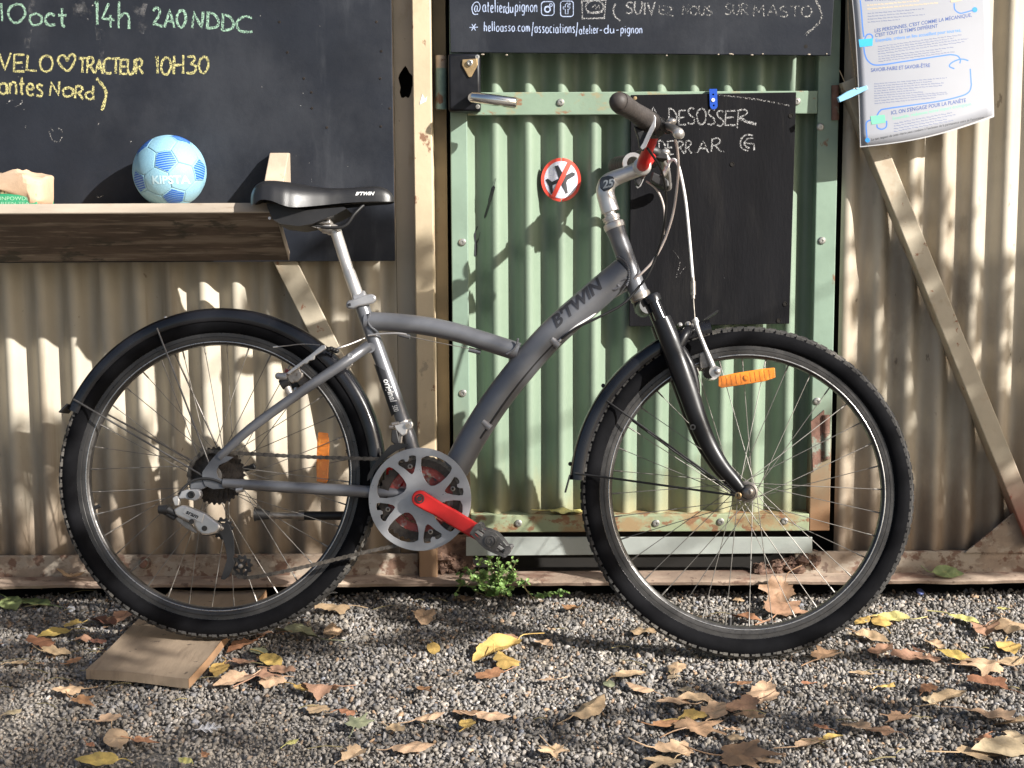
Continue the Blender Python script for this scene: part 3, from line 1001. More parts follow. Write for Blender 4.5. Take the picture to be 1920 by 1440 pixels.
ch.curve([(126, 115), (120, 104), (111, 107), (110, 117), (127, 133), (141, 112), (137, 102), (130, 105), (126, 115)])
ch.word('antes', -2, 80, 176, 180, 34).word('No', 94, 137, 180, 180, 26).word('Rd', 141, 175, 184, 187, 24)
ch.curve([(181, 147), (194, 162), (199, 178), (191, 207)], .0075)
lettering(bb, ch, M['ch_yellow'], 'yellow chalk lines reading VELO TRACTEUR 10H30 and antes Nord')
ch = Chalk(YB, .0028)
ch.curve([(92, 246), (98, 262), (110, 266), (117, 256)])
ch.stroke([(96, 240), (99, 246)])
ch.curve([(108, 240), (116, 244), (116, 250)])
ch.curve([(12, 196), (22, 186), (24, 190)])
ch.curve([(28, 200), (40, 194), (42, 186)])
ch.curve([(180, 366), (186, 371), (193, 366)])
for i in range(26):
    a, b = ch.r.uniform(20, 720), ch.r.uniform(10, 470)
    ch.stroke([(a, b), (a + ch.r.uniform(-2, 3), b + ch.r.uniform(-4, 4))], .002)
lettering(bb, ch, M['ch_faint'], 'faint white chalk marks')
ch = Chalk(YB + .00015, .03)
for pts, w in [([(62, 0), (55, 40), (50, 90)], .016), ([(148, 0), (160, 30), (170, 45)], .03), ([(230, 5), (262, 22), (268, 45), (262, 60)], .02), ([(272, 6), (264, 40)], .012), ([(196, 40), (190, 90), (198, 140)], .014), ([(182, 20), (186, 75)], .016), ([(140, 0), (150, 40)], .02)]:
    ch.curve(pts, w)
lettering(bb, ch, M['ch_smear'], 'wiped grey chalk smears')
for (a, b) in [(524, 41), (706, 41), (539, 98), (715, 96), (570, 147), (713, 147), (613, 239), (714, 237), (731, 203), (584, 173), (585, 203)]:
    part('screw', MB().lathe(P(a, b, YB), (0, -1, 0), [(.0027, 0), (.0027, .0008), (.0014, .0010), (.0012, .0002), (0, .0002)], 10), M['cassette'], bb)

# ------------------------------------------------------------------ shelf below it, with its upright
yA, yB_ = .078, .255
zA, zBt = Z(399, yA, 300), Z(490, yB_, 300)
xs1 = X(546, yB_)
shelf = thing('shelf', 'weathered wooden trough shelf along the foot of the large blackboard', 'shelf', (xs1 - .5, .3, zBt))
dn = Vector((0, zA - zBt, yB_ - yA)).normalized()      # outwards-normal turned: thickness goes up and back
th = .021
A_, B2 = Vector((0, yA, zA)), Vector((0, yB_, zBt))
tk = Vector((0, (zA - zBt), (yB_ - yA))).normalized() * th
fp = MB()
pl4 = [A_, B2, B2 + tk, A_ + tk]
fp.prism([Vector((-2.0, q.y, q.z)) for q in pl4], (xs1 + 2.0, 0, 0))
part('front_plank', fp, M['wood_dark'], shelf, smooth=None, bev=.0015, label='dark sloping front plank')
# upper edge strip, sunlight painted in by a paler wood, a few millimetres proud
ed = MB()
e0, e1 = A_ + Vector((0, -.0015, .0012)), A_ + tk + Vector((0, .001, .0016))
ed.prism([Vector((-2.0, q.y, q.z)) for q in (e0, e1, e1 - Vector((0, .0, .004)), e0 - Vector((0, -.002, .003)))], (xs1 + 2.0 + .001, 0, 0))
part('plank_edge', ed, M['wood_edge'], shelf, smooth=None, bev=.0008, label='upper edge of the front plank, painted pale as sunlit')
en = MB()
en.prism([Vector((xs1 + .0006, q.y, q.z)) for q in pl4], (.0015, 0, 0))
part('plank_end', en, M['wood_edge'], shelf, smooth=None)
zs = (A_ + tk).z - .004
ytk = (A_ + tk).y
part('shelf_board', MB().box((-2.0, ytk + .003, zs - .018), (xs1 - .02, YB - .001, zs)), M['wood'], shelf, smooth=None)
# wedge upright
ub = MB()
xu0, xu1 = X(505, .30, 330), X(541, .30, 330)
zt_ = Z(287, .325, 520)
ub.prism([Vector((xu0, y, z)) for (y, z) in [(YB - .001, zt_), (.312, zt_), (.165, zs + .004), (YB - .001, zs + .004)]], (xu1 - xu0, 0, 0))
part('upright', ub, M['wood_v'], shelf, smooth=None, bev=.002, label='pale wedge-shaped upright behind the saddle')
part('nail', MB().lathe(P(519, 308, .296), (0, -1, .4), [(.003, 0), (.003, .001), (0, .0012)], 8), M['steel'], shelf)

# ------------------------------------------------------------------ long blackboard on the door
xt0, xt1 = X(844, YB), X(1558, YB)
zt0, zt1 = Z(103, YB, 960), Z(103, YB, 960) + .62
tb = thing('blackboard', 'long blackboard above the door rail with small white lettering', 'blackboard', (.3, YB, zt0))
part('board_panel', MB().prism([P(845, 98, YB), P(1558, 104, YB), Vector((xt1 + .006, YB, zt1)), Vector((xt0 - .004, YB, zt1))], (0, .014, 0)), M['board'], tb, smooth=None, bev=.0012)
bt = MB()
for xx in (xt0 + .03, xt1 - .07):
    bt.box((xx, YB + .0145, zt0 + .03), (xx + .04, YD - .0005, zt1))
part('batten', bt, M['wood_dark'], tb, smooth=None)
ch = Chalk(YB, .0023)
ch.word('@', 884, 901, 27, 27, 24).word('atelier', 905, 948, 22, 24, 21, jit=.03, gap=.42).word('du', 948, 962, 24, 24, 18, jit=.03, gap=.42).word('pignon', 966, 1007, 22, 22, 20, jit=.03, gap=.42)


def rrect(x0, y0, x1, y1, r):
    pts = []
    for cx, cy, a0 in ((x1 - r, y0 + r, -90), (x1 - r, y1 - r, 0), (x0 + r, y1 - r, 90), (x0 + r, y0 + r, 180)):
        for k in range(5):
            a = R_(a0 + k * 22.5)
            pts.append((cx + r * math.cos(a), cy + r * math.sin(a)))
    return pts + [pts[0]]


def circ(cx, cy, rx, ry=None, n=18):
    ry = ry or rx
    return [(cx + rx * math.cos(2 * math.pi * k / n), cy + ry * math.sin(2 * math.pi * k / n)) for k in range(n + 1)]


ch.stroke(rrect(1015, 3, 1039, 29, 6))
ch.stroke(circ(1026.5, 17.5, 5.2), .004)
ch.stroke(circ(1033, 9.5, 2.6), .002)
ch.stroke(rrect(1051, 2, 1075, 31, 5))
ch.stroke([(1069, 6), (1063, 6), (1060, 9), (1060, 13), (1056, 13), (1056, 17), (1060, 17), (1060, 26), (1065, 26), (1065, 17), (1068, 17), (1069, 13), (1064, 13), (1065, 9), (1069, 9), (1069, 6)], .0018)
ch.word('*', 880, 896, 58, 58, 14).word('helloasso.com', 908, 993, 58, 59, 16, jit=.03, gap=.42).word('/associations/', 997, 1083, 61, 62, 18, jit=.03, gap=.42).word('atelier', 1086, 1122, 64, 62, 15, jit=.03, gap=.42).word('-du-', 1124, 1160, 62, 62, 15, jit=.03, gap=.42).word('pignon', 1164, 1204, 62, 62, 15, jit=.03, gap=.42)
lettering(tb, ch, M['ch_pen'], 'pale blue pen lines with a social handle and a web address')
ch = Chalk(YB, .0040)
ch.stroke([(1091, 0), (1092, 35), (1133, 34), (1136, 0), (1091, 2)], .0055)
ch.stroke(circ(1115, 13, 17, 12), .004)
ch.stroke([(1110, 14), (1116, 9), (1117, 17), (1123, 9), (1124, 17)], .003)
ch.stroke([(1101, 24), (1130, 22)], .0045)
ch.curve([(1154, 7), (1150, 18), (1153, 30), (1163, 39)])
ch.word('SUIV', 1174, 1228, 26, 28, 22)
lettering(tb, ch, M['ch_white'], 'white chalk frame and bracket')
ch = Chalk(YB, .0038)
ch.word('EZ', 1236, 1262, 26, 30, 16).word('NOUS', 1280, 1335, 28, 28, 17).word('SUR', 1360, 1402, 28, 28, 20).word('MASTO', 1412, 1522, 30, 32, 20)
ch.curve([(1529, 0), (1538, 18), (1539, 38), (1510, 66)], .0055)
ch.stroke([(1512, 64), (1522, 55)], .008)
lettering(tb, ch, M['ch_faint'], 'half rubbed chalk words SUIVEZ NOUS SUR MASTO')
ck = MB()
r = random.Random(8)
for a, b in [(1347, 99), (1370, 98), (1374, 99), (1517, 99), (1550, 98), (1430, 98), (905, 99), (1250, 101), (1410, 100), (950, 100)]:
    t = MB().ball(P(a, b + 3, YB - .0005), .002, 4, (r.uniform(.8, 2.2), .6, .8))
    ck.add(t.v, t.f)
part('paint_chip', ck, M['wood_edge'], tb, smooth=None, label='pale chips along the lower edge')
part('screw_hole', MB().lathe(P(1511, 87, YB - .0003), (0, -1, 0), [(.0042, 0), (0, .0002)], 12), M['void'], tb)

# ------------------------------------------------------------------ small blackboard hanging on the mid rail
ys = YD - .016
sb = thing('blackboard', 'small blackboard on the green door with the chalk words A DESOSSER', 'blackboard', P(1338, 608, ys))
part('board_panel', MB().prism([P(1180, 612, ys), P(1480, 607, ys), P(1493, 173, ys), P(1183, 178, ys)], (0, .012, 0)), M['board2'], sb, smooth=None, bev=.001)
ch = Chalk(ys, .0040)
ch.word('A', 1215, 1235, 225, 224, 24).word('DESOSS', 1253, 1357, 232, 236, 29, jit=.06).word('E', 1360, 1378, 234, 234, 28)
ch.stroke([(1382, 241), (1385, 207)])
ch.curve([(1383, 208), (1395, 205), (1401, 212), (1386, 221)])
ch.stroke([(1386, 221), (1400, 228), (1418, 233)], .007)
ch.word('DE', 1234, 1262, 289, 289, 25).word('RR', 1270, 1297, 288, 288, 24).word('.', 1302, 1305, 287, 287, 24).word('A', 1308, 1328, 286, 286, 24).word('R', 1334, 1352, 285, 285, 24).word('.', 1356, 1359, 284, 284, 24)
ch.curve([(1412, 254), (1398, 253), (1389, 263), (1390, 277), (1403, 283)])
ch.stroke([(1395, 268), (1414, 270), (1414, 282)])
ch.curve([(1412, 259), (1402, 260), (1395, 268), (1398, 274), (1405, 278)])
lettering(sb, ch, M['ch_white'], 'white chalk words A DESOSSER, DERR. AR. G')
ch = Chalk(ys, .0025)
ch.curve([(1345, 178), (1400, 184), (1440, 190), (1480, 198)], .004)
ch.curve([(1262, 470), (1275, 490), (1268, 520), (1285, 500)], .0015)
lettering(sb, ch, M['ch_faint'], 'faint scuffs')
for (a, b) in [(1373, 308), (1483, 217), (1472, 570), (1460, 601)]:
    part('screw_hole', MB().lathe(P(a, b, ys - .0003), (0, -1, 0), [(.0055, 0), (.0048, .0012), (.0045, .0), (0, .0002)], 14), M['void'], sb)
part('screw', MB().lathe(P(1191, 184, ys), (0, -1, 0), [(.004, 0), (.004, .001), (0, .0016)], 10), M['brass'], sb)
# blue plastic strip holding it
cl = MB()
c0, c1 = P(1337, 172, ys - .001), P(1338, 203, ys - .001)
w_ = .0085
pts = [(c0.x - w_, c0.z + .003), (c0.x + w_, c0.z + .003), (c1.x + w_, c1.z + .006)] + [(c1.x + w_ * math.cos(a), c1.z + .006 - w_ * math.sin(a)) for a in [i * math.pi / 8 for i in range(1, 8)]] + [(c1.x - w_, c1.z + .006)]
hl = lambda cx, cz, r: [(cx + r * math.cos(a), cz + r * math.sin(a)) for a in [i * math.pi / 5 for i in range(10)]]
toy = lambda q: [(x, ys - .0035, z) for x, z in q]
hs = [toy(hl(c0.x, c0.z - .006, .0022)), toy(hl(c1.x, c1.z + .006, .0022))]
clip = thing('plastic_strip', 'bright blue plastic strip screwed to the top edge of the small blackboard', 'clip', (c0.x, ys - .003, c1.z))
cl.plate(toy(pts), hs, (0, .0033, 0))
cl.box((c0.x - w_, ys - .0032, c0.z + .0031), (c0.x + w_, ys + .010, c0.z + .006))
M['blue'] = mat('blue_plastic', (.012, .07, .42), .35, var=.06)
part('strip', cl, M['blue'], clip, smooth=None)
part('screw', MB().lathe((c0.x, ys - .0037, (c0.z + c1.z) / 2), (0, -1, 0), [(.0042, 0), (.0040, .0015), (.0018, .0016), (.0015, .0002), (0, .0002)], 12), M['white'], clip)

# ------------------------------------------------------------------ round no-aeroplane sticker (follows the corrugation)
xc931 = X(931, .40)


def door_y(x):
    cc = math.cos(2 * math.pi * (x - xc931) / PITCHX)
    return YD + .016 + .036 * (.5 - .5 * (1.18 * cc - .18 * cc ** 3))


def on_door(px, py, lift):
    """point of the photograph on a foil stretched over the crests of the door"""
    y = YD + .022
    for _ in range(5):
        q = P(px, py, y)
        y = .35 * door_y(q.x) + .65 * (YD + .018) - lift
    return q


def foil(mb, pts, lift, dens=7.):
    """fill a pixel polygon finely enough to follow the door"""
    bm = bmesh.new()
    vs = [bm.verts.new((a, b, 0)) for a, b in pts]
    bm.faces.new(vs)
    xs = [a for a, b in pts]
    x = math.ceil(min(xs) / dens) * dens
    while x < max(xs):
        bmesh.ops.bisect_plane(bm, geom=bm.verts[:] + bm.edges[:] + bm.faces[:], plane_co=(x, 0, 0), plane_no=(1, 0, 0))
        x += dens
    bm.verts.index_update()
    mb.add([on_door(v.co.x, v.co.y, lift) for v in bm.verts], [[v.index for v in f.verts] for f in bm.faces])
    bm.free()


st = thing('round_sticker', 'round white sticker with a black aeroplane crossed out in red, on the green door', 'sticker', P(1052, 337, YD + .02))
M['st_white'] = mat('sticker_white', (.62, .62, .68), .35, var=.04, layers=[((.42, .42, .60), 190, .52, .1, (1.2, 1, 2.2), 2, .8)])
M['st_red'] = mat('sticker_red', (.72, .075, .05), .35, var=.04)
mb = MB(); foil(mb, circ(1052, 337, 37.5, 41, 48)[:-1], .0010)
part('disc', mb, M['st_red'], st, smooth=60)
mb = MB(); foil(mb, circ(1052, 337, 31.5, 35, 48)[:-1], .0016)
part('field', mb, M['st_white'], st, smooth=60)


def zz(q):
    return [(740 + a / 3.428, b / 3.428) for a, b in q]


plane_ = zz([(1028, 1068), (1050, 1062), (1082, 1118), (1098, 1128), (1140, 1106), (1158, 1112), (1158, 1128), (1110, 1158), (1104, 1175), (1114, 1240), (1100, 1246), (1062, 1172), (1014, 1190), (1018, 1240), (1004, 1248), (992, 1196), (968, 1156), (984, 1148), (1012, 1168), (1056, 1146)])
mb = MB(); foil(mb, plane_, .0022, 5)
part('aeroplane', mb, M['darkprint'], st, smooth=60)
mb = MB(); foil(mb, zz([(1112, 1040), (1138, 1050), (1030, 1272), (1004, 1262)]), .0028, 5)
part('bar', mb, M['st_red'], st, smooth=60)
# ================================================================== football
bc = P(318, 322, .254)
br = 67.5 * (.254 + DIST) / FPX
ball = thing('football', 'pale blue football with darker blue striped pentagons, on the shelf', 'ball', (bc.x, bc.y, bc.z - br))
phi = (1 + 5 ** .5) / 2
ico = [Vector(v).normalized() for v in [(-1, phi, 0), (1, phi, 0), (-1, -phi, 0), (1, -phi, 0), (0, -1, phi), (0, 1, phi), (0, -1, -phi), (0, 1, -phi), (phi, 0, -1), (phi, 0, 1), (-phi, 0, -1), (-phi, 0, 1)]]
# turn one pentagon to the place it has in the photograph (upper middle), another near the lower middle
def bdir(px, py):
    d = ((px - 318) / 68, (322 - py) / 68)
    return Vector((d[0], -math.sqrt(max(.01, 1 - d[0] ** 2 - d[1] ** 2)), d[1]))


t0, t1 = bdir(325, 302).normalized(), bdir(335, 372).normalized()
a0 = ico[0]
a1 = min((v for v in ico if v != a0), key=lambda v: (v - a0).length)
def basis(a, b):
    z_ = a.normalized()
    x_ = (b - z_ * b.dot(z_)).normalized()
    return Matrix((x_, z_.cross(x_), z_)).transposed()


RB = basis(t0, t1) @ basis(a0, a1).transposed()
ico = [RB @ v for v in ico]
EDGE = 1.08
M['ball'] = mat('pale_blue_ball', (.24, .45, .57), .45, var=.06, bump=.5, bscale=900, rvar=.05)
M['ball_b'] = mat('mid_blue_print', (.012, .10, .46), .45, var=.06, bump=.3, bscale=900)
part('bladder', MB().ball(bc, br * .982, 20), M['ball'], ball, smooth=60)
nb = lambda v: [w for w in ico if w != v and (w - v).length < EDGE]


def order(c, pts):
    u = (pts[0] - c * pts[0].dot(c)).normalized()
    w = c.cross(u)
    return sorted(pts, key=lambda p: math.atan2(p.dot(w), p.dot(u)))


def panel(pts, sub=4, mats=None):
    """a slightly puffed spherical panel with rounded rim"""
    c = sum(pts, Vector()).normalized()
    n = len(pts)
    rim = []
    for i in range(n):
        for k in range(sub):
            rim.append((pts[i].lerp(pts[(i + 1) % n], k / sub)).normalized())
    q = len(rim)
    mb = MB()
    lv = [(.982, .992), (.96, .999), (.90, 1.0), (.6, 1.001), (.3, 1.001)]
    vs = []
    for f, rr in lv:
        vs += [bc + c.lerp(p, f).normalized() * br * rr for p in rim]
    vs.append(bc + c * br * 1.001)
    fs = [(j * q + i, j * q + (i + 1) % q, (j + 1) * q + (i + 1) % q, (j + 1) * q + i) for j in range(len(lv) - 1) for i in range(q)]
    fs += [((len(lv) - 1) * q + i, (len(lv) - 1) * q + (i + 1) % q, len(vs) - 1) for i in range(q)]
    return mb.add(vs, fs)


for v in ico:
    pts = order(v, [(v * 2 + w).normalized() for w in nb(v)])
    pp = part('panel', panel(pts), M['ball'], ball, smooth=50)
    # printed stripes that fill the pentagon
    c = v
    up = (pts[0] - c * pts[0].dot(c)).normalized()
    sd = (Vector((0, 0, 1)) - c * c.z)
    sd = (sd.normalized() if sd.length > .1 else up) + up * .25
    sd.normalize()
    sx = c.cross(sd)
    R5 = [(p.dot(sx), p.dot(sd)) for p in pts]
    R5 = [(a * .93, b * .93) for a, b in R5]
    mb = MB()
    hi = max(b for a, b in R5); lo = min(b for a, b in R5)
    ns = 9
    for k in range(ns):
        y0 = lo + (hi - lo) * (k + .10) / ns
        y1 = lo + (hi - lo) * (k + .78) / ns
        def span(y):
            xs = []
            for i in range(5):
                (ax, ay), (bx, by) = R5[i], R5[(i + 1) % 5]
                if (ay - y) * (by - y) < 0:
                    xs.append(ax + (bx - ax) * (y - ay) / (by - ay))
            return (min(xs), max(xs)) if len(xs) > 1 else None
        s0, s1 = span(y0), span(y1)
        if not s0 or not s1:
            continue
        vs = []
        for t in range(7):
            for (s, y) in ((s0, y0), (s1, y1)):
                xx = s[0] + (s[1] - s[0]) * t / 6
                vs.append(bc + (c + sx * xx + sd * y).normalized() * br * 1.0045)
        mb.add(vs, [(2 * t, 2 * t + 1, 2 * t + 3, 2 * t + 2) for t in range(6)])
    part('stripes', mb, M['ball_b'], pp, smooth=60)
seen = set()
for i in range(12):
    for j in range(12):
        for k in range(12):
            if i < j < k and all((ico[a] - ico[b]).length < EDGE for a, b in ((i, j), (j, k), (i, k))):
                f = (ico[i], ico[j], ico[k])
                c = sum(f, Vector()).normalized()
                pts = order(c, [(a * 2 + b).normalized() for a in f for b in f if a != b])
                part('panel', panel(pts), M['ball'], ball, smooth=50)


def onball(me, px, py, size):
    vs = []
    for v in me[0]:
        d = bdir(px + v[0] * size, py - v[1] * size)
        vs.append(bc + d.normalized() * br * 1.0050)
    return MB().add(vs, me[1])


part('lettering', onball(TX['KIPSTA'], 333, 337, 1.0), mat('pale_print', (.44, .62, .70), .5), ball, smooth=None, label='pale word on the ball')

# ================================================================== tea box and paper bag
M['teagreen'] = mat('green_card', (.03, .26, .13), .45, var=.08, vscale=20)
M['teacream'] = mat('cream_card', (.48, .44, .24), .5, var=.08, vscale=20)
yb0 = .168
xa0, xa1 = X(-24, yb0), X(84, yb0)
zz0, zz1 = zs + .0005, Z(363, yb0, 60)
tbx = thing('tea_box', 'green cardboard tea box at the left end of the shelf, under the paper bag', 'box', ((xa0 + xa1) / 2, .24, zz0))
part('carton', MB().box((xa0, yb0, zz0), (xa1, .29, zz1)), M['teagreen'], tbx, smooth=None, bev=.001)
part('label_band', MB().box((xa0 + .0002, yb0 - .0008, zz1 + .0005), (X(78, yb0), .285, Z(350, yb0, 60))), M['teacream'], tbx, smooth=None)


def flat_text(key, px, py, size, y, ang=0.):
    vs, fs = TX[key]
    ca, sa = math.cos(ang), math.sin(ang)
    return MB().add([P(px + (v[0] * ca - v[1] * sa) * size, py - (v[0] * sa + v[1] * ca) * size, y) for v in vs], fs)


part('lettering', flat_text('TWININGS', 27, 357.5, 1, yb0 - .0014), M['darkprint'], tbx, smooth=None)
part('lettering', flat_text('GUNPOWDER', 24, 372, 1, yb0 - .0006), mat('pale_green_print', (.30, .52, .36), .5), tbx, smooth=None)
part('lettering', flat_text('GREEN TEA', 24, 381, 1, yb0 - .0006), mat('pale_green_print2', (.26, .48, .34), .5), tbx, smooth=None)


# crumpled bag: a rumpled, half empty sack lying over the box
def bag():
    r = random.Random(22)
    fold = [(r.uniform(14, 46), r.uniform(-50, 50), r.uniform(-30, 30), r.uniform(0, 6), r.uniform(.5, 1)) for _ in range(14)]
    x0, x1 = X(-46, .20), X(103, .20)
    zt, zb = Z(319, .20, 60), Z(357, .20, 60)
    cx, cy, cz = (x0 + x1) / 2, .222, (zt + zb) / 2
    hx, hy, hz = (x1 - x0) / 2, .066, (zt - zb) / 2
    nu, nv = 60, 36
    e = lambda c, p: math.copysign(abs(c) ** p, c)
    vs = []
    for j in range(nv + 1):
        b = -math.pi / 2 + math.pi * j / nv
        for i in range(nu):
            a = 2 * math.pi * i / nu
            x, y, z = hx * e(math.cos(b), .34) * e(math.cos(a), .34), hy * e(math.cos(b), .34) * e(math.sin(a), .34), hz * e(math.sin(b), .42)
            k = 0
            for p, q, t, f, w in fold:
                k += w * (1 - 2 * abs(math.sin(p * x + q * z + t * y + f)))
            k /= len(fold)
            s = .085 * k
            z2 = z + s * .45
            if z < 0:
                z2 += -.017 * (x / hx) * (-z / hz) + .004 * math.sin(x * 60)
                if x > hx * .7:
                    z2 -= .012
            vs.append((cx + x + s * .12, cy + y * (1 + k * .45), cz + z2))
    fs = [(j * nu + i, j * nu + (i + 1) % nu, (j + 1) * nu + (i + 1) % nu, (j + 1) * nu + i) for j in range(nv) for i in range(nu)]
    return MB().add(vs, fs)


M['kraft'] = mat('kraft_paper', (.46, .33, .225), .8, var=.08, vscale=20, bump=.3, bscale=150, layers=[((.44, .28, .17), 40, .58, .1, (1, 1, 1), 6, .6)])
bg_ = solo('paper_bag', bag(), M['kraft'], (X(40, .25), .25, Z(352, .25, 40)), 'crumpled brown paper bag draped over the green tea box', 'paper bag', smooth=12)

# ================================================================== laminated poster, pegs and strings
def poster_y(px, py):
    u = (px - 1600) / 255
    v = (py - 0) / 260
    return .325 - .022 * v - .030 * u * (1 - u) * (1 + v) + .018 * u * v


def PO(px, py, lift=0.):
    return P(px, py, poster_y(px, py) - lift)


def edge(px0, px1, py0, py1, t):
    return (px0 + (px1 - px0) * t, py0 + (py1 - py0) * t)


TLc, TRc, BRc, BLc = (1561, -270), (1830, -290), (1861, 216), (1616, 273)
po = thing('poster', 'laminated white poster with blue lettering pegged to the wall right of the door', 'poster', PO(1740, 245))


def pgrid(grow, lift, nu=22, nv=26):
    vs = []
    for j in range(nv + 1):
        for i in range(nu + 1):
            u, v = i / nu, j / nv
            lx, ly = edge(TLc[0], BLc[0], TLc[1], BLc[1], v)
            lx += 14 * math.sin(v * math.pi) * .9
            rx, ry = edge(TRc[0], BRc[0], TRc[1], BRc[1], v)
            rx += 6 * math.sin(v * math.pi)
            x, y = lx + (rx - lx) * u, ly + (ry - ly) * u + 10 * math.sin(u * math.pi) * v
            gx_, gy_ = (u - .5) * 2 * grow, (v - .5) * 2 * grow
            # round the corners of the sheet
            cu, cv = min(u, 1 - u) * 255, min(v, 1 - v) * 550
            vs.append(PO(x + gx_, y + gy_, lift))
    return MB().add(vs, [(j * (nu + 1) + i, j * (nu + 1) + i + 1, (j + 1) * (nu + 1) + i + 1, (j + 1) * (nu + 1) + i) for j in range(nv) for i in range(nu)])


M['paper'] = mat('laminated_paper', (.35, .36, .395), .3, var=.02, coat=.25, layers=[((.34, .325, .30), 9, .60, .2, (1, 1, 1), 5, .5)])
M['film'] = mat('laminating_film', (.42, .42, .43), .2, var=.03, coat=.3)
M['p_blue'] = mat('poster_blue', (.05, .10, .30), .5, var=.05)
M['p_line'] = mat('poster_line_blue', (.075, .20, .55), .5, var=.05)
M['p_dot'] = mat('poster_bright_blue', (.03, .26, .72), .5, var=.05)
M['p_cyan'] = mat('poster_cyan', (.04, .42, .74), .5, var=.05)
M['p_green'] = mat('poster_green', (.18, .56, .38), .5, var=.05)
M['p_small'] = mat('poster_small_print', (.15, .18, .30), .6, var=.15, vscale=300)
M['p_tan'] = mat('poster_tan_print', (.62, .50, .33), .6, var=.1)
sh = part('sheet', pgrid(0, 0), M['paper'], po, smooth=60)
so_ = sh.modifiers.new('solid', 'SOLIDIFY'); so_.thickness = .0005; so_.offset = -1
fl = part('laminate_rim', pgrid(3.2, -.0009), M['film'], po, smooth=60)


def ptext(key, px, py, slope, size=1.0, m='p_blue'):
    vs, fs = TX[key]
    mb = MB().add([PO(px + v[0] * size, py - v[1] * size + slope * v[0] * size, .0007) for v in vs], fs)
    part('lettering', mb, M[m], po, smooth=None)


ptext('LIEU PARTAGE', 1622, 2, -.04)
ptext('LES PERSONNES', 1640, 61, -.165)
ptext('CEST TOUT', 1641, 69.5, -.155)
ptext('Ensemble, creons', 1642, 79, -.125, 1, 'p_dot')
ptext('SAVOIR-FAIRE', 1633, 135, -.085)
ptext('ICI, ON', 1671, 215, -.17)
ptext('Ensemble, reduisons', 1674, 225, -.19, 1, 'p_green')
ptext('Le non respect', 1634, 264, -.20, 1, 'darkprint')


def pline(pts, wpx, m, closed=False, nm='line'):
    q = [(v.x, v.y) for v in spline([(a, b, 0) for a, b in pts], 6)]
    vs = []
    n = len(q)
    for i in range(n):
        tx, ty = q[min(i + 1, n - 1)][0] - q[max(i - 1, 0)][0], q[min(i + 1, n - 1)][1] - q[max(i - 1, 0)][1]
        l = math.hypot(tx, ty) or 1
        nx_, ny_ = -ty / l * wpx / 2, tx / l * wpx / 2
        vs += [PO(q[i][0] + nx_, q[i][1] + ny_, .0006), PO(q[i][0] - nx_, q[i][1] - ny_, .0006)]
    return MB().add(vs, [(2 * i, 2 * i + 1, 2 * i + 3, 2 * i + 2) for i in range(n - 1)])


def zp(q):          # coordinates read from an enlargement of the poster
    return [(1560 + a / 4.966, b / 4.966) for a, b in q]


mb = MB()
for pts in [[(262, 0), (275, 120), (285, 250), (297, 345)], [(297, 440), (305, 500), (330, 560), (385, 602), (480, 602), (620, 580), (1050, 515), (1120, 510), (1170, 522), (1195, 555), (1190, 590)],
            [(1270, 565), (1210, 550), (1150, 565), (1105, 592), (1095, 620), (1140, 640)], [(1287, 640), (1295, 760), (1296, 800), (1275, 855), (1200, 895), (980, 945), (520, 1010), (450, 1030), (418, 1078)],
            [(360, 1118), (325, 1135), (318, 1180), (328, 1300)], [(418, 1160), (425, 1190), (465, 1203), (505, 1180), (508, 1125)], [(305, 362), (325, 325), (355, 318), (378, 340), (370, 380)], [(1137, 30), (1145, 90), (1190, 122), (1240, 115), (1310, 95)]]:
    t = pline(zp(pts), 2.6, None)
    mb.add(t.v, t.f)
part('curved_line', mb, M['p_line'], po, smooth=None)
for (cx, cy, rr) in [(1330, 90, 25), (331, 1305, 22)]:
    c = zp(circ(cx, cy, rr, rr, 18)[:-1])
    part('dot', MB().add([PO(a, b, .001) for a, b in c], [tuple(range(18))]), M['p_dot'], po, smooth=None)
for q, mm in [([(248, 368), (380, 356), (378, 425), (258, 440)], 'p_cyan'), ([(358, 1082), (490, 1068), (500, 1140), (370, 1160)], 'p_green'), ([(1105, 0), (1212, 0), (1200, 8), (1110, 22)], 'p_tan')]:
    part('printed_tag', MB().add([PO(a, b, .0011) for a, b in zp(q)], [(0, 1, 2, 3)]), M[mm], po, smooth=None)
r = random.Random(3)


def smallprint(x0, y0, x1, slope, rows, dy, h=1.5, m='p_small', widths=None):
    mb = MB()
    for k in range(rows):
        x = x0
        end = x1 - (r.random() ** 2) * (x1 - x0) * .5
        while x < end:
            w = r.uniform(2.5, 9)
            y = y0 + k * dy + slope * (x - x0)
            # every word a run of letter-like upright strokes
            xx = x
            while xx < min(x + w, end):
                hh = h * r.uniform(.75, 1.25)
                mb.add([PO(xx, y, .0006), PO(xx + .75, y + slope * .75, .0006), PO(xx + .75, y - hh, .0006), PO(xx, y - hh, .0006)], [(0, 1, 2, 3)])
                xx += 1.05
            x += w + 1.6
    part('small_print', mb, M[m], po, smooth=None, kind='stuff')


smallprint(1627, 26, 1735, -.085, 4, 5.4)
smallprint(1626, 11, 1760, -.09, 2, 7, 2.2, 'p_tan')
smallprint(1646, 88, 1820, -.145, 4, 4.6)
smallprint(1647, 107, 1790, -.13, 3, 4.4)
smallprint(1639, 158, 1778, -.085, 7, 4.5)
smallprint(1640, 190, 1782, -.10, 2, 4.8)
smallprint(1676, 232, 1800, -.19, 4, 5.0)
smallprint(1612, 77.5, 1634, -.1, 2, 5, 2.0, 'paper')
smallprint(1634, 222, 1658, -.1, 2, 5, 2.0, 'paper')

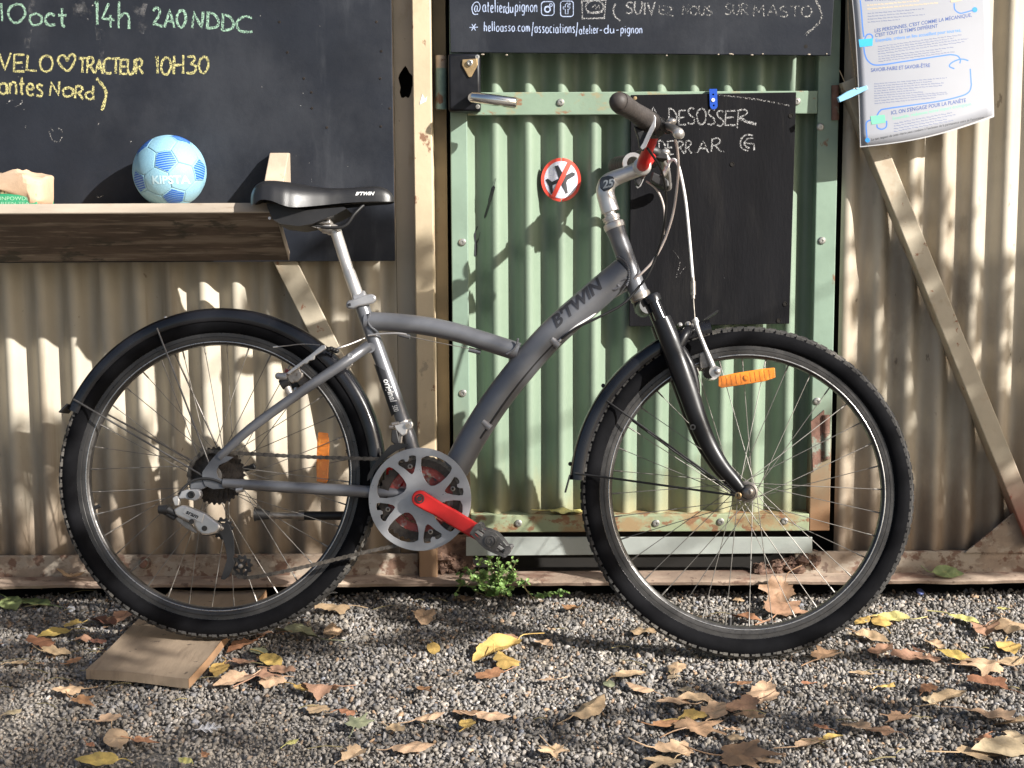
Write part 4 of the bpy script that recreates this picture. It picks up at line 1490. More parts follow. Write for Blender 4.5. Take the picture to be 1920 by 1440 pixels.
# clothes peg
M['peg'] = mat('pale_blue_plastic', (.25, .50, .68), .4, var=.06)
peg = thing('clothes_peg', 'pale blue clothes peg gripping the left edge of the poster', 'clothes peg', PO(1598, 178, .01))
ypg = poster_y(1620, 170)
a0_, a1_ = P(1571, 186, ypg), P(1625, 164, ypg)
ax = (a1_ - a0_).normalized()
upv = Vector((-ax.z, 0, ax.x))
L_ = (a1_ - a0_).length


def legpts(s):
    return [a0_ + ax * (L_ * t) + upv * h for t, h in [(0, -.0075), (.35, -.0075), (.72, -.006), (1, -.0045), (1, .0045), (.72, .006), (.68, .0080), (.35, .0078), (0, .0035)]]


for s in (0, 1):
    off = Vector((0, -.0085 if s == 0 else .0035, 0))
    skew = .0025 if s == 0 else -.0025
    poly = [p + off for p in legpts(s)]
    part('jaw', MB().prism(poly, (0, .005, 0)), M['peg'], peg, smooth=None, bev=.0008)
spr = MB()
cc_ = a0_ + ax * L_ * .62
spr.tube(spline([cc_ + upv * (.0085 * math.cos(t * .9)) + Vector((0, -.010 + .0016 * t, 0)) + ax * .003 * math.sin(t * .9) for t in range(14)], 3), .0009, 6)
part('spring', spr, M['steel'], peg)


def wire(name, pts, rad, m, label, cat):
    q = spline(pts, 6)
    return solo(name, MB().tube(q, rad, 7), m, q[-1], label, cat)


M['twine'] = mat('pale_twine', (.50, .38, .24), .8, var=.2, vscale=200)
wire('string', [P(1594, -60, .35), P(1590, 0, .345), P(1592, 60, .345), P(1600, 120, .345), P(1606, 168, .33)], .0013, M['twine'], 'thin pale string running down beside the left edge of the poster', 'string')
wire('string', [P(1574, 132, .37), P(1582, 150, .365), P(1592, 172, .345)], .0011, M['twine'], 'short stretched string from the door edge to the blue peg', 'string')

# ================================================================== plank under the rear wheel
zpk = .023
FL, FR, BR_, BL_ = G(161, 1258, zpk), G(353, 1273, zpk), G(499, 1107, zpk), G(321, 1107, zpk)
pk = thing('plank', 'grey wooden plank lying on the gravel under the rear wheel', 'plank', (FL + FR + BR_ + BL_) / 4 - Vector((0, 0, zpk + .004)))
nu, nv = 10, 22
vs, fs = [], []
for lay in (0, 1):
    for j in range(nv + 1):
        for i in range(nu + 1):
            u, v = i / nu, j / nv
            q = FL.lerp(FR, u).lerp(BL_.lerp(BR_, u), v)
            cup = .0045 * (1 - (2 * u - 1) ** 2) * -1 + .003
            vs.append((q.x + .002 * math.sin(v * 9), q.y + (.006 * math.sin(u * 3.0) * (1 - v)), q.z + cup - (0 if lay == 0 else .019) + (.004 * (1 - v) * math.sin(u * 4))))
W_ = nu + 1
K_ = W_ * (nv + 1)
top = [(j * W_ + i, j * W_ + i + 1, (j + 1) * W_ + i + 1, (j + 1) * W_ + i) for j in range(nv) for i in range(nu)]
fs = top + [tuple(K_ + k for k in f[::-1]) for f in top]
sidesA = [(i, K_ + i, K_ + i + 1, i + 1) for i in range(nu)] + [(nv * W_ + i + 1, K_ + nv * W_ + i + 1, K_ + nv * W_ + i, nv * W_ + i) for i in range(nu)] + [(j * W_, (j + 1) * W_, K_ + (j + 1) * W_, K_ + j * W_) for j in range(nv)]
mb = MB().add(vs, fs).add(vs, sidesA)
part('board', mb, M['plank'], pk, smooth=30)
er = [((j + 1) * W_ + nu, j * W_ + nu, K_ + j * W_ + nu, K_ + (j + 1) * W_ + nu) for j in range(nv)]
mb = MB().add([Vector(v) + Vector((.0004, 0, -.0004)) for v in vs], er)
part('cut_edge', mb, M['plank_end'], pk, smooth=None, label='fresh orange sawn edge')

# ================================================================== weed at the foot of the door
wd = thing('weed', 'small bright green leafy weed growing from the gravel below the pedal', 'plant', G(925, 1122, 0))
r = random.Random(15)
M['stemg'] = mat('weed_stem', (.23, .19, .09), .7, var=.2)
M['leafg'] = mat('weed_leaf', (.19, .31, .085), .5, var=.25, vscale=60, layers=[((.30, .42, .16), 90, .56, .1, (1, 1, 1), 4, .6)])
stems, leaves = MB(), MB()
tops = []
def lf(c, d, s):
    d = d.normalized()
    sd = d.cross(Vector((r.uniform(-.4, .4), r.uniform(-1, .2), 1))).normalized()
    nn = sd.cross(d)
    q = [c, c + d * s * .35 + sd * s * .34 + nn * s * .1, c + d * s * .75 + sd * s * .3, c + d * s, c + d * s * .75 - sd * s * .3, c + d * s * .35 - sd * s * .34 + nn * s * .1]
    s *= 1.3
    q = [c + (v - c) * 1.3 for v in q]
    leaves.add(q + [c + d * s * .5 - nn * s * .06], [(0, 1, 6), (1, 2, 6), (2, 3, 6), (3, 4, 6), (4, 5, 6), (5, 0, 6)])


def sprig(p0, p1, nleaf, s, y0, y1, bend=6):
    pts = []
    k = 6
    for i in range(k + 1):
        t = i / k
        a = p0[0] + (p1[0] - p0[0]) * t + (bend * math.sin(t * math.pi) * r.uniform(-1, 1))
        b = p0[1] + (p1[1] - p0[1]) * t + r.uniform(-2, 2)
        pts.append(P(a, b, y0 + (y1 - y0) * t))
    q = spline(pts, 3)
    stems.tube(q, [.0011 * (1 - .6 * i / len(q)) for i in range(len(q))], 5)
    for i in range(nleaf):
        t = .15 + .85 * r.random() ** .8
        c = q[min(len(q) - 1, int(t * (len(q) - 1)))]
        lf(c, Vector((r.uniform(-1, 1), r.uniform(-1, .6), r.uniform(-.3, 1))), s * r.uniform(.6, 1.3))


base = (925, 1120)
for p1, n, s in [((880, 1080), 30, .009), ((970, 1070), 30, .0095), ((990, 1090), 24, .009), ((908, 1052), 26, .009), ((940, 1070), 36, .010), ((868, 1062), 26, .0085), ((858, 1090), 16, .008), ((895, 1045), 22, .008), ((915, 1040), 22, .008), ((935, 1048), 30, .009), ((950, 1055), 26, .009), ((972, 1046), 26, .008), ((905, 1075), 34, .010), ((925, 1080), 44, .010), ((945, 1090), 44, .010), ((960, 1085), 34, .0095), ((930, 1105), 40, .010), ((915, 1112), 30, .009), ((885, 1068), 24, .008), ((962, 1045), 18, .0075), ((900, 1095), 26, .009), ((950, 1108), 30, .009)]:
    sprig((base[0] + r.uniform(-14, 18), base[1] - 2), p1, n, s, .302, .27 + r.uniform(-.04, .03))
sprig((855, 1122), (862, 1072), 26, .008, .30, .29)
sprig((1000, 1122), (955, 1060), 4, .006, .30, .29)
sprig((1000, 1124), (968, 1082), 6, .007, .30, .28)
sprig((995, 1124), (1068, 1108), 46, .0075, .29, .27, 3)
sprig((1005, 1122), (1035, 1110), 30, .0075, .28, .27, 3)
part('stem', stems, M['stemg'], wd, smooth=40)
part('foliage', leaves, M['leafg'], wd, smooth=None, kind='stuff')
# ================================================================== the bicycle (everything below in its own leaning space)
bike = thing('bicycle', 'grey step-through hybrid bicycle with red crank leaning against the container door', 'bicycle', BROOT)
bike.rotation_euler = (-BLEAN, 0, BYAW)
ORG[bike.name] = Vector((0, 0, 0))
YV = Vector((0, 1, 0))
RT = .3325


def bp(name, mb, m, parent=None, smooth=35, bev=0, **k):
    return part(name, mb, m if not isinstance(m, str) else M[m], parent or bike, smooth=smooth, bev=bev, **k)


def bl(pts, off=0.):
    return [B(a, b, off) for a, b in pts]


def bprism(pts, off, thick):
    """pixel outline at the near side 'off', thickened away from the viewer"""
    mb = MB()
    return mb.prism([Vector((q.x, q.y, q.z)) for q in bl(pts, off)], (0, thick, 0))


def rod(pts, off, r, n=10, sub=5, flat=1.):
    offs = off if isinstance(off, (list, tuple)) else [off] * len(pts)
    q = [B(a, b, o) for (a, b), o in zip(pts, offs)]
    if isinstance(r, (list, tuple)):
        q, rr = spline(q, sub, list(r))
    else:
        q, rr = (spline(q, sub), r) if len(q) > 2 else (q, r)
    return MB().tube(q, rr, n, flat=flat)


def px(n):
    return n * KB


def lettered(key, c_px, wpx, hpx, ang, parent, m, off=None, axis=None, rad=None, label=None):
    """flat print on a tube: the text turned by ang in the picture plane, wrapped round a tube of radius rad"""
    vs, fs = TX[key]
    c = B(c_px[0], c_px[1], 0 if off is None else off)
    e1 = Vector((math.cos(ang), 0, math.sin(ang)))
    e2 = Vector((-math.sin(ang), 0, math.cos(ang)))
    out = []
    for v in vs:
        s, t = v.x * px(wpx), v.y * px(hpx)
        y = off if rad is None else None
        q = c + e1 * s + e2 * t
        if rad is not None:
            a, tdir = axis            # a point of the tube's axis (x,z) and its direction
            w = Vector((q.x - a.x, 0, q.z - a.z))
            nn = Vector((-tdir.z, 0, tdir.x))
            dd = w.dot(nn)
            y = -math.sqrt(max(1e-8, rad * rad - dd * dd)) - .0008
        out.append(Vector((q.x, y, q.z)))
    return part('lettering', MB().add(out, fs), M[m], parent, smooth=None, label=label)


# ------------------------------------------------------------------ wheels
def wheel(name, hub, label, seed, rear=False):
    w = link(name, None, bike)
    w.empty_display_size = .05
    ORG[w.name] = Vector((0, 0, 0))
    w['label'] = label
    c = Vector((hub.x, 0, hub.z))
    ty = MB().lathe(c, YV, [(.2905, .0115), (.299, .0195), (.309, .0238), (.318, .0226), (.3245, .0175), (.3285, .0135), (.3285, -.0135), (.3245, -.0175), (.318, -.0226), (.309, -.0238), (.299, -.0195), (.2905, -.0115)], 128, closed=True)
    bp('tyre', ty, 'rubber', w, 50)
    tr = MB()
    n = 96
    for k in range(n):
        for sd in (-1, 1):
            a = 2 * math.pi * (k + (.25 if sd > 0 else 0)) / n
            for (da, y0, y1, ro, ri) in ((0, .0125, .0200, .3300, .3215), (.026, .0150, .0195, .3285, .3215)):
                t = MB().box((-.0046, y0, ri), (.0046, y1, ro))
                if da:
                    t = MB().box((-.0030, y0, ri), (.0030, y1, ro))
                t.v = [Vector((v.x, v.y * sd, v.z - (abs(v.y) - .0125) * .45)) for v in t.v]
                t.xf(Matrix.Translation(c) @ Matrix.Rotation(a + da, 4, 'Y'))
                tr.add(t.v, t.f)
        a = 2 * math.pi * (k + .5) / n
        for y0 in (-.0105, -.003, .0045):
            t = MB().box((-.0075, y0, .327), (.0075, y0 + .0062, .3318))
            t.xf(Matrix.Translation(c) @ Matrix.Rotation(a, 4, 'Y'))
            tr.add(t.v, t.f)
    bd_ = MB().lathe(c, YV, [(.3255, -.0168), (.3287, -.0135), (.3292, 0), (.3287, .0135), (.3255, .0168)], 128)
    tr.add(bd_.v, bd_.f)
    bp('tread', tr, 'tread', w, None, kind='stuff')
    rm = MB().lathe(c, YV, [(.2935, .0118), (.2935, .0132), (.2850, .0130), (.2842, .0122), (.2835, .0130), (.2745, .0128), (.2690, .0085), (.2675, 0), (.2690, -.0085), (.2745, -.0128), (.2835, -.0130), (.2842, -.0122), (.2850, -.0130), (.2935, -.0132), (.2935, -.0118)], 128, closed=True)
    bp('rim', rm, 'rim', w, 40)
    for nm, rr_, yy, hw_ in (('rim_lip', .2938, .0126, .0012), ('rim_lip', .2743, .0126, .0010)):
        for sd in (-1, 1):
            bp(nm, MB().lathe(c, YV, [(rr_ - hw_, sd * yy), (rr_ - hw_, sd * (yy + .0009)), (rr_, sd * (yy + .0014)), (rr_ + hw_, sd * (yy + .0009)), (rr_ + hw_, sd * yy)], 128, closed=True), 'rim_edge', w, 60)
    hb = MB()
    if rear:
        hb.lathe(c, YV, [(0, -.064), (.008, -.064), (.009, -.05), (.018, -.045), (.024, -.022), (.024, -.019), (.015, -.015), (.014, .028), (.024, .032), (.024, .036), (.010, .040), (.008, .062), (0, .062)], 24)
    else:
        hb.lathe(c, YV, [(0, -.058), (.007, -.058), (.0075, -.046), (.0135, -.044), (.0150, -.041), (.0205, -.037), (.0205, -.033), (.0125, -.027), (.0115, 0), (.0125, .027), (.0205, .033), (.0205, .037), (.0150, .041), (.0135, .044), (.0075, .046), (.007, .058), (0, .058)], 24)
    bp('hub', hb, 'steel', w, 40)
    rr = random.Random(seed)
    fy0, fy1, fr = ((-.0205, .034, .0225) if rear else (-.035, .035, .0185))
    for k in range(36):
        side = k % 2
        y = fy0 if side == 0 else fy1
        a = 2 * math.pi * (k + .5 + seed * .37) / 36
        sgn = 1 if (k // 2) % 2 else -1
        ha = a + sgn * R_(68)
        p0 = c + Vector((math.sin(ha) * fr, y + (.0022 if (k // 2) % 2 else -.0022), math.cos(ha) * fr))
        p1 = c + Vector((math.sin(a) * .268, (.002 if side else -.002), math.cos(a) * .268))
        d = (p1 - p0)
        sp = MB().tube([p0, p0 + d * .93], .00085, 6)
        sp.tube([p0 + d * .945, p0 + d], .0017, 6)
        sp.tube([p0 + d * .93, p0 + d * .945], [.00085, .0017], 6, caps=False)
        bp('spoke', sp, 'spoke', w, 60)
    return w, c


hubF = B(1399, 930, -.01)
hubR = B(409, 894, -.01)
# rest both tyres on what carries them: gravel in front, the plank behind
hubF.z = RT + .001
hubR.z = RT + (zpk + .003) / math.cos(BLEAN)
wF, cF = wheel('front_wheel', hubF, 'front wheel', 1)
wR, cR = wheel('rear_wheel', hubR, 'rear wheel with the sprockets', 2, True)
vv = MB().tube([B(1366, 1195, 0), B(1368, 1172, 0)], .0030, 8)
vv.tube([B(1368, 1178, 0), B(1369, 1158, 0)], .0042, 8)
bp('valve', vv, 'blackm', wF)
vr = MB().tube([B(164, 957, 0), B(182, 950, 0)], .0030, 8).tube([B(176, 953, 0), B(188, 948, 0)], .0042, 8)
bp('valve', vr, 'blackm', wR)
M['amber'] = mat('amber_reflector', (.72, .22, .02), .2, var=.1, vscale=60, coat=.4, layers=[((.85, .36, .05), 40, .55, .1, (3, 1, 1), 4, .7)])


def reflector(c, e1, e2, L, H, par):
    mb = MB()
    pr = [(-.5, -.34), (-.47, .38), (-.2, .46), (.3, .5), (.48, .46), (.5, .42), (.485, -.30), (.3, -.46), (-.2, -.5), (-.45, -.5)]
    mb.prism([c + e1 * (a * L) + e2 * (b * H) for a, b in pr], (0, .006, 0))
    o = bp('reflector', mb, 'amber', par, None, .0012)
    k = MB()
    for i in range(-5, 6):
        if i:
            q = c + e1 * (L * i * .082)
            k.prism([q + e1 * -.0022 + e2 * H * .36, q + e1 * .0022 + e2 * H * .36, q + e1 * .0022 - e2 * H * .36, q - e1 * .0022 - e2 * H * .36], (0, -.0008, 0))
    k.lathe(c, (0, -1, 0), [(.006, 0), (.006, .003), (.003, .0035), (0, .003)], 12)
    t = MB().add(k.v, k.f)
    part('reflector_rib', t, M['amber'], par, smooth=None)


ca = math.atan2(8, 55)
reflector(B(1400, 708, -.022), Vector((math.cos(ca), 0, math.sin(ca))), Vector((-math.sin(ca), 0, math.cos(ca))), px(110), px(25), wF)
reflector(B(605, 858, .005), Vector((.04, 0, 1)).normalized(), Vector((-1, 0, .04)).normalized(), px(98), px(25), wR)

# ------------------------------------------------------------------ frame
fr = MB()
bbc = B(797, 922, 0)
st_top, st_bot = B(678, 572, 0), bbc
fr.tube([st_top, B(770, 828, 0)], .0150, 24)
fr.tube([B(768, 824, 0), bbc], .0150, 24)
dt = [(1172, 507), (1140, 534), (1100, 569), (1040, 622), (985, 682), (930, 752), (885, 822), (850, 884), (806, 935)]
dtr = [27, 28, 28.5, 28, 27.5, 27, 26.5, 26.5, 25]
q, rr = spline(bl(dt), 8, [px(v) for v in dtr])
fr.tube(q, rr, 32, flat=.82)
dt_curve, dt_rad = q, rr
tt = [(684, 602), (730, 604), (790, 610), (850, 622), (910, 640), (972, 660)]
q2, rr2 = spline(bl(tt), 6, [px(v) for v in (18, 18, 18, 18, 18, 18)])
fr.tube(q2, rr2, 28)
fr.tube([B(1153, 428, 0), B(1158, 441, 0), B(1192, 536, 0), B(1200, 556, 0)], [.0205, .0190, .0190, .0205], 28)
fr.lathe(bbc, YV, [(0, -.036), (.0205, -.036), (.0205, .036), (0, .036)], 28)
for s in (-1, 1):
    y = s * .066
    # seat stays and chain stays with flattened dropouts
    sst = [B(692, 648, s * .016), B(676, 659, s * .022), B(640, 684, s * .043), B(560, 738, s * .052), B(470, 803, s * .060), B(410, 858, y)]
    q3, r3 = spline(sst, 5, [.0115, .0112, .0108, .0102, .0098, .0085])
    fr.tube(q3, r3, 16)
    cst = [B(780, 928, s * .028), B(740, 926, s * .042), B(690, 922, s * .050), B(600, 917, s * .055), B(500, 911, s * .060), B(418, 906, y)]
    q4, r4 = spline(cst, 5, [.0125, .0128, .0122, .0118, .0112, .0095])
    fr.tube(q4, r4, 16)
    plate = [(408, 848), (421, 856), (436, 858), (425, 866), (409, 873), (404, 885), (407, 896), (415, 900), (430, 902), (432, 910), (418, 917), (398, 918), (384, 912), (378, 900), (378, 886), (388, 872), (396, 862)]
    fr.prism([Vector((v.x, y - .003, v.z)) for v in bl([(a + 2, b - 1) for a, b in plate], y)], (0, .006, 0))
fr.tube([B(694, 652, -.018), B(694, 652, .018)], .0105, 12)
# weld beads
def weld(pts, r=.0032):
    t = MB()
    q = spline(pts, 5)
    for p_ in q:
        b_ = MB().ball(p_, r, 4, (1, 1, .8))
        t.add(b_.v, b_.f)
    return t
for w_ in (weld(bl([(1158, 482), (1170, 489), (1177, 503), (1180, 520), (1175, 535)], -.0215)), weld(bl([(1175, 522), (1165, 526), (1156, 533), (1160, 538), (1152, 543), (1142, 541), (1137, 538), (1128, 546), (1124, 556)], -.018), .0042), weld(bl([(693, 588), (690, 600), (694, 612), (706, 622)], -.0165)), weld(bl([(971, 636), (968, 648), (960, 658), (950, 664)], -.0205), .0028)):
    fr.add(w_.v, w_.f)
# cable stops
for (a, b, s) in [(758, 628, .004), (890, 657, .004)]:
    c = B(a, b, 0)
    fr.tube([c - Vector((.012, 0, -.002)), c + Vector((.012, 0, -.004))], .0052, 10)
frame = bp('frame', fr, 'frame', None, 45)
bs_ = MB().lathe(B(656.5, 667, -.046), YV, [(0, 0), (.0036, 0), (.0036, -.001), (.0052, -.001), (.0052, .012), (0, .012)], 14)
bp('boss', bs_, 'silverp', frame)
# black decal on the seat tube
a_ = B(724, 700, 0)
sd_ = (bbc - st_top).normalized()
dc = MB()
nn_ = Vector((-sd_.z, 0, sd_.x))


def on_seat(px_, py_, lift=.0005):
    q = B(px_, py_, -.012)
    w = Vector((q.x - st_top.x, 0, q.z - st_top.z))
    d = max(-.0149, min(.0149, w.dot(nn_)))
    s = w.dot(sd_)
    axp = st_top + sd_ * s
    return Vector((axp.x + nn_.x * d, -math.sqrt(max(0, (.0150 + lift) ** 2 - d * d)), axp.z + nn_.z * d))


vs = []
nk = 12
rowsL = [(700, 687), (712, 728), (727, 768), (729, 772)]
for i in range(nk + 1):
    t = i / nk
    for j in range(9):
        u = -1 + 2 * j / 8
        s0 = px(118) + px(12) * (u + 1) / 2 * -1 + px(10) * (1 - u) * 0
        s1 = px(203)
        st0 = px(132) + px(16) * u
        s = st0 + (px(218) + px(-6) * u - st0) * t
        d = u * .0148
        axp = st_top + sd_ * s
        vs.append(Vector((axp.x + nn_.x * d, -math.sqrt(max(0, .0154 ** 2 - d * d)), axp.z + nn_.z * d)))
dc.add(vs, [(i * 9 + j, i * 9 + j + 1, (i + 1) * 9 + j + 1, (i + 1) * 9 + j) for i in range(nk) for j in range(8)])
part('decal', dc, mat('black_decal', (.03, .03, .033), .35), frame, smooth=60)
ang_s = math.atan2(sd_.z, sd_.x)
lettered('original', (733.5, 733), 47, 12, ang_s, frame, 'wht', axis=(st_top, sd_), rad=.0157)
lettered('500', (743.5, 766), 13, 9.5, ang_s, frame, 'wht', axis=(st_top, sd_), rad=.0157)
# name on the down tube
vs, fs = TX['BTWIN']
cB = B(1082, 567, -.022)
ang_d = math.atan2(79, 96)
ang_d = math.radians(41.5)
e1, e2 = Vector((math.cos(ang_d), 0, math.sin(ang_d))), Vector((-math.sin(ang_d), 0, math.cos(ang_d)))
out = []
for v in vs:
    p_ = cB + e1 * v.x * px(124) + e2 * v.y * px(22)
    k = min(range(len(dt_curve)), key=lambda i: (Vector((dt_curve[i].x - p_.x, 0, dt_curve[i].z - p_.z))).length)
    k = max(1, min(len(dt_curve) - 2, k))
    td = (dt_curve[k + 1] - dt_curve[k - 1]).normalized()
    n2 = Vector((-td.z, 0, td.x))
    d = Vector((p_.x - dt_curve[k].x, 0, p_.z - dt_curve[k].z)).dot(n2)
    r_ = dt_rad[k]
    out.append(Vector((p_.x, -.82 * math.sqrt(max(1e-8, r_ * r_ - d * d)) - .0009, p_.z)))
part('lettering', MB().add(out, fs), M['darkprint'], frame, smooth=None, label='dark name on the down tube')

# ------------------------------------------------------------------ seat post, clamp, saddle
sp_ = MB()
sp_.tube([B(629, 432, 0), B(653, 508, 0)], .0118, 20)
sp_.tube([B(653, 507, 0), B(655, 512, 0), B(678, 575, 0)], [.0118, .0130, .0130], 20)
sp_.tube(spline([B(606, 428, 0), B(618, 430, 0), B(627, 432, 0), B(632, 440, 0)], 4), [.010] * 4 + [.012] * 9, 16)
post = bp('seat_post', sp_, 'silver', None, 50)
cl_ = MB()
cl_.prism(bl([(592, 424), (617, 421), (620, 423), (618, 427), (594, 428)], -.024), (0, .048, 0))
cl_.prism(bl([(593, 410), (595, 415), (612, 415), (614, 407), (618, 405), (619, 418), (596, 419), (592, 414)], -.02), (0, .04, 0))
cl_.prism(bl([(570, 418), (594, 423), (592, 427), (572, 421)], -.024), (0, .006, 0))
part('saddle_clamp', cl_, M['silver'], post, smooth=None, bev=.0008)
qr = MB()
qr.tube([B(664, 565, 0), B(688, 558, 0)], .0160, 20)
qr.prism(bl([(648, 571), (651, 564), (668, 559), (682, 553), (697, 551), (704, 554), (705, 562), (699, 568), (684, 572), (672, 574), (662, 579), (650, 578)], -.022), (0, .011, 0))
o = bp('seat_collar', qr, 'silverp', None, 40, .003)
part('slot', bprism([(651, 570), (657, 568), (658, 573), (652, 575)], -.0226, .001), M['darkprint'], o, smooth=None)

stn = [(477.5, 376, 381, .020), (481, 361, 386, .052), (490, 350, 385.5, .068), (505, 344.5, 377, .078), (525, 344, 379, .080), (545, 345.5, 387, .076), (562, 347.5, 390.5, .068), (590, 352, 388.5, .052), (620, 354.5, 385, .039), (650, 354, 381.5, .031), (680, 352, 379.5, .026), (705, 350.5, 378.5, .023), (722, 354, 378.5, .019), (733, 362, 378.5, .013), (738.5, 371, 378, .005)]
qs, vals = spline([Vector((a, b, c)) for a, b, c, d in stn], 4, [d for *_, d in stn])
sec = []
NS = 15
for p_, hw in zip(qs, vals):
    t_, b_ = B(p_.x, p_.y, 0), B(p_.x, p_.z, -hw * .8)
    row = []
    for k in range(NS):
        a = math.pi * k / (NS - 1)            # from the near rim over the top to the far rim
        c = math.cos(a)
        y = -hw * math.copysign(abs(c) ** .62, c)
        h = math.sin(a) ** .62
        row.append(Vector((t_.x, y, b_.z + (t_.z - b_.z) * h)))
    sec.append(row)
sm_ = MB()
W_ = NS
vs = [v for row in sec for v in row]
fs = [(i * W_ + k, i * W_ + k + 1, (i + 1) * W_ + k + 1, (i + 1) * W_ + k) for i in range(len(sec) - 1) for k in range(W_ - 1)]
fs += [tuple(range(W_)), tuple(range((len(sec) - 1) * W_, len(sec) * W_))[::-1]]
sm_.add(vs, fs)
saddle = bp('saddle', sm_, 'saddle', None, 70)
# underside shell, a little inside the cover
un = MB()
vs = []
for p_, hw in zip(qs, vals):
    b_ = B(p_.x, p_.z, 0)
    for k in range(7):
        u = -1 + 2 * k / 6
        vs.append(Vector((b_.x, u * hw * .93, b_.z + .003 - .004 * (1 - u * u))))
un.add(vs, [(i * 7 + k, i * 7 + k + 1, (i + 1) * 7 + k + 1, (i + 1) * 7 + k) for i in range(len(qs) - 1) for k in range(6)])
un.prism(bl([(499, 381), (520, 382), (548, 391), (575, 394), (610, 391), (645, 388), (650, 391), (630, 402), (606, 411), (585, 420), (560, 424), (527, 420), (512, 412), (505, 398)], -.040), (0, .080, 0))
part('shell', un, M['blackm'], saddle, smooth=40)
ra = MB()
for s in (-1, 1):
    y = .0215 * s
    ra.tube(spline([B(682, 384, y * .6), B(664, 402, y), B(650, 421, y), B(632, 427, y), B(600, 425, y), B(565, 419, y), B(535, 413, y * 1.3), B(517, 405, y * 1.5)], 5), .0036, 8)
part('rail', ra, M['blackm'], saddle, smooth=60)
vs, fs = TX['BTWIN']
cS = B(688, 367, 0)
out = []
for v in vs:
    x, z = cS.x + v.x * px(37) * 1.0, cS.z + v.y * px(6.5) + v.x * px(37) * .03
    i = min(range(len(sec)), key=lambda i: abs(sec[i][0].x - x))
    row = sec[i]
    hw, zt, zb = vals[i], max(r_.z for r_ in row), row[0].z
    h = max(0, min(1, (z - zb) / (zt - zb)))
    a = math.asin(min(1, h ** (1 / .62)))
    out.append(Vector((x, -hw * math.cos(a) ** .62 - .0013, z)))
part('lettering', MB().add(out, fs), M['wht'], saddle, smooth=None, label='white name on the saddle side')
part('rivet', MB().lathe(B(505.5, 409, -.041), (0, -1, 0), [(.003, 0), (.003, .001), (.0012, .001), (0, 0)], 10), M['silver'], saddle)

# ------------------------------------------------------------------ headset, stem, handlebar
hs = MB()
hs.lathe(B(1152, 424, 0), (B(1140, 392, 0) - B(1152, 424, 0)), [(0, -.006), (.0215, -.006), (.0225, .0), (.0215, .006), (.0165, .009), (.0165, .013), (.0185, .0135), (.0185, .021), (.0165, .0215), (.0125, .023), (.0125, .040), (0, .040)], 26)
bp('headset', hs, 'silver', None, 40)
hs2 = MB().lathe(B(1199, 553, 0), (B(1205, 570, 0) - B(1199, 553, 0)), [(0, -.004), (.0215, -.004), (.0225, .002), (.0205, .006), (.021, .010), (.018, .014), (0, .014)], 26)
bp('lower_headset', hs2, 'steel', None, 40)
sm2 = MB()
q, rr = spline(bl([(1145, 398), (1139, 378), (1135, 358), (1140, 343), (1152, 335), (1172, 327), (1190, 320), (1204, 313)]), 5, [.0190, .0185, .0188, .0185, .0165, .0150, .0155, .0175])
sm2.tube(q, rr, 24, flat=.95)
sm2.tube([B(1204, 312, -.026), B(1204, 312, -.023), B(1204, 312, .023), B(1204, 312, .026)], [.0165, .0190, .0190, .0165], 24)
stem = bp('stem', sm2, 'stem', None, 60)
cap_ = [(1124, 338), (1128, 332), (1140, 329), (1150, 331), (1153, 340), (1150, 349), (1142, 356), (1132, 359), (1125, 352)]
part('badge', bprism(cap_, -.0195, .006), mat('dark_badge', (.035, .045, .06), .35), stem, smooth=None, bev=.0015)
vs, fs = TX['25']
cc = B(1140, 344, -.0203)
part('lettering', MB().add([cc + Vector((v.x * px(20), 0, v.y * px(15) + v.x * px(4))) for v in vs], fs), mat('badge_print', (.25, .28, .31), .4), stem, smooth=None)
bar = MB()
near = [(1204, 312, 0), (1206, 308, -.030), (1212, 288, -.062), (1222, 262, -.100), (1228, 244, -.130), (1222, 233, -.165), (1202, 218, -.215), (1176, 202, -.270), (1163, 193, -.298)]
nq = [B(a, b, o) for a, b, o in near]
full = [Vector((v.x, -v.y, v.z)) for v in nq[:0:-1]] + nq
fs_ = spline(full, 5)
bar.tube(fs_, [.0130 if abs(p_.y) < .05 else .0113 for p_ in fs_], 18)
hbar = bp('handlebar', bar, 'red', None, 60, label='red riser handlebar')
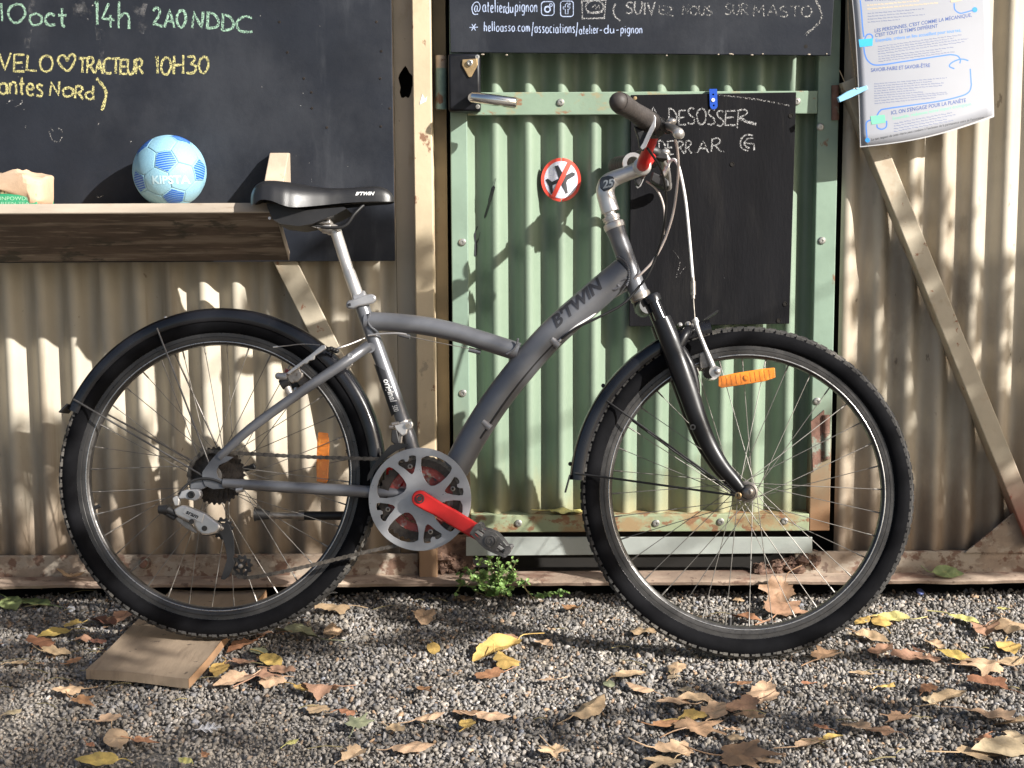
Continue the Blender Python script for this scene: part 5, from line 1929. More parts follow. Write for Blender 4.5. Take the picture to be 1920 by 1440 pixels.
for s in (1, -1):
    def pt(a, b, o):
        v = B(a, b, o)
        return v if s == 1 else Vector((v.x, -v.y, v.z))
    gq = [pt(1221, 232, -.168), pt(1210, 224, -.192), pt(1199, 216, -.222), pt(1188, 209, -.246), pt(1176, 201, -.270), pt(1166, 195, -.290), pt(1160, 191, -.302)]
    gq, gr = spline(gq, 10, [.0215, .0205, .0185, .0175, .0185, .0205, .0190])
    gr = [v + (.0006 if (i // 2) % 2 and 8 < i < 46 else 0) for i, v in enumerate(gr)]
    part('grip', MB().tube(gq, gr, 20).ball(gq[-1], .0180, 8), M['grip'], hbar, smooth=60)
    tw = MB()
    g0, g1 = pt(1231, 241, -.140), pt(1220, 231, -.172)
    tw.tube(spline([g0, g0.lerp(g1, .3), g0.lerp(g1, .7), g1], 3), [.0195, .0215, .0225, .0228, .0225, .0228, .0225, .0222, .0218, .0215], 20)
    ax_ = (g1 - g0).normalized()
    for k in range(10):
        a = k * math.pi / 5
        u = ax_.cross(Vector((0, 0, 1))).normalized()
        w = u.cross(ax_)
        c = g0.lerp(g1, .55) + (u * math.cos(a) + w * math.sin(a)) * .0222
        tw.tube([c - ax_ * .011, c + ax_ * .010], .0022, 6)
    part('shifter', tw, M['blackm'], hbar, smooth=60)
    band = MB().prism([pt(a, b, -.205) for a, b in [(1226, 214), (1230, 220), (1229, 238), (1220, 256), (1211, 276), (1204, 281), (1200, 276), (1205, 268), (1214, 248), (1222, 232)]], (0, .004 * s, 0))
    part('shifter_trim', band, M['silverp'], hbar, smooth=None, bev=.001)
    under = MB().prism([pt(a, b, -.196) for a, b in [(1188, 234), (1210, 246), (1221, 250), (1212, 272), (1206, 282), (1199, 276), (1196, 258)]], (0, .018 * s, 0))
    part('cable_port', under, M['blackm'], hbar, smooth=None, bev=.003)
    lv = MB()
    lv.tube(spline([pt(1229, 236, -.118), pt(1238, 236, -.122), pt(1248, 240, -.132), pt(1256, 243, -.140)], 4), .0105, 12, flat=.8)
    body_ = MB().prism([pt(a, b, -.140) for a, b in [(1232, 222), (1244, 228), (1262, 238), (1262, 248), (1246, 247), (1233, 244)]], (0, .020 * s, 0))
    lv.add(body_.v, body_.f)
    part('lever_bracket', lv, M['blackm'], hbar, smooth=50, bev=.002)
    bl_ = MB().tube(spline([pt(1243, 234, -.140), pt(1255, 238, -.165), pt(1266, 243, -.205), pt(1272, 249, -.250), pt(1273, 250, -.268)], 5), [.0065] * 8 + [.0078] * 8 + [.0090] * 4 + [.0095], 12, flat=1.25)
    bl_.ball(pt(1272, 250, -.272), .0108, 8)
    part('brake_lever', bl_, M['silver'], hbar, smooth=60)
    adj = MB().ball(pt(1259, 228, -.145), .0095, 8, (1.1, 1, .8))
    adj.tube([pt(1258, 234, -.142), pt(1268, 252, -.140)], .0060, 12)
    part('lever_cap', adj, M['silver'], hbar, smooth=60)
# stem-side fittings behind the bar
bx = MB().prism(bl([(1224, 322), (1243, 330), (1254, 338), (1255, 350), (1246, 352), (1228, 344), (1219, 338)], .03), (0, .04, 0))
part('cable_hanger', bx, M['blackm'], hbar, smooth=None, bev=.003)
part('adjuster', MB().tube([B(1243, 330, .03), B(1250, 318, .03)], .0052, 12).tube([B(1249, 320, .03), B(1252, 314, .03)], .0062, 12), M['silver'], hbar)
clamp2 = MB().lathe(B(1187, 306, .06), YV, [(.013, -.006), (.0215, -.006), (.0225, 0), (.0215, .006), (.013, .006)], 24, closed=True)
part('bar_clamp', clamp2, M['silver'], hbar, smooth=40)
# ------------------------------------------------------------------ fork
fk = link('fork', None, bike)
ORG[fk.name] = Vector((0, 0, 0))
crown = MB()
crown.tube(spline([B(1214, 573, -.052), B(1208, 578, -.03), B(1206, 580, 0), B(1208, 578, .03), B(1214, 573, .052)], 4), .0165, 14)
crown.tube([B(1203, 562, 0), B(1208, 584, 0)], .019, 18)
crown.tube(spline([B(1272, 650, -.052), B(1284, 628, -.046), B(1294, 618, -.02), B(1296, 616, 0), B(1294, 618, .02), B(1284, 628, .046), B(1272, 650, .052)], 5), .0115, 12, flat=1.1)
bp('crown', crown, 'blackpaint', fk, 50)
for s in (-1, 1):
    y = .052 * s
    def fb(a, b):          # near leg read from the picture; the far one is its mirror image
        v = B(a, b, -.052)
        return Vector((v.x, y, v.z))
    stn_ = MB().tube([fb(1222, 556), fb(1226, 566), fb(1241, 601)], .0128, 18)
    stn_.lathe(fb(1223, 558), (fb(1218, 546) - fb(1223, 558)), [(0, -.010), (.0165, -.010), (.0172, .0), (.0150, .006), (.009, .008), (0, .008)], 20)
    bp('stanchion', stn_, 'black', fk, 50)
    lg_ = MB()
    path = [fb(*p_) for p_ in [(1240, 598), (1258, 642), (1275, 690), (1292, 738), (1308, 785), (1328, 832), (1352, 872), (1378, 903), (1392, 922)]]
    q, rr = spline(path, 5, [.0195, .0212, .0222, .0212, .0194, .0174, .0154, .0132, .0110])
    lg_.tube(q, rr, 20, flat=.85)
    c = Vector((cF.x, y, cF.z))
    lg_.lathe(c + Vector((0, -.006 if s < 0 else -.004, 0)), YV, [(0, 0), (.0150, 0), (.0150, .010), (0, .010)], 20)
    # raised rib that carries the arch
    rb = [fb(*p_) for p_ in [(1262, 645), (1276, 655), (1292, 684), (1304, 720), (1308, 760)]]
    q, rr = spline(rb, 4, [.007, .011, .012, .009, .004])
    lg_.tube(q, rr, 10)
    bp('leg', lg_, 'blackpaint', fk, 60)
ax_ = MB()
ax_.lathe(Vector((cF.x, -.058, cF.z)), (0, -1, 0), [(.0135, 0), (.0130, .005), (.0105, .011), (.0060, .014), (.0035, .0145), (.0030, .010), (0, .010)], 22)
bp('axle_nut', ax_, 'steel', fk, 50)
bp('axle_nut', MB().lathe(Vector((cF.x, .058, cF.z)), YV, [(.0125, 0), (.0110, .008), (.004, .012), (0, .012)], 22), 'steel', fk, 50)
sb_ = MB().lathe(B(1384, 929, -.062), (0, -1, 0), [(0, 0), (.0065, 0), (.0068, .005), (.0036, .0065), (.0030, .003), (0, .003)], 14)
bp('stay_bolt', sb_, 'brass', fk, 40)
bp('cable_eye', MB().lathe(B(1299, 801, -.07), (0, -1, 0), [(.003, -.004), (.006, -.004), (.006, .002), (.003, .002)], 12, closed=True), 'blackm', fk, 40)

# ------------------------------------------------------------------ mudguards
def mudguard(name, c, ro, a0, a1, hw, par, label, da=0.):
    """arched strip round the tyre; angles clockwise from straight up, in degrees"""
    mb = MB()
    n = 70
    prof = [(-1, -.027), (-.985, -.013), (-.80, -.0035), (-.45, -.0003), (0, .0008), (.45, -.0003), (.80, -.0035), (.985, -.013), (1, -.027)]
    q = len(prof)
    vs = []
    for lay in (0, 1):
        for i in range(n + 1):
            a = R_(a0 + (a1 - a0) * i / n)
            for (u, dr) in prof:
                r_ = ro + dr - (.0016 if lay else 0)
                vs.append(Vector((c.x + math.sin(a) * r_, u * (hw - (.0014 if lay else 0)), c.z + math.cos(a) * r_)))
    K = (n + 1) * q
    fs = []
    for i in range(n):
        for k in range(q - 1):
            f = (i * q + k, i * q + k + 1, (i + 1) * q + k + 1, (i + 1) * q + k)
            fs += [f, tuple(K + j for j in f[::-1])]
        fs.append((i * q, (i + 1) * q, K + (i + 1) * q, K + i * q))
        fs.append((i * q + q - 1, K + i * q + q - 1, K + (i + 1) * q + q - 1, (i + 1) * q + q - 1))
    for i in (0, n):
        for k in range(q - 1):
            fs.append((i * q + k, K + i * q + k, K + i * q + k + 1, i * q + k + 1))
    mb.add(vs, fs)
    o = bp(name, mb, 'black', par, 50, label=label)
    return o


def ang_of(c, a, b, off=-.02):
    v = B(a, b, off)
    return math.degrees(math.atan2(v.x - c.x, v.z - c.z)), math.hypot(v.x - c.x, v.z - c.z)


aR0, rR0 = ang_of(cR, 126, 757)
mgR = mudguard('mudguard', cR, .3440, aR0 - 1.5, 98, .0265, bike, 'long black rear mudguard')
aF0, rF0 = ang_of(cF, 1066, 899)
aF1, rF1 = ang_of(cF, 1335, 622)
mgF = mudguard('mudguard', cF, .3535, aF0, aF1, .0265, bike, 'short black front mudguard')
fl1 = MB()
ctr = lambda c, a, r: Vector((c.x + math.sin(R_(a)) * r, 0, c.z + math.cos(R_(a)) * r))
def flap(c, a0, r0, a1, r1, hw, par):
    mb = MB()
    p0, p1 = ctr(c, a0, r0), ctr(c, a1, r1)
    d = (p1 - p0).normalized()
    nn = Vector((-d.z, 0, d.x)) * .0015
    for k, (y0, y1) in enumerate([(-hw, hw)]):
        vs = []
        for (p_, w) in ((p0, hw), (p1, hw * 1.12)):
            for s in (-1, 1):
                vs += [p_ + nn + Vector((0, s * w, 0)), p_ - nn + Vector((0, s * w, 0))]
        mb.add(vs, [(0, 1, 5, 4), (2, 6, 7, 3), (0, 4, 6, 2), (1, 3, 7, 5), (0, 2, 3, 1), (4, 5, 7, 6)])
    part('flap', mb, M['blackm'], par, smooth=None)


flap(cF, aF0 + 1.5, .3540, aF0 - 4.2, .362, .0255, mgF)
flap(cF, aF1 - 1.5, .3545, aF1 + 3.2, .367, .0255, mgF)
flap(cR, aR0, .3442, aR0 - 3.6, .352, .0255, mgR)
M['rod'] = mat('dark_steel_rod', (.20, .185, .17), .4, .8, var=.15, vscale=60)
for (a, b, a2, b2, c, par, m_) in [(297, 622, 398, 884, cR, mgR, 'rod'), (144, 752, 394, 900, cR, mgR, 'rod'), (1144, 756, 1384, 928, cF, mgF, 'blackm'), (1085, 888, 1384, 930, cF, mgF, 'blackm')]:
    for s in (-1, 1):
        p0, p1 = B(a, b, -.0275), B(a2, b2, -.066)
        if s == 1:
            p0, p1 = Vector((p0.x, -p0.y, p0.z)), Vector((p1.x, -p1.y, p1.z))
        d = (p1 - p0).normalized()
        e = Vector((c.x, 0, c.z)) - Vector((p0.x, 0, p0.z))
        up_ = p0 - e.normalized() * .008
        t = MB().tube([up_, p0, p0 + d * .01, p1], .0020, 7)
        part('stay', t, M[m_], par, smooth=60)
for (a, b) in [(1131, 723), (1064, 869)]:
    aa, _r = ang_of(cF, a, b, 0)
    t = MB().ball(ctr(cF, aa, .3560), .0045, 6)
    part('stay_clip', t, M['blackm'], mgF, smooth=60)
aa, _r = ang_of(cR, 310, 594, 0)
part('stay_clip', MB().ball(ctr(cR, aa, .3455), .004, 6), M['silver'], mgR, smooth=60)
# rear light bracket bolt and small red rear reflector pad seen behind the brake
bolt_ = MB().prism(bl([(648, 686), (654, 680), (660, 678), (661, 684), (655, 690), (650, 694)], -.012), (0, .01, 0))
bp('guard_bolt', bolt_, 'steel', mgR, None, .001)

# ------------------------------------------------------------------ rim brakes
fb_ = link('front_brake', None, bike)
ORG[fb_.name] = Vector((0, 0, 0))
for s in (-1, 1):
    y = .046 * s

    def b2(a, b, o=-.046):
        v = B(a, b, o)
        return Vector((v.x, v.y * -s, v.z))
    arm = MB().tube(spline([b2(1303, 600), b2(1310, 622), b2(1326, 662), b2(1340, 697)], 4), [.0055, .0055, .0055, .0055, .005, .005, .005, .005, .0055, .006, .0065, .007, .008], 10, flat=1.2)
    arm.tube([b2(1302, 598), b2(1306, 606)], .0068, 10)
    part('arm', arm, M['silver'], fb_, smooth=60)
    pv = MB().tube([b2(1331, 697, -.020), b2(1331, 698, -.038)], .0118, 16)
    part('boss', pv, M['black'], fb_, smooth=40)
    pv2 = MB().tube([b2(1341, 697, -.036), b2(1341, 697, -.058)], .0120, 16).ball(b2(1345, 696, -.060), .0068, 6).tube([b2(1336, 692, -.05), b2(1352, 694, -.05)], .005, 10)
    part('pivot', pv2, M['silver'], fb_, smooth=60)
    pad = MB().prism([b2(a, b, -.030) for a, b in [(1310, 664), (1318, 659), (1324, 662), (1330, 688), (1322, 692), (1312, 692)]], (0, .012 * s, 0))
    part('pad_holder', pad, M['steel'], fb_, smooth=None, bev=.002)
    part('pad_bolt', MB().lathe(b2(1320, 679, -.031), (0, s, 0), [(0, 0), (.0052, 0), (.0055, .004), (.0030, .0045), (.0028, .001), (0, .001)], 14), M['silver'], fb_)
    part('brake_pad', MB().prism([b2(a, b, -.017) for a, b in [(1310, 668), (1345, 664), (1347, 672), (1312, 678)]], (0, .006 * s, 0)), M['blackm'], fb_, smooth=None)
nd = MB()
nd.tube(spline([B(1303, 600, -.02), B(1300, 606, -.01), B(1292, 642, 0), B(1296, 640, .02)], 4), .0032, 8)
part('noodle', nd, M['steel'], fb_, smooth=60)
sm3 = MB()
for (a, b, r_) in [(1290, 608, .0062), (1296, 613, .005), (1300, 609, .0045), (1275, 609, .0052)]:
    t = MB().ball(B(a, b, -.028), r_, 5)
    sm3.add(t.v, t.f)
part('anchor_bolt', sm3, M['silver'], fb_, smooth=None)

rb_ = link('rear_brake', None, bike)
ORG[rb_.name] = Vector((0, 0, 0))
for s in (-1, 1):
    def b3(a, b, o=-.052):
        v = B(a, b, o)
        return Vector((v.x, v.y * -s, v.z))
    arm = [(611, 647), (613, 654), (592, 668), (590, 674), (581, 677), (579, 682), (570, 684), (562, 692), (569, 700), (563, 712), (548, 718), (535, 714), (528, 710), (538, 700), (556, 686), (585, 664), (604, 648)]
    arm = [(604, 648), (611, 647), (613, 654), (592, 668), (590, 675), (581, 677), (577, 682), (571, 683), (543, 703), (538, 700), (556, 686), (585, 664)]
    part('arm', MB().prism([b3(a, b) for a, b in arm], (0, .008 * s, 0)), M['silver'], rb_, smooth=None, bev=.0012)
    hold = [(540, 704), (563, 690), (566, 697), (570, 701), (569, 708), (560, 716), (548, 719), (543, 715)]
    part('pad_holder', MB().prism([b3(a, b, -.040) for a, b in hold], (0, .012 * s, 0)), M['steel'], rb_, smooth=None, bev=.002)
    part('pad_bolt', MB().lathe(b3(554, 704, -.041), (0, s, 0), [(0, 0), (.0050, 0), (.0052, .006), (.0028, .0065), (.0026, .003), (0, .003)], 14), M['silver'], rb_)
    pv = MB().tube([b3(524, 706, -.056), b3(538, 706, -.056)], .0078, 14).ball(b3(522, 705, -.056), .0072, 6).tube([b3(531, 709, -.050), b3(536, 722, -.050)], .0085, 14)
    part('pivot', pv, M['silverp'], rb_, smooth=60)
    part('boss', MB().tube([b3(527, 722, -.050), b3(542, 714, -.050)], .0105, 14), M['blackm'], rb_, smooth=40)
    part('post', MB().tube([b3(537, 722, -.048), b3(544, 738, -.044)], .0075, 14), M['silver'], rb_, smooth=40)
    part('brake_pad', MB().prism([b3(a, b, -.017) for a, b in [(536, 690), (552, 700), (548, 708), (534, 698)]], (0, .006 * s, 0)), M['redring'], rb_, smooth=None)
tl = MB().tube(spline([B(512, 651, -.05), B(540, 648, -.05), B(570, 645, -.05), B(600, 647, -.05)], 4), .0010, 6).tube([B(512, 651, -.05), B(521, 650, -.05)], .0017, 6)
part('cable_tail', tl, M['silver'], rb_, smooth=60)
bt_ = MB()
for (a, b) in [(616, 655), (621, 654), (626, 656), (631, 658)]:
    t = MB().ball(B(a, b, -.035), .0058, 5, (1, 1, .9))
    bt_.add(t.v, t.f)
part('boot', bt_, M['blackm'], rb_, smooth=60)
part('noodle', MB().tube(spline([B(622, 662, .0), B(632, 654, -.03), B(655, 646, -.02), B(684, 634, -.005)], 4), .0022, 8), M['silver'], rb_, smooth=60)

# ------------------------------------------------------------------ cables
def cable(pts, off, r_, m_, label=None):
    offs = off if isinstance(off, (list, tuple)) else [off] * len(pts)
    q = spline([B(a, b, o) for (a, b), o in zip(pts, offs)], 6)
    return part('cable', MB().tube(q, r_, 8), M[m_], bike, smooth=60, label=label)


cable([(1266, 262), (1270, 280), (1272, 310), (1270, 345), (1262, 400), (1246, 450), (1225, 488), (1203, 512), (1190, 522)], [-.13, -.12, -.10, -.08, -.06, -.045, -.035, -.026, -.018], .0026, 'greycable', 'thin grey brake housing')
cable([(1252, 314), (1255, 304), (1263, 299), (1270, 306), (1277, 330), (1286, 380), (1293, 450), (1298, 510), (1299, 522)], [.03, .03, .02, .01, .0, -.01, -.02, -.03, -.03], .0030, 'white', 'white front brake housing')
part('cable_adjuster', MB().tube([B(1299, 520, -.03), B(1299.5, 527, -.03)], .0035, 10).tube([B(1299.5, 527, -.03), B(1300, 553, -.03)], .0052, 12).tube([B(1300, 553, -.03), B(1300, 560, -.03)], .0036, 10), M['steel'], bike, smooth=40)
cable([(1300, 558), (1301, 575), (1303, 600)], -.03, .0014, 'steel')
cable([(1214, 278), (1224, 292), (1238, 315), (1246, 345), (1249, 385), (1244, 430), (1232, 475), (1215, 515), (1196, 540), (1168, 570), (1120, 596), (1080, 615), (1052, 636)], [-.19, -.17, -.14, -.12, -.10, -.08, -.06, -.05, -.04, -.038, -.036, -.034, -.032], .0026, 'blackm', 'black gear housing looping from the grip to the down tube')
cable([(1212, 340), (1228, 352), (1240, 372), (1246, 400), (1244, 440)], [.06, .05, .04, .03, .02], .0022, 'greycable')
cable([(1182, 540), (1160, 552), (1130, 572), (1110, 592), (1080, 612), (1048, 640)], [.01, .01, .0, -.01, -.016, -.02], .0026, 'white', 'white housing under the down tube')
cable([(1036, 646), (1000, 685), (960, 735), (925, 785), (900, 822)], [-.018] * 5, .0026, 'blackm')
cable([(905, 812), (880, 840), (862, 866), (846, 888)], [-.016] * 4, .0012, 'steel')
cable([(690, 629), (715, 626), (745, 625), (762, 627)], [-.02] * 4, .0022, 'silver')
cable([(760, 629), (820, 642), (892, 656)], [-.014] * 3, .0008, 'steel')
for (a, b) in [(1041, 643), (912, 797)]:
    part('cable_clip', MB().tube([B(a - 7, b - 7, -.018), B(a + 7, b + 6, -.018)], .0075, 12), M['silverp'], bike, smooth=40)

# ------------------------------------------------------------------ chainset
yG = -.066                        # guard ring
cc = B(787, 936, yG)
RG = px(99) * .975
pol = lambda r_, a, y=yG, c=None: Vector(((c or cc).x + r_ * RG * math.cos(R_(a)), y, (c or cc).z + r_ * RG * math.sin(R_(a))))


def zg(q):
    """outline read from an enlargement of the guard, as radius and angle about its centre"""
    return [(math.hypot(a - 705, b - 748) / 475, math.degrees(math.atan2(748 - b, a - 705))) for a, b in q]


BIG = zg([(716, 372), (760, 352), (815, 351), (880, 368), (945, 402), (992, 440), (1000, 462), (985, 500), (945, 548), (890, 596), (842, 622), (805, 624), (772, 600), (742, 555), (722, 500), (712, 435)])
SMALL = zg([(500, 432), (504, 404), (530, 384), (556, 382), (566, 404), (590, 402), (602, 380), (600, 352), (632, 344), (664, 350), (668, 390), (660, 452), (648, 500), (630, 520), (604, 506), (556, 466)])
gd = MB()
outer = [pol(1, k * 5) for k in range(72)]
holes = []
for k in range(4):
    holes.append([pol(r_, a + 90 * k) for r_, a in BIG])
    holes.append([pol(r_, a + 90 * k) for r_, a in SMALL])
gd.plate(outer, holes, (0, .0055, 0))
cs = link('chainset', None, bike)
ORG[cs.name] = Vector((0, 0, 0))
part('chain_guard', gd, M['silverp'], cs, smooth=None, bev=.0024, seg=3, label='round silver chain guard with cut-outs')
for k in range(4):
    q = pol(.665, 21 + 90 * k - 3, yG + .012)
    part('ring_bolt', MB().lathe(q, (0, -1, 0), [(0, 0), (.0050, 0), (.0050, .003), (.0028, .0035), (.0025, .001), (0, .001)], 14), M['steel'], cs)


def ring(name, c, y, r_, n, th, m_, par, rin, depth=.0035):
    o, h = [], []
    for k in range(n):
        a = 2 * math.pi * k / n
        for da, rr_ in ((0, r_), (.30, r_), (.52, r_ - depth), (.78, r_ - depth)):
            t = a + da * 2 * math.pi / n
            o.append(Vector((c.x + math.cos(t) * rr_, y, c.z + math.sin(t) * rr_)))
    h = [Vector((c.x + math.cos(t) * rin, y, c.z + math.sin(t) * rin)) for t in [2 * math.pi * i / 40 for i in range(40)]]
    return part(name, MB().plate(o, [h], (0, th, 0)), M[m_], par, smooth=None)


ctrc = Vector((cc.x, 0, cc.z))
ring('chainring', ctrc, yG + .010, .0850, 42, .003, 'cassette', cs, .066)
ring('chainring', ctrc, yG + .0175, .0690, 34, .003, 'redring', cs, .050)
ring('chainring', ctrc, yG + .0250, .0490, 24, .003, 'redring', cs, .030)
part('spider', MB().lathe(ctrc + Vector((0, yG + .0045, 0)), YV, [(0, 0), (.030, 0), (.030, .005), (.022, .012), (.021, .030), (0, .030)], 28), M['redring'], cs, smooth=40)
part('bearing_cup', MB().lathe(ctrc + Vector((0, -.0355, 0)), (0, -1, 0), [(.021, 0), (.021, .004), (.012, .006), (.010, .03), (0, .03)], 24), M['steel'], cs, smooth=40)


def crank(side):
    y0, th = (-.092, .016) if side < 0 else (.076, .016)
    yc = -.092
    c0 = B(787, 935, yc)
    c1 = B(921, 1014, yc)
    d = (c1 - c0)
    d.y = 0
    L = d.length
    d.normalize()
    n = Vector((-d.z, 0, d.x))
    pts = []
    for k in range(13):
        a = math.pi / 2 + math.pi * k / 12
        pts.append(c0 + d * math.cos(a) * px(15.5) + n * math.sin(a) * px(15.5))
    for t, w in [(.12, 15.0), (.25, 13.2), (.45, 14.4), (.7, 13.8), (.95, 13.2)]:
        pts.append(c0 + d * L * t - n * px(w))
    for k in range(9):
        a = -math.pi / 2 + math.pi * k / 8
        pts.append(c1 + d * math.cos(a) * px(12.5) + n * math.sin(a) * px(12.5))
    for t, w in [(.95, 13.0), (.7, 14.8), (.45, 15.6), (.25, 14.0), (.12, 15.0)]:
        pts.append(c0 + d * L * t + n * px(w))
    if side > 0:
        bb0 = Vector((c0.x, 0, c0.z))
        pts = [Vector((2 * c0.x - p_.x, y0, 2 * c0.z - p_.z)) for p_ in pts][::-1]
        c0, c1 = Vector((c0.x, y0, c0.z)), Vector((2 * c0.x - c1.x, y0, 2 * c0.z - c1.z))
    o = part('crank_arm', MB().prism(pts, (0, th, 0)), M['red'], cs, smooth=None, bev=.0035, seg=3, label='red crank arm')
    bt = MB().lathe(c0 + Vector((0, -.0008 if side < 0 else th + .0008, 0)), (0, side, 0), [(.0095, 0), (.0095, .001), (.0072, .0012), (.0070, -.001), (.0052, -.001), (.0048, .0015), (0, .0015)], 18)
    part('crank_bolt', bt, M['blackm'], cs, smooth=40)
    return c1, d


M['pedal'] = mat('worn_grey_pedal', (.075, .072, .07), .5, .15, var=.3, vscale=60, bump=.2, bscale=200, layers=[((.20, .19, .18), 70, .60, .06)])


def pedal(c, side, tilt):
    """cage pedal: barrel, two toothed plates, two end plates"""
    pd = link('pedal', None, bike)
    ORG[pd.name] = Vector((0, 0, 0))
    e1 = Vector((math.cos(tilt), 0, math.sin(tilt)))
    e2 = Vector((-math.sin(tilt), 0, math.cos(tilt)))
    ya, yb = (-.106, -.186) if side < 0 else (.106, .186)
    c = Vector((c.x, 0, c.z))
    at = lambda u, v, y: c + e1 * u + e2 * v + Vector((0, y, 0))
    part('barrel', MB().tube([at(0, 0, ya + .012 * -side), at(0, 0, yb)], .0125, 16).tube([at(0, 0, ya + .02 * -side), at(0, 0, ya)], .0065, 10), M['pedal'], pd, smooth=40)
    # long sides with teeth
    for s in (-1, 1):
        u0, u1 = s * .034, s * .040
        mb = MB()
        q = [at(u, v, ya) for u, v in [(u0, -.010), (u1, -.010), (u1, .010), (u0, .010)]]
        mb.prism(q, (0, yb - ya, 0))
        for k in range(7):
            y = ya + (yb - ya) * (k + .5) / 7
            for v in (-.010, .010):
                t = [at(u0, v, y - .0035), at(u1, v, y - .0035), at(u1, v, y + .0035), at(u0, v, y + .0035)]
                tip = at(s * .0385, v * 1.55, y)
                mb.add(t + [tip], [(0, 1, 4), (1, 2, 4), (2, 3, 4), (3, 0, 4)])
        part('cage_side', mb, M['pedal'], pd, smooth=None)
    for y, th in ((yb, .005 * side), (ya, .005 * -side)):
        outer = [(-.041, -.010), (-.030, -.013), (-.014, -.0165), (0, -.0185), (.014, -.0165), (.030, -.013), (.041, -.010), (.0425, -.006), (.041, .011), (.036, .0135), (.030, .0095), (.016, .014), (0, .0175), (-.016, .014), (-.026, .010), (-.034, .0155), (-.041, .011)]
        hl = [[(.018, -.009), (.033, -.006), (.033, .004), (.018, .008)], [(-.018, -.009), (-.018, .008), (-.033, .004), (-.033, -.006)]]
        part('end_plate', MB().plate([at(u, v, y) for u, v in outer], [[at(u, v, y) for u, v in h] for h in hl], (0, th, 0)), M['pedal'], pd, smooth=None)
    for v in (-.0045, .0045):
        for s in (-1, 1):
            part('strut', MB().tube([at(s * .012, v, (ya + yb) / 2 + .02), at(s * .035, v, (ya + yb) / 2 + .02)], .003, 6).tube([at(s * .012, v, (ya + yb) / 2 - .02), at(s * .035, v, (ya + yb) / 2 - .02)], .003, 6), M['pedal'], pd)
    cap = MB().lathe(at(0, 0, yb + .0055 * side), (0, side, 0), [(.0118, 0), (.0118, .003), (.0098, .0035), (.0090, .0015), (.0070, .0015), (.0066, .003), (.0035, .003), (.003, .001), (0, .001)], 22)
    part('end_cap', cap, M['pedal'], pd, smooth=40)


pc, pdir = crank(-1)
pedal(B(923, 1012, -.14), -1, math.atan2(-44, 64))
pc2, _d = crank(1)
pedal(pc2, 1, math.atan2(-44, 64))

# front changer
fd = link('front_derailleur', None, bike)
ORG[fd.name] = Vector((0, 0, 0))
part('clamp_band', MB().lathe(B(757, 797, 0), sd_, [(.0155, -.007), (.0182, -.007), (.0182, .007), (.0155, .007)], 24, closed=True), M['silver'], fd, smooth=40)
part('linkage', bprism([(738, 797), (758, 792), (772, 789), (775, 797), (772, 804), (764, 806), (762, 814), (754, 818), (748, 812), (742, 806)], -.030, .012), M['silver'], fd, smooth=None, bev=.0022)
part('linkage_screw', MB().tube([B(730, 801, -.026), B(738, 801, -.026)], .0042, 8).tube([B(735, 796, -.026), B(748, 794, -.026)], .0046, 10).tube([B(764, 798, -.034), B(764, 798, -.026)], .0055, 6), M['steel'], fd, smooth=40)
part('link_arm', bprism([(734, 806), (744, 806), (750, 832), (740, 834), (733, 828)], -.030, .012), M['blackm'], fd, smooth=None, bev=.002)
part('link_arm', bprism([(747, 808), (756, 812), (753, 832), (746, 832)], -.026, .008), M['steel'], fd, smooth=None, bev=.002)
part('cage', bprism([(732, 835), (748, 831), (766, 833), (760, 838), (742, 846), (722, 860), (704, 880), (696, 896), (688, 902), (690, 890), (700, 872), (714, 854)], -.062, .002), M['blackm'], fd, smooth=None)
part('cage', bprism([(732, 835), (748, 831), (766, 833), (760, 838), (742, 846), (722, 860), (704, 880), (696, 896), (688, 902), (690, 890), (700, 872), (714, 854)], -.044, .002), M['blackm'], fd, smooth=None)

# ------------------------------------------------------------------ sprockets
ck_ = link('cassette', None, bike)
ORG[ck_.name] = Vector((0, 0, 0))
for k, (n, r_) in enumerate([(34, .0640), (28, .0560), (24, .0495), (21, .0435), (18, .0375), (15, .0315), (13, .0275)]):
    ring('sprocket', cR, -.023 - k * .0048, r_ * .93, n, .0018, 'cassette', ck_, .016, .0038)
part('lock_ring', MB().lathe(cR + Vector((0, -.0525, 0)), (0, -1, 0), [(.019, 0), (.019, .002), (.012, .003), (.009, .003), (.007, .008), (0, .008)], 18), M['steel'], ck_)

# ------------------------------------------------------------------ rear changer
rd = link('rear_derailleur', None, bike)
ORG[rd.name] = Vector((0, 0, 0))


def zr(q, f=1.):
    return [(280 + a / 4.364, 820 + b / 4.364) for a, b in q]


part('hanger', bprism(zr([(385, 330), (430, 340), (470, 410), (420, 430), (380, 425), (330, 430), (335, 380)]), -.066, .008), M['frame'], rd, smooth=None, bev=.002)
part('knuckle', bprism(zr([(236, 490), (262, 442), (300, 428), (385, 424), (414, 440), (420, 478), (405, 505), (370, 520), (330, 514), (285, 500), (245, 505)]), -.088, .020), M['silverp'], rd, smooth=None, bev=.004, seg=3)
part('knuckle_bolt', MB().lathe(B(*zr([(343, 469)])[0], -.0885), (0, -1, 0), [(.0075, -.001), (.0075, .002), (.0045, .0025), (.0040, .0), (0, 0)], 18), M['blackm'], rd)
part('link_plate', bprism(zr([(186, 500), (215, 478), (243, 486), (248, 520), (240, 560), (205, 560), (196, 530)]), -.086, .012), M['silver'], rd, smooth=None, bev=.002)
part('body', bprism(zr([(196, 590), (262, 556), (300, 560), (455, 622), (520, 672), (575, 715), (580, 745), (540, 784), (478, 800), (430, 796), (395, 768), (352, 700), (320, 690), (215, 640)]), -.090, .020), M['silver'], rd, smooth=None, bev=.004, seg=3)
part('name_plate', bprism(zr([(302, 566), (452, 626), (428, 700), (398, 690), (270, 622), (285, 580)]), -.0915, .003), mat('pale_plate', (.62, .60, .58), .35, .5), rd, smooth=None, bev=.001)
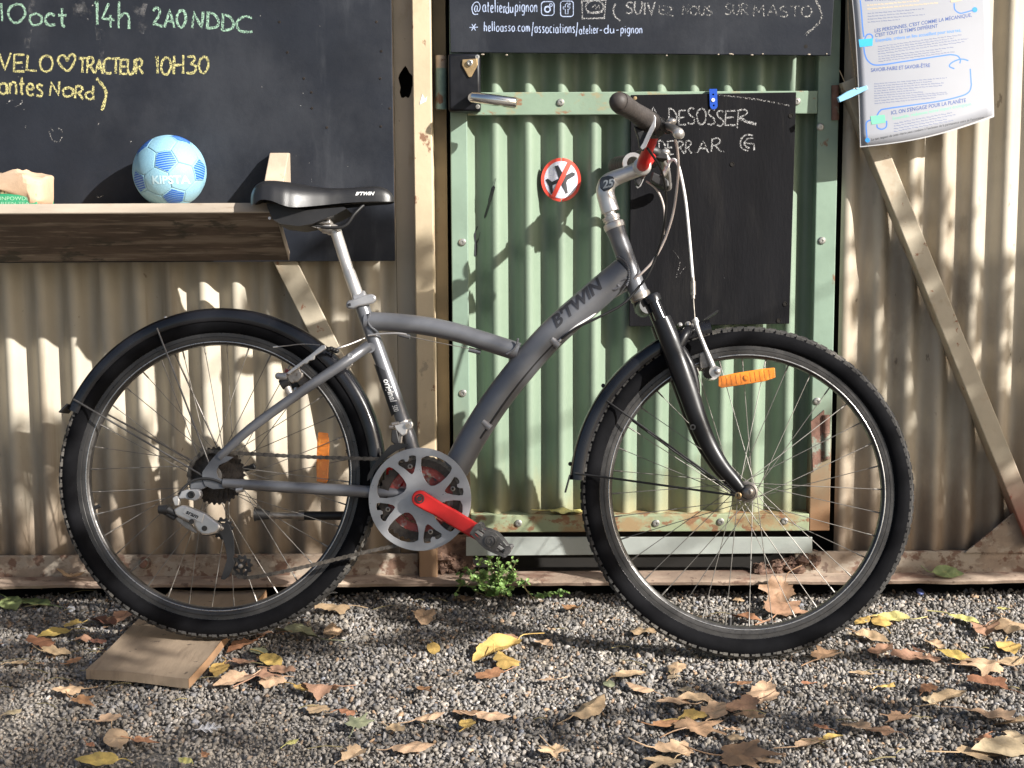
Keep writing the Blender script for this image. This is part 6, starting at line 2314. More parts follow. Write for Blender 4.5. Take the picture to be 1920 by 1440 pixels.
vs, fs = TX['sram']
cT = B(*zr([(352, 628)])[0], -.0922)
ang = math.atan2(-60, 135)
part('lettering', MB().add([cT + Vector((math.cos(ang) * v.x * px(25) - math.sin(ang) * v.y * px(8), 0, math.sin(ang) * v.x * px(25) + math.cos(ang) * v.y * px(8))) for v in vs], fs), M['darkprint'], rd, smooth=None)
part('lower_link', bprism(zr([(215, 640), (330, 700), (352, 730), (398, 780), (386, 790), (300, 748), (240, 700), (205, 660)]), -.080, .012), M['steel'], rd, smooth=None, bev=.002)
part('stop_screw', MB().tube([B(*zr([(345, 690)])[0], -.098), B(*zr([(345, 690)])[0], -.088)], .0052, 12).tube([B(*zr([(450, 745)])[0], -.0935), B(*zr([(450, 745)])[0], -.088)], .0055, 12), M['blackm'], rd, smooth=40)
part('cable_barrel', MB().tube([B(*zr([(78, 590)])[0], -.08), B(*zr([(150, 590)])[0], -.08)], [.0085, .0105], 14).tube([B(*zr([(150, 592)])[0], -.08), B(*zr([(230, 640)])[0], -.08)], [.0085, .0060], 12).tube([B(*zr([(120, 610)])[0], -.08), B(*zr([(210, 665)])[0], -.08)], .0050, 10), M['blackm'], rd, smooth=40)
for y in (-.074, -.056):
    part('jockey_cage', bprism(zr([(430, 800), (480, 806), (575, 790), (600, 830), (622, 900), (634, 990), (630, 1015), (584, 1160), (612, 1166), (650, 1140), (700, 1030), (684, 990), (696, 960), (694, 870), (688, 800), (655, 715), (640, 704), (590, 698), (560, 740), (530, 780)]), y, .002), M['blackm'], rd, smooth=None, bev=.0006)
jw = B(*zr([(752, 1052)])[0], -.066)


def jockey(c):
    o = []
    n = 11
    r_ = .0225
    for k in range(n):
        a = 2 * math.pi * k / n
        for da, rr_ in ((0, r_), (.25, r_), (.5, r_ - .004), (.75, r_ - .004)):
            t = a + da * 2 * math.pi / n
            o.append(Vector((c.x + math.cos(t) * rr_, c.y, c.z + math.sin(t) * rr_)))
    hs_ = []
    for k in range(5):
        a = 2 * math.pi * k / 5 + .3
        hs_.append([Vector((c.x + math.cos(a + da) * rr_, c.y, c.z + math.sin(a + da) * rr_)) for da, rr_ in ((-.25, .008), (-.42, .0145), (.42, .0145), (.25, .008))])
    part('jockey_wheel', MB().plate(o, hs_, (0, .006, 0)), M['blackm'], rd, smooth=None, bev=.0006)
    part('jockey_bolt', MB().lathe(c, (0, -1, 0), [(.0045, 0), (.0045, .008), (.002, .009), (0, .009)], 12), M['steel'], rd)


jockey(jw)
jockey(B(*zr([(598, 745)])[0], -.066))
cable(zr([(240, 470), (300, 395), (360, 352), (440, 336), (520, 345), (600, 378), (660, 415), (715, 436)]), [-.078, -.076, -.075, -.074, -.072, -.070, -.068, -.066], .0026, 'blackm', 'black gear housing curving over the rear changer')
part('cable_stop', MB().tube([B(443, 919, -.066), B(456, 917, -.066)], .0058, 12), M['silverp'], bike, smooth=40)

# ------------------------------------------------------------------ chain, link by link
yK = -.046
pa = [B(a, b, yK) for a, b in [(340, 893), (343, 873), (352, 858), (368, 850), (385, 848), (405, 849), (440, 855), (560, 859), (690, 861), (735, 860), (757, 852)]]
top_ = [B(385, 848, yK), B(735, 860, yK - .006)]
arc = [Vector((ctrc.x + math.cos(R_(a)) * .0835, yG + .0115, ctrc.z + math.sin(R_(a)) * .0835)) for a in range(110, -97, -8)]
r_c = (B(385, 848, yK) - Vector((cR.x, yK, cR.z))).length
arcR = [Vector((cR.x + math.cos(R_(a)) * r_c, yK, cR.z + math.sin(R_(a)) * r_c)) for a in range(215, 96, -7)]
low = [B(690, 1034, -.056), B(600, 1056, -.060), B(520, 1074, -.063), B(470, 1083, -.064)]
arcJ = [Vector((jw.x + math.cos(R_(a)) * .0215, jw.y + .003, jw.z + math.sin(R_(a)) * .0215)) for a in range(-85, -205, -14)]
route = arcR + [B(560, 856, -.052), B(690, 860, -.054)] + arc + low + arcJ + [B(*zr([(650, 900)])[0], -.063), B(*zr([(600, 760)])[0], -.063)]
dense = spline(route, 8)
lens = [0]
for i in range(1, len(dense)):
    lens.append(lens[-1] + (dense[i] - dense[i - 1]).length)


def along(s):
    i = int(np.searchsorted(lens, s))
    i = max(1, min(len(dense) - 1, i))
    t = (s - lens[i - 1]) / max(1e-9, lens[i] - lens[i - 1])
    return dense[i - 1].lerp(dense[i], t)


M['chain'] = mat('greasy_chain', (.11, .095, .08), .45, .7, var=.35, vscale=150)


def link_mesh(wid):
    mb = MB()
    pitch = .0127
    o = []
    for k in range(9):
        a = math.pi / 2 + math.pi * k / 8
        o.append((-pitch / 2 + .0042 * math.cos(a), .0042 * math.sin(a)))
    o.append((0, -.0029))
    for k in range(9):
        a = -math.pi / 2 + math.pi * k / 8
        o.append((pitch / 2 + .0042 * math.cos(a), .0042 * math.sin(a)))
    o.append((0, .0029))
    for y in (-wid, wid - .0010):
        mb.prism([Vector((a, y, b)) for a, b in o], (0, .0010, 0))
    for xx in (-pitch / 2, pitch / 2):
        mb.tube([Vector((xx, -wid - .0006, 0)), Vector((xx, wid + .0006, 0))], .0019, 8)
    return mb.mesh('chain_link', M['chain'])


LM = [link_mesh(.0034), link_mesh(.0024)]
chn = link('chain', None, bike)
ORG[chn.name] = Vector((0, 0, 0))
s = .006
k = 0
while s + .0127 < lens[-1]:
    p0, p1 = along(s), along(s + .0127)
    d = (p1 - p0).normalized()
    o = link('chain_link', LM[k % 2], chn)
    yv = (YV - d * d.dot(YV)).normalized()
    mt = Matrix((d, yv, d.cross(yv))).transposed().to_4x4()
    mt.translation = (p0 + p1) / 2
    o.matrix_local = mt
    s += .0127
    k += 1

# ------------------------------------------------------------------ kickstand folded up on the far side
kk = link('kickstand', None, bike)
ORG[kk.name] = Vector((0, 0, 0))
part('tube', MB().tube([B(568, 967, .075), B(700, 967, .075)], .0095, 14), M['blackm'], kk, smooth=40)
part('inner_tube', MB().tube([B(503, 966, .075), B(572, 967, .075)], .0072, 14).lathe(B(566, 967, .075), (B(572, 967, .075) - B(566, 967, .075)), [(.0075, -.006), (.0112, -.006), (.0112, .006), (.0095, .006)], 14), M['steel'], kk, smooth=40)
part('foot', MB().tube([B(478, 964, .075), B(482, 964, .075), B(506, 966, .075)], [.0155, .0135, .0085], 14), M['blackm'], kk, smooth=40)
part('mount', MB().box(B(700, 985, .04).to_tuple(), (B(735, 940, .085)).to_tuple()) if False else MB().prism(bl([(694, 952), (722, 944), (730, 960), (716, 980), (694, 980)], .04), (0, .045, 0)), M['blackm'], kk, smooth=None, bev=.003)
# quick-release lever on the far side of the rear hub
part('release_lever', MB().tube(spline([B(446, 886, .075), B(458, 880, .085), B(472, 876, .085), B(478, 873, .082)], 4), [.004] * 4 + [.006] * 4 + [.007] * 4 + [.004], 10, flat=.6), M['blackm'], wR, smooth=60)
# ================================================================== fallen leaves, each one a thing
def leafmat(n, c, c2):
    return mat(n, c, .62, var=.18, vscale=45, bump=.4, bscale=220, layers=[(c2, 60, .56, .12, (1, 1, 1), 6, .7), ((c[0] * .35, c[1] * .3, c[2] * .3), 160, .68, .05, (1, 1, 1), 4, .7)], rnd=.12)


LMAT = {'t': leafmat('tan_leaf', (.47, .325, .20), (.36, .225, .13)), 'b': leafmat('brown_leaf', (.33, .195, .12), (.23, .125, .075)),
        'd': leafmat('dark_brown_leaf', (.12, .055, .035), (.08, .04, .025)), 'y': leafmat('yellow_leaf', (.52, .36, .11), (.42, .26, .09)),
        'Y': leafmat('bright_yellow_leaf', (.58, .52, .20), (.52, .45, .08)), 'g': leafmat('green_leaf', (.20, .25, .10), (.30, .30, .12)),
        'r': leafmat('reddish_leaf', (.33, .165, .085), (.24, .11, .06)), 'p': leafmat('pale_leaf', (.46, .36, .23), (.36, .26, .15)), 'G': leafmat('grey_green_leaf', (.22, .23, .14), (.15, .17, .10))}


def outline(kind, a, r):
    """radius of the blade at angle a (0 = tip)"""
    a = (a + math.pi) % (2 * math.pi) - math.pi
    if kind == 'm':                     # five-lobed plane leaf
        v = 0
        for c, h, w in ((0, 1.0, .30), (.95, .88, .28), (-.95, .88, .28), (1.85, .62, .26), (-1.85, .62, .26)):
            d = abs((a - c + math.pi) % (2 * math.pi) - math.pi)
            v = max(v, h * math.exp(-(d / w) ** 1.5))
        v = max(v, .46 - .12 * (abs(a) > 2.7))
        return v * (1 + .06 * math.sin(a * 17 + r) + .04 * math.sin(a * 29 + 2 * r))
    if kind == 'o':                     # pointed oval
        v = .62 / math.sqrt((math.cos(a) / 1.45) ** 2 + (math.sin(a) / .92) ** 2) * .9
        return v * (1 + .03 * math.sin(a * 19 + r)) + (.28 * math.exp(-(a / .16) ** 2))
    v = .62 / math.sqrt((math.cos(a) / 1.25) ** 2 + (math.sin(a) / .85) ** 2)
    return v * (1 + .15 * math.sin(a * 3 + r) + .10 * math.sin(a * 7 + 2 * r) + .06 * math.sin(a * 15 + 3 * r))


def leaf(px_, py_, w, kind, m, curl, label, tilt=0., z=None, group=None):
    r = random.Random(int(px_ * 7 + py_ * 131))
    curl *= .52
    base = G(px_, py_, .004)
    dep = base.y + DIST
    size = w * dep / FPX * .81          # half length of the blade
    ph = r.uniform(0, 6)
    NR, NA = 5, 36
    vs = [(0, 0, 0)]
    for i in range(1, NR + 1):
        for k in range(NA):
            a = 2 * math.pi * k / NA
            rr = outline(kind, a, ph) * i / NR
            vs.append((math.cos(a) * rr, math.sin(a) * rr, 0))
    k1, k2 = r.uniform(.6, 1.2) * curl, r.uniform(-.5, 1.) * curl
    fold = r.uniform(.0, .45) * (curl + .3)
    wv, wp = r.uniform(3.5, 6), r.uniform(0, 6)
    out = []
    for x, y, z_ in vs:
        h = k1 * .42 * y * y + k2 * .30 * x * x + fold * abs(y) + curl * .10 * math.sin(wv * x + wp) * math.sin(wv * y + 1.3 * wp) + .03 * math.sin(9 * x + 7 * y + wp)
        # veins pressed in along the lobes
        aa = math.atan2(y, x)
        rad = math.hypot(x, y)
        for c in (0, .95, -.95):
            h -= .018 * math.exp(-((aa - c) * rad / .05) ** 2) * min(1, rad * 3)
        out.append(Vector((x, y, h)) * size)
    fs = [(0, 1 + k, 1 + (k + 1) % NA) for k in range(NA)]
    for i in range(NR - 1):
        for k in range(NA):
            fs.append((1 + i * NA + k, 1 + i * NA + (k + 1) % NA, 1 + (i + 1) * NA + (k + 1) % NA, 1 + (i + 1) * NA + k))
    mb = MB().add(out, fs)
    # stalk
    L = size * r.uniform(.6, 1.1)
    s0 = Vector((-outline(kind, math.pi, ph) * size * .9, 0, out[1 + (NR - 1) * NA + NA // 2].z))
    mb.tube(spline([s0, s0 + Vector((-L * .4, r.uniform(-.2, .2) * L, .002)), s0 + Vector((-L, r.uniform(-.5, .5) * L, r.uniform(0, .006)))], 3), .0007 + size * .008, 5)
    flip = -1 if r.random() < .35 and not tilt else 1
    rot = Matrix.Rotation(r.uniform(0, 2 * math.pi), 4, 'Z')
    tl = Matrix.Rotation(R_(r.uniform(-9, 12) + tilt), 4, 'X') @ Matrix.Rotation(R_(r.uniform(-9, 9)), 4, 'Y') @ (Matrix.Rotation(math.pi, 4, 'X') if flip < 0 else Matrix())
    mt = tl @ rot
    mb.xf(mt)
    zmin = min(v.z for v in mb.v)
    med = sorted(v.z for v in mb.v)[len(mb.v) // 5]
    base = G(px_, py_, .0) if z is None else z
    lift = (.0035 if z is None else 0)
    off = Vector((0, 0, -(zmin * .55 + med * .45) + lift)) if z is None else Vector((0, 0, -zmin + .0006))
    o = link('fallen_leaf', mb.mesh('fallen_leaf', LMAT[m], 50), None, base + off)
    tag(o, label, 'leaf', group or 'fallen leaves lying about')


L_ = [
    (20, 1136, 52, 'o', 'g', .3, 'green leaf at the far left edge below the dark gap, left of its pair'), (66, 1134, 56, 'o', 'g', .3, 'green leaf below the dark gap left of the rear wheel, right of its pair'),
    (228, 1163, 54, 'x', 'b', .7, 'brown folded leaf just left of the foot of the rear tyre'), (193, 1170, 44, 'x', 'd', 1.5, 'dark brown curled leaf upright left of the rear tyre'),
    (104, 1191, 46, 'o', 'y', .4, 'yellow oval leaf at left between dark gap and plank'), (138, 1176, 26, 'x', 'y', .8, 'small yellowish leaf above the yellow oval leaf at left'),
    (155, 1204, 40, 'x', 'b', 1.2, 'brown curled leaf left of the back of the plank'), (78, 1213, 46, 'x', 'r', .8, 'orange brown leaf under the yellow oval leaf at left'),
    (103, 1229, 42, 'x', 't', 1.0, 'curled tan leaf left of the front of the plank'), (36, 1246, 26, 'x', 't', .8, 'small tan leaf near the left edge beside the plank'),
    (140, 1244, 24, 'x', 'r', .8, 'small reddish crumb of leaf beside the left corner of the plank'), (182, 1207, 30, 'x', 'd', .9, 'dark leaf scrap touching the left side of the plank'),
    (130, 1301, 44, 'x', 't', .6, 'tan leaf in front of the left corner of the plank'), (151, 1321, 46, 'm', 'r', .5, 'pinkish brown leaf below the front of the plank at left'),
    (24, 1340, 30, 'o', 'p', .3, 'pale small leaf low at the left edge'), (204, 1354, 42, 'x', 't', 1.2, 'tan curled leaf below the plank'),
    (218, 1391, 58, 'o', 't', .6, 'yellowish tan leaf beside a reddish one at lower left'), (263, 1394, 48, 'm', 'r', .5, 'reddish brown leaf right of the yellowish tan one at lower left'),
    (186, 1430, 60, 'o', 'y', .5, 'yellow tan leaf cut by the bottom edge at lower left'), (348, 1431, 26, 'o', 'Y', .4, 'tiny pale yellow leaf by the bottom edge at left'),
    (385, 1420, 18, 'x', 'r', .5, 'tiny red brown leaf scrap near the bottom edge at left'), (170, 1401, 16, 'x', 'r', .4, 'tiny pinkish scrap left of the lower left leaves'),
    (412, 1259, 46, 'o', 'y', .5, 'yellow leaf at the left end of the heap beside the plank'), (440, 1281, 60, 'x', 't', .6, 'tan leaf at the front of the heap beside the plank'),
    (484, 1277, 82, 'm', 'b', .55, 'large brown leaf on top of the heap beside the plank'), (508, 1244, 48, 'o', 'y', .5, 'yellow leaf at the back of the heap beside the plank'),
    (486, 1229, 42, 'o', 'G', .5, 'pale green leaf behind the heap beside the plank'), (526, 1262, 48, 'x', 'b', .9, 'brown leaf at the right end of the heap beside the plank'),
    (452, 1216, 52, 'x', 'r', 1.1, 'long curled brown leaf between plank and heap'), (508, 1284, 44, 'x', 't', .6, 'tan leaf under the right front of the heap beside the plank'),
    (455, 1248, 46, 'x', 'b', .7, 'brown leaf under the middle of the heap beside the plank'),
    (556, 1196, 66, 'x', 'G', 1.2, 'large olive brown curled leaf behind the heap, right of the rear tyre'), (624, 1189, 44, 'o', 't', 1.0, 'tan arched leaf right of the olive brown curled leaf'),
    (488, 1194, 54, 'x', 'b', .8, 'brown leaf under the right flank of the rear tyre'), (626, 1146, 54, 'x', 't', .7, 'square tan leaf by the dark gap right of the rear tyre'),
    (600, 1303, 52, 'x', 'b', 1.7, 'brown leaf curled upright below the heap'), (568, 1296, 34, 'o', 'y', .7, 'yellow leaf leaning on the upright brown leaf'),
    (594, 1334, 42, 'x', 't', .5, 'tan leaf below the upright brown leaf'), (654, 1340, 28, 'x', 'r', .8, 'orange brown small leaf left of the grey green one'),
    (795, 1163, 48, 'x', 't', 1.2, 'tan curled leaf in the shade below the chain guard'), (813, 1221, 32, 'o', 'y', .6, 'yellow pointed leaf alone on sunlit gravel below the chain guard'),
    (936, 1225, 78, 'o', 'y', .9, 'big bright yellow leaf standing up below the pedal'), (950, 1247, 50, 'x', 'y', .6, 'yellow leaf under the big bright yellow one'), (920, 1271, 44, 'x', 'r', .6, 'orange brown leaf in front of the big yellow leaf'),
    (957, 1200, 34, 'x', 'b', .6, 'brown leaf behind the big yellow leaf'), (795, 1297, 34, 'x', 'r', .5, 'small reddish leaf in the gravel between heap and yellow leaf'),
    (872, 1127, 34, 'x', 't', .9, 'tan leaf at the foot of the weed'), (670, 1367, 58, 'm', 'G', .4, 'grey green lobed leaf on the gravel at bottom centre left'),
    (741, 1370, 34, 'x', 't', .8, 'small tan leaf right of the grey green lobed one'), (770, 1408, 58, 'o', 't', .5, 'tan oval leaf near the bottom edge, below the small tan leaf'),
    (665, 1421, 46, 'x', 't', .8, 'tan leaf at the bottom edge below the grey green lobed leaf'), (803, 1353, 40, 'o', 't', .7, 'tan folded leaf left of a pair of tan leaves'),
    (872, 1342, 44, 'x', 'b', .5, 'brownish leaf of the pair at bottom centre'), (921, 1348, 46, 'o', 't', .6, 'tan right hand leaf of the pair at bottom centre'), (876, 1363, 40, 'o', 'y', .7, 'yellowish leaf just below the pair at bottom centre'),
    (547, 1398, 20, 'o', 'Y', .3, 'tiny yellow leaf on the gravel at bottom left centre'),
    (1072, 1146, 36, 'x', 'r', 1.0, 'reddish curled leaf left of the foot of the front tyre'), (1018, 1210, 38, 'x', 't', .5, 'flat tan leaf in the shade of the front wheel'),
    (1205, 1187, 42, 'x', 't', .9, 'tan crumpled leaf just outside the front tyre at lower left'), (1028, 1279, 28, 'o', 't', .7, 'tan leaf alone on the gravel left below the front wheel'),
    (1180, 1269, 48, 'o', 't', .4, 'pale tan leaf with a stalk below the front tyre at left'), (1142, 1287, 28, 'o', 'G', .5, 'small greenish leaf beside the pale stalked leaf'),
    (1203, 1297, 42, 'o', 't', .6, 'tan leaf below the pale stalked leaf'), (1268, 1262, 40, 'x', 't', 1.0, 'tan leaf folded double under the front tyre'), (1262, 1274, 28, 'x', 'p', .7, 'small pale leaf half under the folded one below the front tyre'),
    (1285, 1298, 30, 'x', 'p', .6, 'small faded leaf below the folded leaf'), (1100, 1341, 72, 'o', 't', .8, 'wide tan leaf alone at bottom centre right'),
    (1268, 1323, 46, 'o', 't', .6, 'tan leaf at the left end of the big leaf group'), (1303, 1316, 50, 'o', 't', .9, 'tan leaf arched behind the big leaf group'), (1432, 1308, 66, 'x', 't', 1.1, 'large tan leaf standing at the right end of the big leaf group'),
    (1302, 1373, 104, 'm', 'b', .35, 'largest brown lobed leaf in the big leaf group'), (1340, 1340, 58, 'x', 't', .7, 'yellowish crumpled leaf in the middle of the big leaf group'), (1392, 1330, 60, 'x', 'b', .9, 'brown leaf between the crumpled and the standing leaf'),
    (1404, 1350, 54, 'x', 'b', .9, 'long brown leaf in front of the standing leaf'), (1298, 1352, 46, 'x', 'y', .8, 'pale yellow leaf lying on the largest brown lobed leaf'), (1248, 1362, 44, 'o', 'r', .7, 'reddish leaf at the left front of the big leaf group'),
    (1380, 1391, 40, 'o', 't', .4, 'tan oval leaf above the lobed leaf at the bottom edge'), (1385, 1424, 116, 'm', 'b', .35, 'large brown lobed leaf at the bottom edge'), (1266, 1412, 62, 'x', 't', .8, 'tan ragged leaf left of the lobed leaf at the bottom edge'),
    (1252, 1433, 74, 'm', 't', .4, 'yellow tan leaf cut by the bottom edge left of the lobed leaf'), (1035, 1412, 62, 'm', 't', .6, 'light brown lobed leaf at bottom centre right'), (1375, 1372, 26, 'x', 't', .9, 'small upright scrap above the tan oval leaf'),
    (1443, 1432, 36, 'x', 't', .5, 'tan leaf tip at the bottom edge right of the lobed leaf'), (1522, 1398, 58, 'o', 't', .5, 'tan leaf left of a yellowish one at bottom right'), (1562, 1388, 38, 'o', 'y', .6, 'yellowish leaf right of the tan one at bottom right'),
    (1612, 1370, 58, 'm', 't', 1.0, 'crumpled tan leaf with raised tips at bottom right'), (1655, 1375, 44, 'x', 'b', .7, 'brown leaf right of the crumpled tan one'), (1686, 1349, 62, 'm', 'b', .6, 'dull brown lobed leaf at right on grey gravel'),
    (1778, 1316, 62, 'o', 't', .9, 'arched yellow tan leaf at right on grey gravel'), (1740, 1296, 36, 'x', 'r', 1.5, 'reddish brown leaf standing on edge at right'), (1740, 1320, 26, 'x', 'p', .6, 'pale scrap below the leaf standing on edge'),
    (1615, 1267, 30, 'o', 't', .6, 'small tan leaf below the right side of the front tyre'), (1662, 1292, 30, 'x', 'y', .7, 'small yellow leaf right of the small tan one'),
    (1655, 1224, 52, 'x', 'b', .8, 'brown leaf at the left end of the row right of the front tyre'), (1700, 1237, 54, 'x', 'b', .9, 'brown leaf in the middle of the row right of the front tyre'), (1742, 1241, 60, 'm', 'b', .5, 'brown lobed leaf at the right end of the row right of the front tyre'),
    (1722, 1224, 26, 'x', 'd', 1.2, 'dark curled leaf above the row right of the front tyre'), (1752, 1212, 40, 'x', 't', 1.2, 'pale crumpled leaf above the row right of the front tyre'), (1791, 1237, 44, 'o', 'y', .6, 'yellow leaf at the end of the row right of the front tyre'),
    (1632, 1200, 48, 'o', 't', .8, 'tan folded leaf right beside the front tyre'), (1604, 1194, 26, 'x', 'p', .9, 'pale dry leaf between the tyre and the tan folded leaf'),
    (1675, 1163, 48, 'o', 'Y', .6, 'bright lemon yellow leaf right of the front tyre'), (1652, 1172, 44, 'o', 'y', .7, 'orange yellow leaf under the lemon yellow one'), (1617, 1168, 32, 'o', 'y', .6, 'orange yellow leaf touching the front tyre'),
    (1806, 1165, 48, 'o', 'Y', .5, 'lemon yellow oval leaf alone on bright gravel at right'), (1878, 1145, 22, 'o', 'Y', .4, 'tiny yellow leaf near the dark gap at right'),
    (1848, 1184, 60, 'x', 'b', 1.1, 'brown curled leaf near the right edge'), (1894, 1181, 66, 'x', 't', 1.1, 'tan curled leaf overlapping the brown one at the right edge'), (1891, 1217, 56, 'o', 'y', .8, 'deep yellow leaf near the right edge'),
    (1852, 1256, 80, 'm', 't', .6, 'large pale brown leaf near the right edge'), (1818, 1248, 38, 'x', 'b', .7, 'brown scrap left of the large pale brown leaf'), (1898, 1245, 40, 'o', 't', .7, 'small tan leaf right of the large pale brown one'),
    (1852, 1290, 62, 'x', 'r', 1.0, 'reddish brown curled leaf below the large pale brown one'), (1862, 1350, 82, 'x', 't', .7, 'large tan leaf at the right edge'), (1908, 1362, 62, 'm', 't', .6, 'tan leaf cut by the right edge'),
    (1822, 1418, 84, 'm', 't', .5, 'big yellow tan leaf in the bottom right corner, left one'), (1884, 1412, 84, 'o', 'p', .5, 'big pale leaf in the bottom right corner, right one'), (1842, 1392, 40, 'x', 'r', .9, 'reddish leaf above the two big corner leaves'), (1905, 1388, 54, 'x', 'p', .6, 'faded leaf above the big pale corner leaf'),
    (1545, 1236, 66, 'm', 'b', .4, 'flat brown leaf lying against the front tyre at right'), (1468, 1152, 92, 'm', 'b', .8, 'large red brown lobed leaf seen through the front wheel'), (1398, 1163, 44, 'x', 'r', .9, 'small brown leaf left of the large one seen through the front wheel'), (1300, 1163, 36, 'o', 't', .5, 'tan leaf seen through the lower left of the front wheel'), (1385, 1128, 24, 'x', 't', .5, 'tiny tan leaf by the dark gap seen through the front wheel'),
    (1512, 1286, 20, 'x', 'r', .6, 'tiny red brown scrap below the front tyre at right'), (1395, 1285, 22, 'x', 'r', .6, 'tiny red scrap below the front tyre'), (1540, 1369, 24, 'x', 'r', .8, 'red brown scrap above the yellowish leaf at bottom right'),
]
for t in L_:
    leaf(*t)
leaf(1462, 1132, 70, 'm', 'b', .9, 'pointed brown leaf leaning up behind the large one seen through the front wheel', tilt=55)
leaf(130, 1084, 58, 'm', 't', 1.2, 'tan curled leaf lying on the rusty ledge at left', z=P(130, 1088, .335))
leaf(1774, 1066, 36, 'o', 'g', 1.0, 'green and yellow leaf on the rusty ledge at right', tilt=35, z=P(1774, 1080, .335))
leaf(1064, 964, 40, 'o', 'Y', .9, 'yellow leaf lying on the bottom rail of the door', z=P(1062, 966, YD + .012))
# crumbs of broken leaf and twigs between the stones
r = random.Random(77)
cr, tw = MB(), MB()
for i in range(900):
    a, b = r.uniform(-100, 2020), r.uniform(1105, 1500)
    if r.random() < .45:
        a, b = r.gauss(130, 130), r.gauss(1200, 50)
    if b < 1104:
        continue
    c = G(a, b, .003)
    s = r.uniform(.0015, .0065)
    q = [c + Vector((r.uniform(-1, 1), r.uniform(-1, 1), r.uniform(-.1, .5))) * s for _ in range(4)]
    cr.add(q, [(0, 1, 2), (0, 2, 3)])
tag(link('leaf_crumbs', cr.mesh('leaf_crumbs', LMAT['b'])), 'broken brown crumbs of dry leaf between the stones', kind='stuff')
for i in range(60):
    a, b = r.uniform(0, 1900), r.uniform(1120, 1440)
    if i < 24:
        a, b = r.gauss(140, 90), r.gauss(1230, 50)
    c = G(a, max(1112, b), .005)
    an = r.uniform(-.8, .8)
    L = r.uniform(.015, .06)
    d = Vector((math.cos(an), math.sin(an), 0)) * L
    tw.tube(spline([c, c + d * .5 + Vector((0, r.uniform(-.004, .004), .003)), c + d], 3), r.uniform(.0005, .0011), 5)
tag(link('twigs', tw.mesh('twigs', M['stemg'], 40)), 'thin dry twigs and leaf stalks among the stones', kind='stuff')
# feather, bottle cap and bits
fe = MB()
c = G(393, 1366, .006)
ax = Vector((1, .25, 0)).normalized()
sd2 = Vector((-.25, 1, .2)).normalized()
for k in range(26):
    t = k / 25
    p_ = c + ax * (t - .5) * .040
    w = .013 * math.sin(math.pi * min(1, t * 1.1 + .1)) + .001
    for s in (-1, 1):
        q = p_ + sd2 * w * s + ax * .006 + Vector((0, 0, .002 + .003 * math.sin(k)))
        fe.add([p_ - ax * .0009, p_ + ax * .0009, q + ax * .0006, q - ax * .0006], [(0, 1, 2, 3)])
fe.tube([c - ax * .026, c + ax * .02], .0006, 5)
solo('feather', fe, mat('white_feather', (.68, .67, .68), .8, var=.05), c, 'small white downy feather on the gravel at lower left', 'feather', smooth=None)
bc2 = G(1725, 1110, .008)
cap = MB().lathe(bc2, Vector((.3, -.5, .8)), [(0, .004), (.007, .004), (.0090, .003), (.0098, 0), (.0090, 0), (.008, .002), (0, .003)], 21)
solo('bottle_cap', cap, mat('blue_cap', (.10, .13, .30), .35, .5, var=.2, vscale=100), bc2, 'small blue bottle cap by the dark gap right of the front wheel', 'bottle cap', smooth=30)
pw = G(134, 1141, .006)
t = MB().ball(pw, .009, 4, (1, .7, .7))
rr_ = random.Random(5)
t.v = [v + Vector((rr_.uniform(-1, 1), rr_.uniform(-1, 1), rr_.uniform(-1, 1))) * .003 for v in t.v]
solo('pebble', t, mat('white_pebble', (.6, .6, .62), .7), pw, 'single whitish pebble left of the rear tyre', 'pebble', smooth=None)
pf = G(612, 1117, .008)
fo = MB().prism([pf + Vector((a, b, c_)) for a, b, c_ in [(-.024, 0, 0), (-.008, -.006, .004), (.014, -.004, .008), (.026, .002, .006), (.010, .008, .010), (-.012, .006, .005)]], (0, 0, .0012))
solo('paper_scrap', fo, M['film'], pf, 'crumpled white scrap of paper by the dark gap right of the rear tyre', 'scrap', smooth=None)
# ================================================================== unseen plane tree behind the viewer, its boughs shaped to cast chosen dapples
tree = thing('shade_tree', 'plane tree with low spreading boughs at the edge of the yard behind the viewer', 'tree', (4.0, -8.8, 0))
M['bark'] = mat('plane_bark', (.25, .22, .17), .85, var=.3, vscale=6, bump=.6, bscale=30, layers=[((.42, .40, .30), 5, .55, .08, (1, 1, .6), 5, .8)])
M['canopy'] = mat('plane_foliage', (.10, .13, .03), .55, var=.35, vscale=3, layers=[((.30, .22, .06), 2.2, .52, .1, (1, 1, 1), 4, .8)])
r = random.Random(31)
cw, cu2 = SUN.cross(Vector((0, 0, 1))).normalized(), None
cu2 = cw.cross(SUN).normalized()
wb = lambda a, b, o=0.: BM @ B(a, b, o)
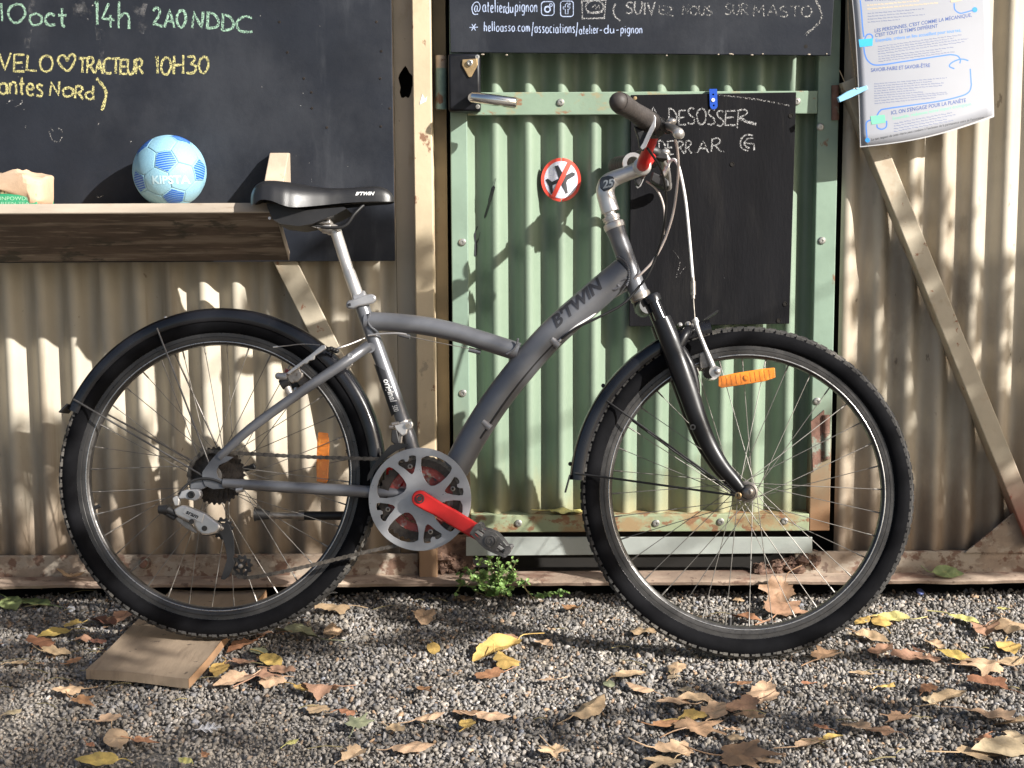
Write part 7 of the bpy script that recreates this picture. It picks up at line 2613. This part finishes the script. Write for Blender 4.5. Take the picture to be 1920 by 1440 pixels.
# (where the shade of a bough falls, breadth along the wall, breadth across, leaves, distance)
SHADE = [
    # foreground gravel on the right and in the middle
    (G(1500, 1310), .36, .10, 40, 6.0), (G(1180, 1330), .22, .06, 16, 6.4), (G(1800, 1300), .26, .10, 22, 5.8), (G(1300, 1420), .42, .07, 26, 6.2), (G(1750, 1420), .32, .08, 26, 6.0),
    (G(820, 1170), .20, .05, 34, 6.6), (G(560, 1215), .14, .03, 14, 6.8), (G(300, 1390), .45, .07, 20, 6.8), (G(80, 1260), .30, .08, 44, 6.9),
    # wall on the left below the shelf
    (P(690, 640, .40), .08, .16, 40, 6.5), (P(600, 540, .40), .10, .07, 40, 6.5), (P(40, 940, .40), .18, .14, 60, 6.9),
    # wall on the right
    (P(1700, 470, .40), .07, .18, 36, 5.6), (P(1735, 690, .40), .13, .20, 80, 5.6), (P(1850, 820, .40), .16, .24, 110, 5.5), (P(1760, 950, .40), .20, .14, 80, 5.5), (P(1900, 1030, .36), .16, .07, 30, 5.4),
    # the bicycle's rear half and the down tube
    (wb(940, 740), .10, .14, 40, 6.2), (wb(790, 930), .14, .10, 36, 6.3), (wb(250, 1000), .24, .24, 80, 6.7), (wb(560, 900), .22, .10, 46, 6.5), (wb(200, 700), .16, .14, 30, 6.8), (wb(1240, 850), .12, .2, 22, 6.0),
]
cm = MB()
cents = []
for c, ru, rv, n, t in SHADE:
    t *= .62
    cc_ = c + SUN * t
    cents.append(cc_)
    for i in range(int(n * .8)):
        a = r.uniform(0, 2 * math.pi)
        k = r.random() ** .6
        q = cc_ + cw * (ru * k * math.cos(a)) + cu2 * (rv * k * math.sin(a)) + SUN * r.gauss(0, .25)
        s = r.uniform(.035, .075)
        n_ = Vector((r.gauss(0, .6), r.gauss(0, .6), 1)).normalized()
        u = n_.orthogonal().normalized()
        u = (Matrix.Rotation(r.uniform(0, 6.3), 3, n_) @ u)
        w = n_.cross(u)
        pts = [q + (u * math.cos(b) + w * math.sin(b)) * s * outline('m', b, i) * 1.15 + n_ * s * .15 * math.cos(2 * b) for b in [2 * math.pi * j / 10 for j in range(10)]]
        cm.add(pts + [q], [(j, (j + 1) % 10, 10) for j in range(10)])
# the crown above, away from the scene's sun rays
for i in range(2600):
    a, b = r.uniform(0, 6.283), r.random() ** .5
    q = Vector((3.6 + 3.0 * b * math.cos(a), -8.8 + 2.6 * b * math.sin(a), 6.4 + r.gauss(0, .9)))
    s = r.uniform(.06, .12)
    n_ = Vector((r.gauss(0, .6), r.gauss(0, .6), 1)).normalized()
    u = n_.orthogonal().normalized()
    w = n_.cross(u)
    cm.add([q + u * s, q + w * s * .8, q - u * s, q - w * s * .8], [(0, 1, 2, 3)])
part('crown', cm, M['canopy'], tree, smooth=None, kind='stuff')
tk_ = MB()
tk_.tube(spline([(4.0, -8.8, -.1), (4.0, -8.8, .5), (4.05, -8.7, 2.2), (4.0, -8.6, 4.4), (3.7, -8.8, 6.8)], 5), [.34] * 4 + [.26] * 4 + [.22] * 5 + [.17] * 4 + [.12] * 3 + [.06], 16)
part('trunk', tk_, M['bark'], tree)
far = Vector((4.02, -8.65, 3.9))
lead = [Vector((4.2, -7.0, 4.2)), Vector((4.3, -4.9, 3.5))]
lim = MB()
lim.tube(spline([far, lead[0], lead[1]], 6), [.12, .115, .11, .105, .1, .09, .085, .08, .075, .07, .06, .055, .05], 10)
part('limb', lim, M['bark'], tree)
for c in cents:
    tw_ = MB()
    st = min(lead + [far], key=lambda q: (q - c).length)
    mid = st.lerp(c, .5) + Vector((0, 0, .12))
    tw_.tube(spline([st, mid, c], 5), [.016, .014, .013, .012, .010, .009, .008, .006, .005, .004, .003], 6)
    part('bough', tw_, M['bark'], tree)
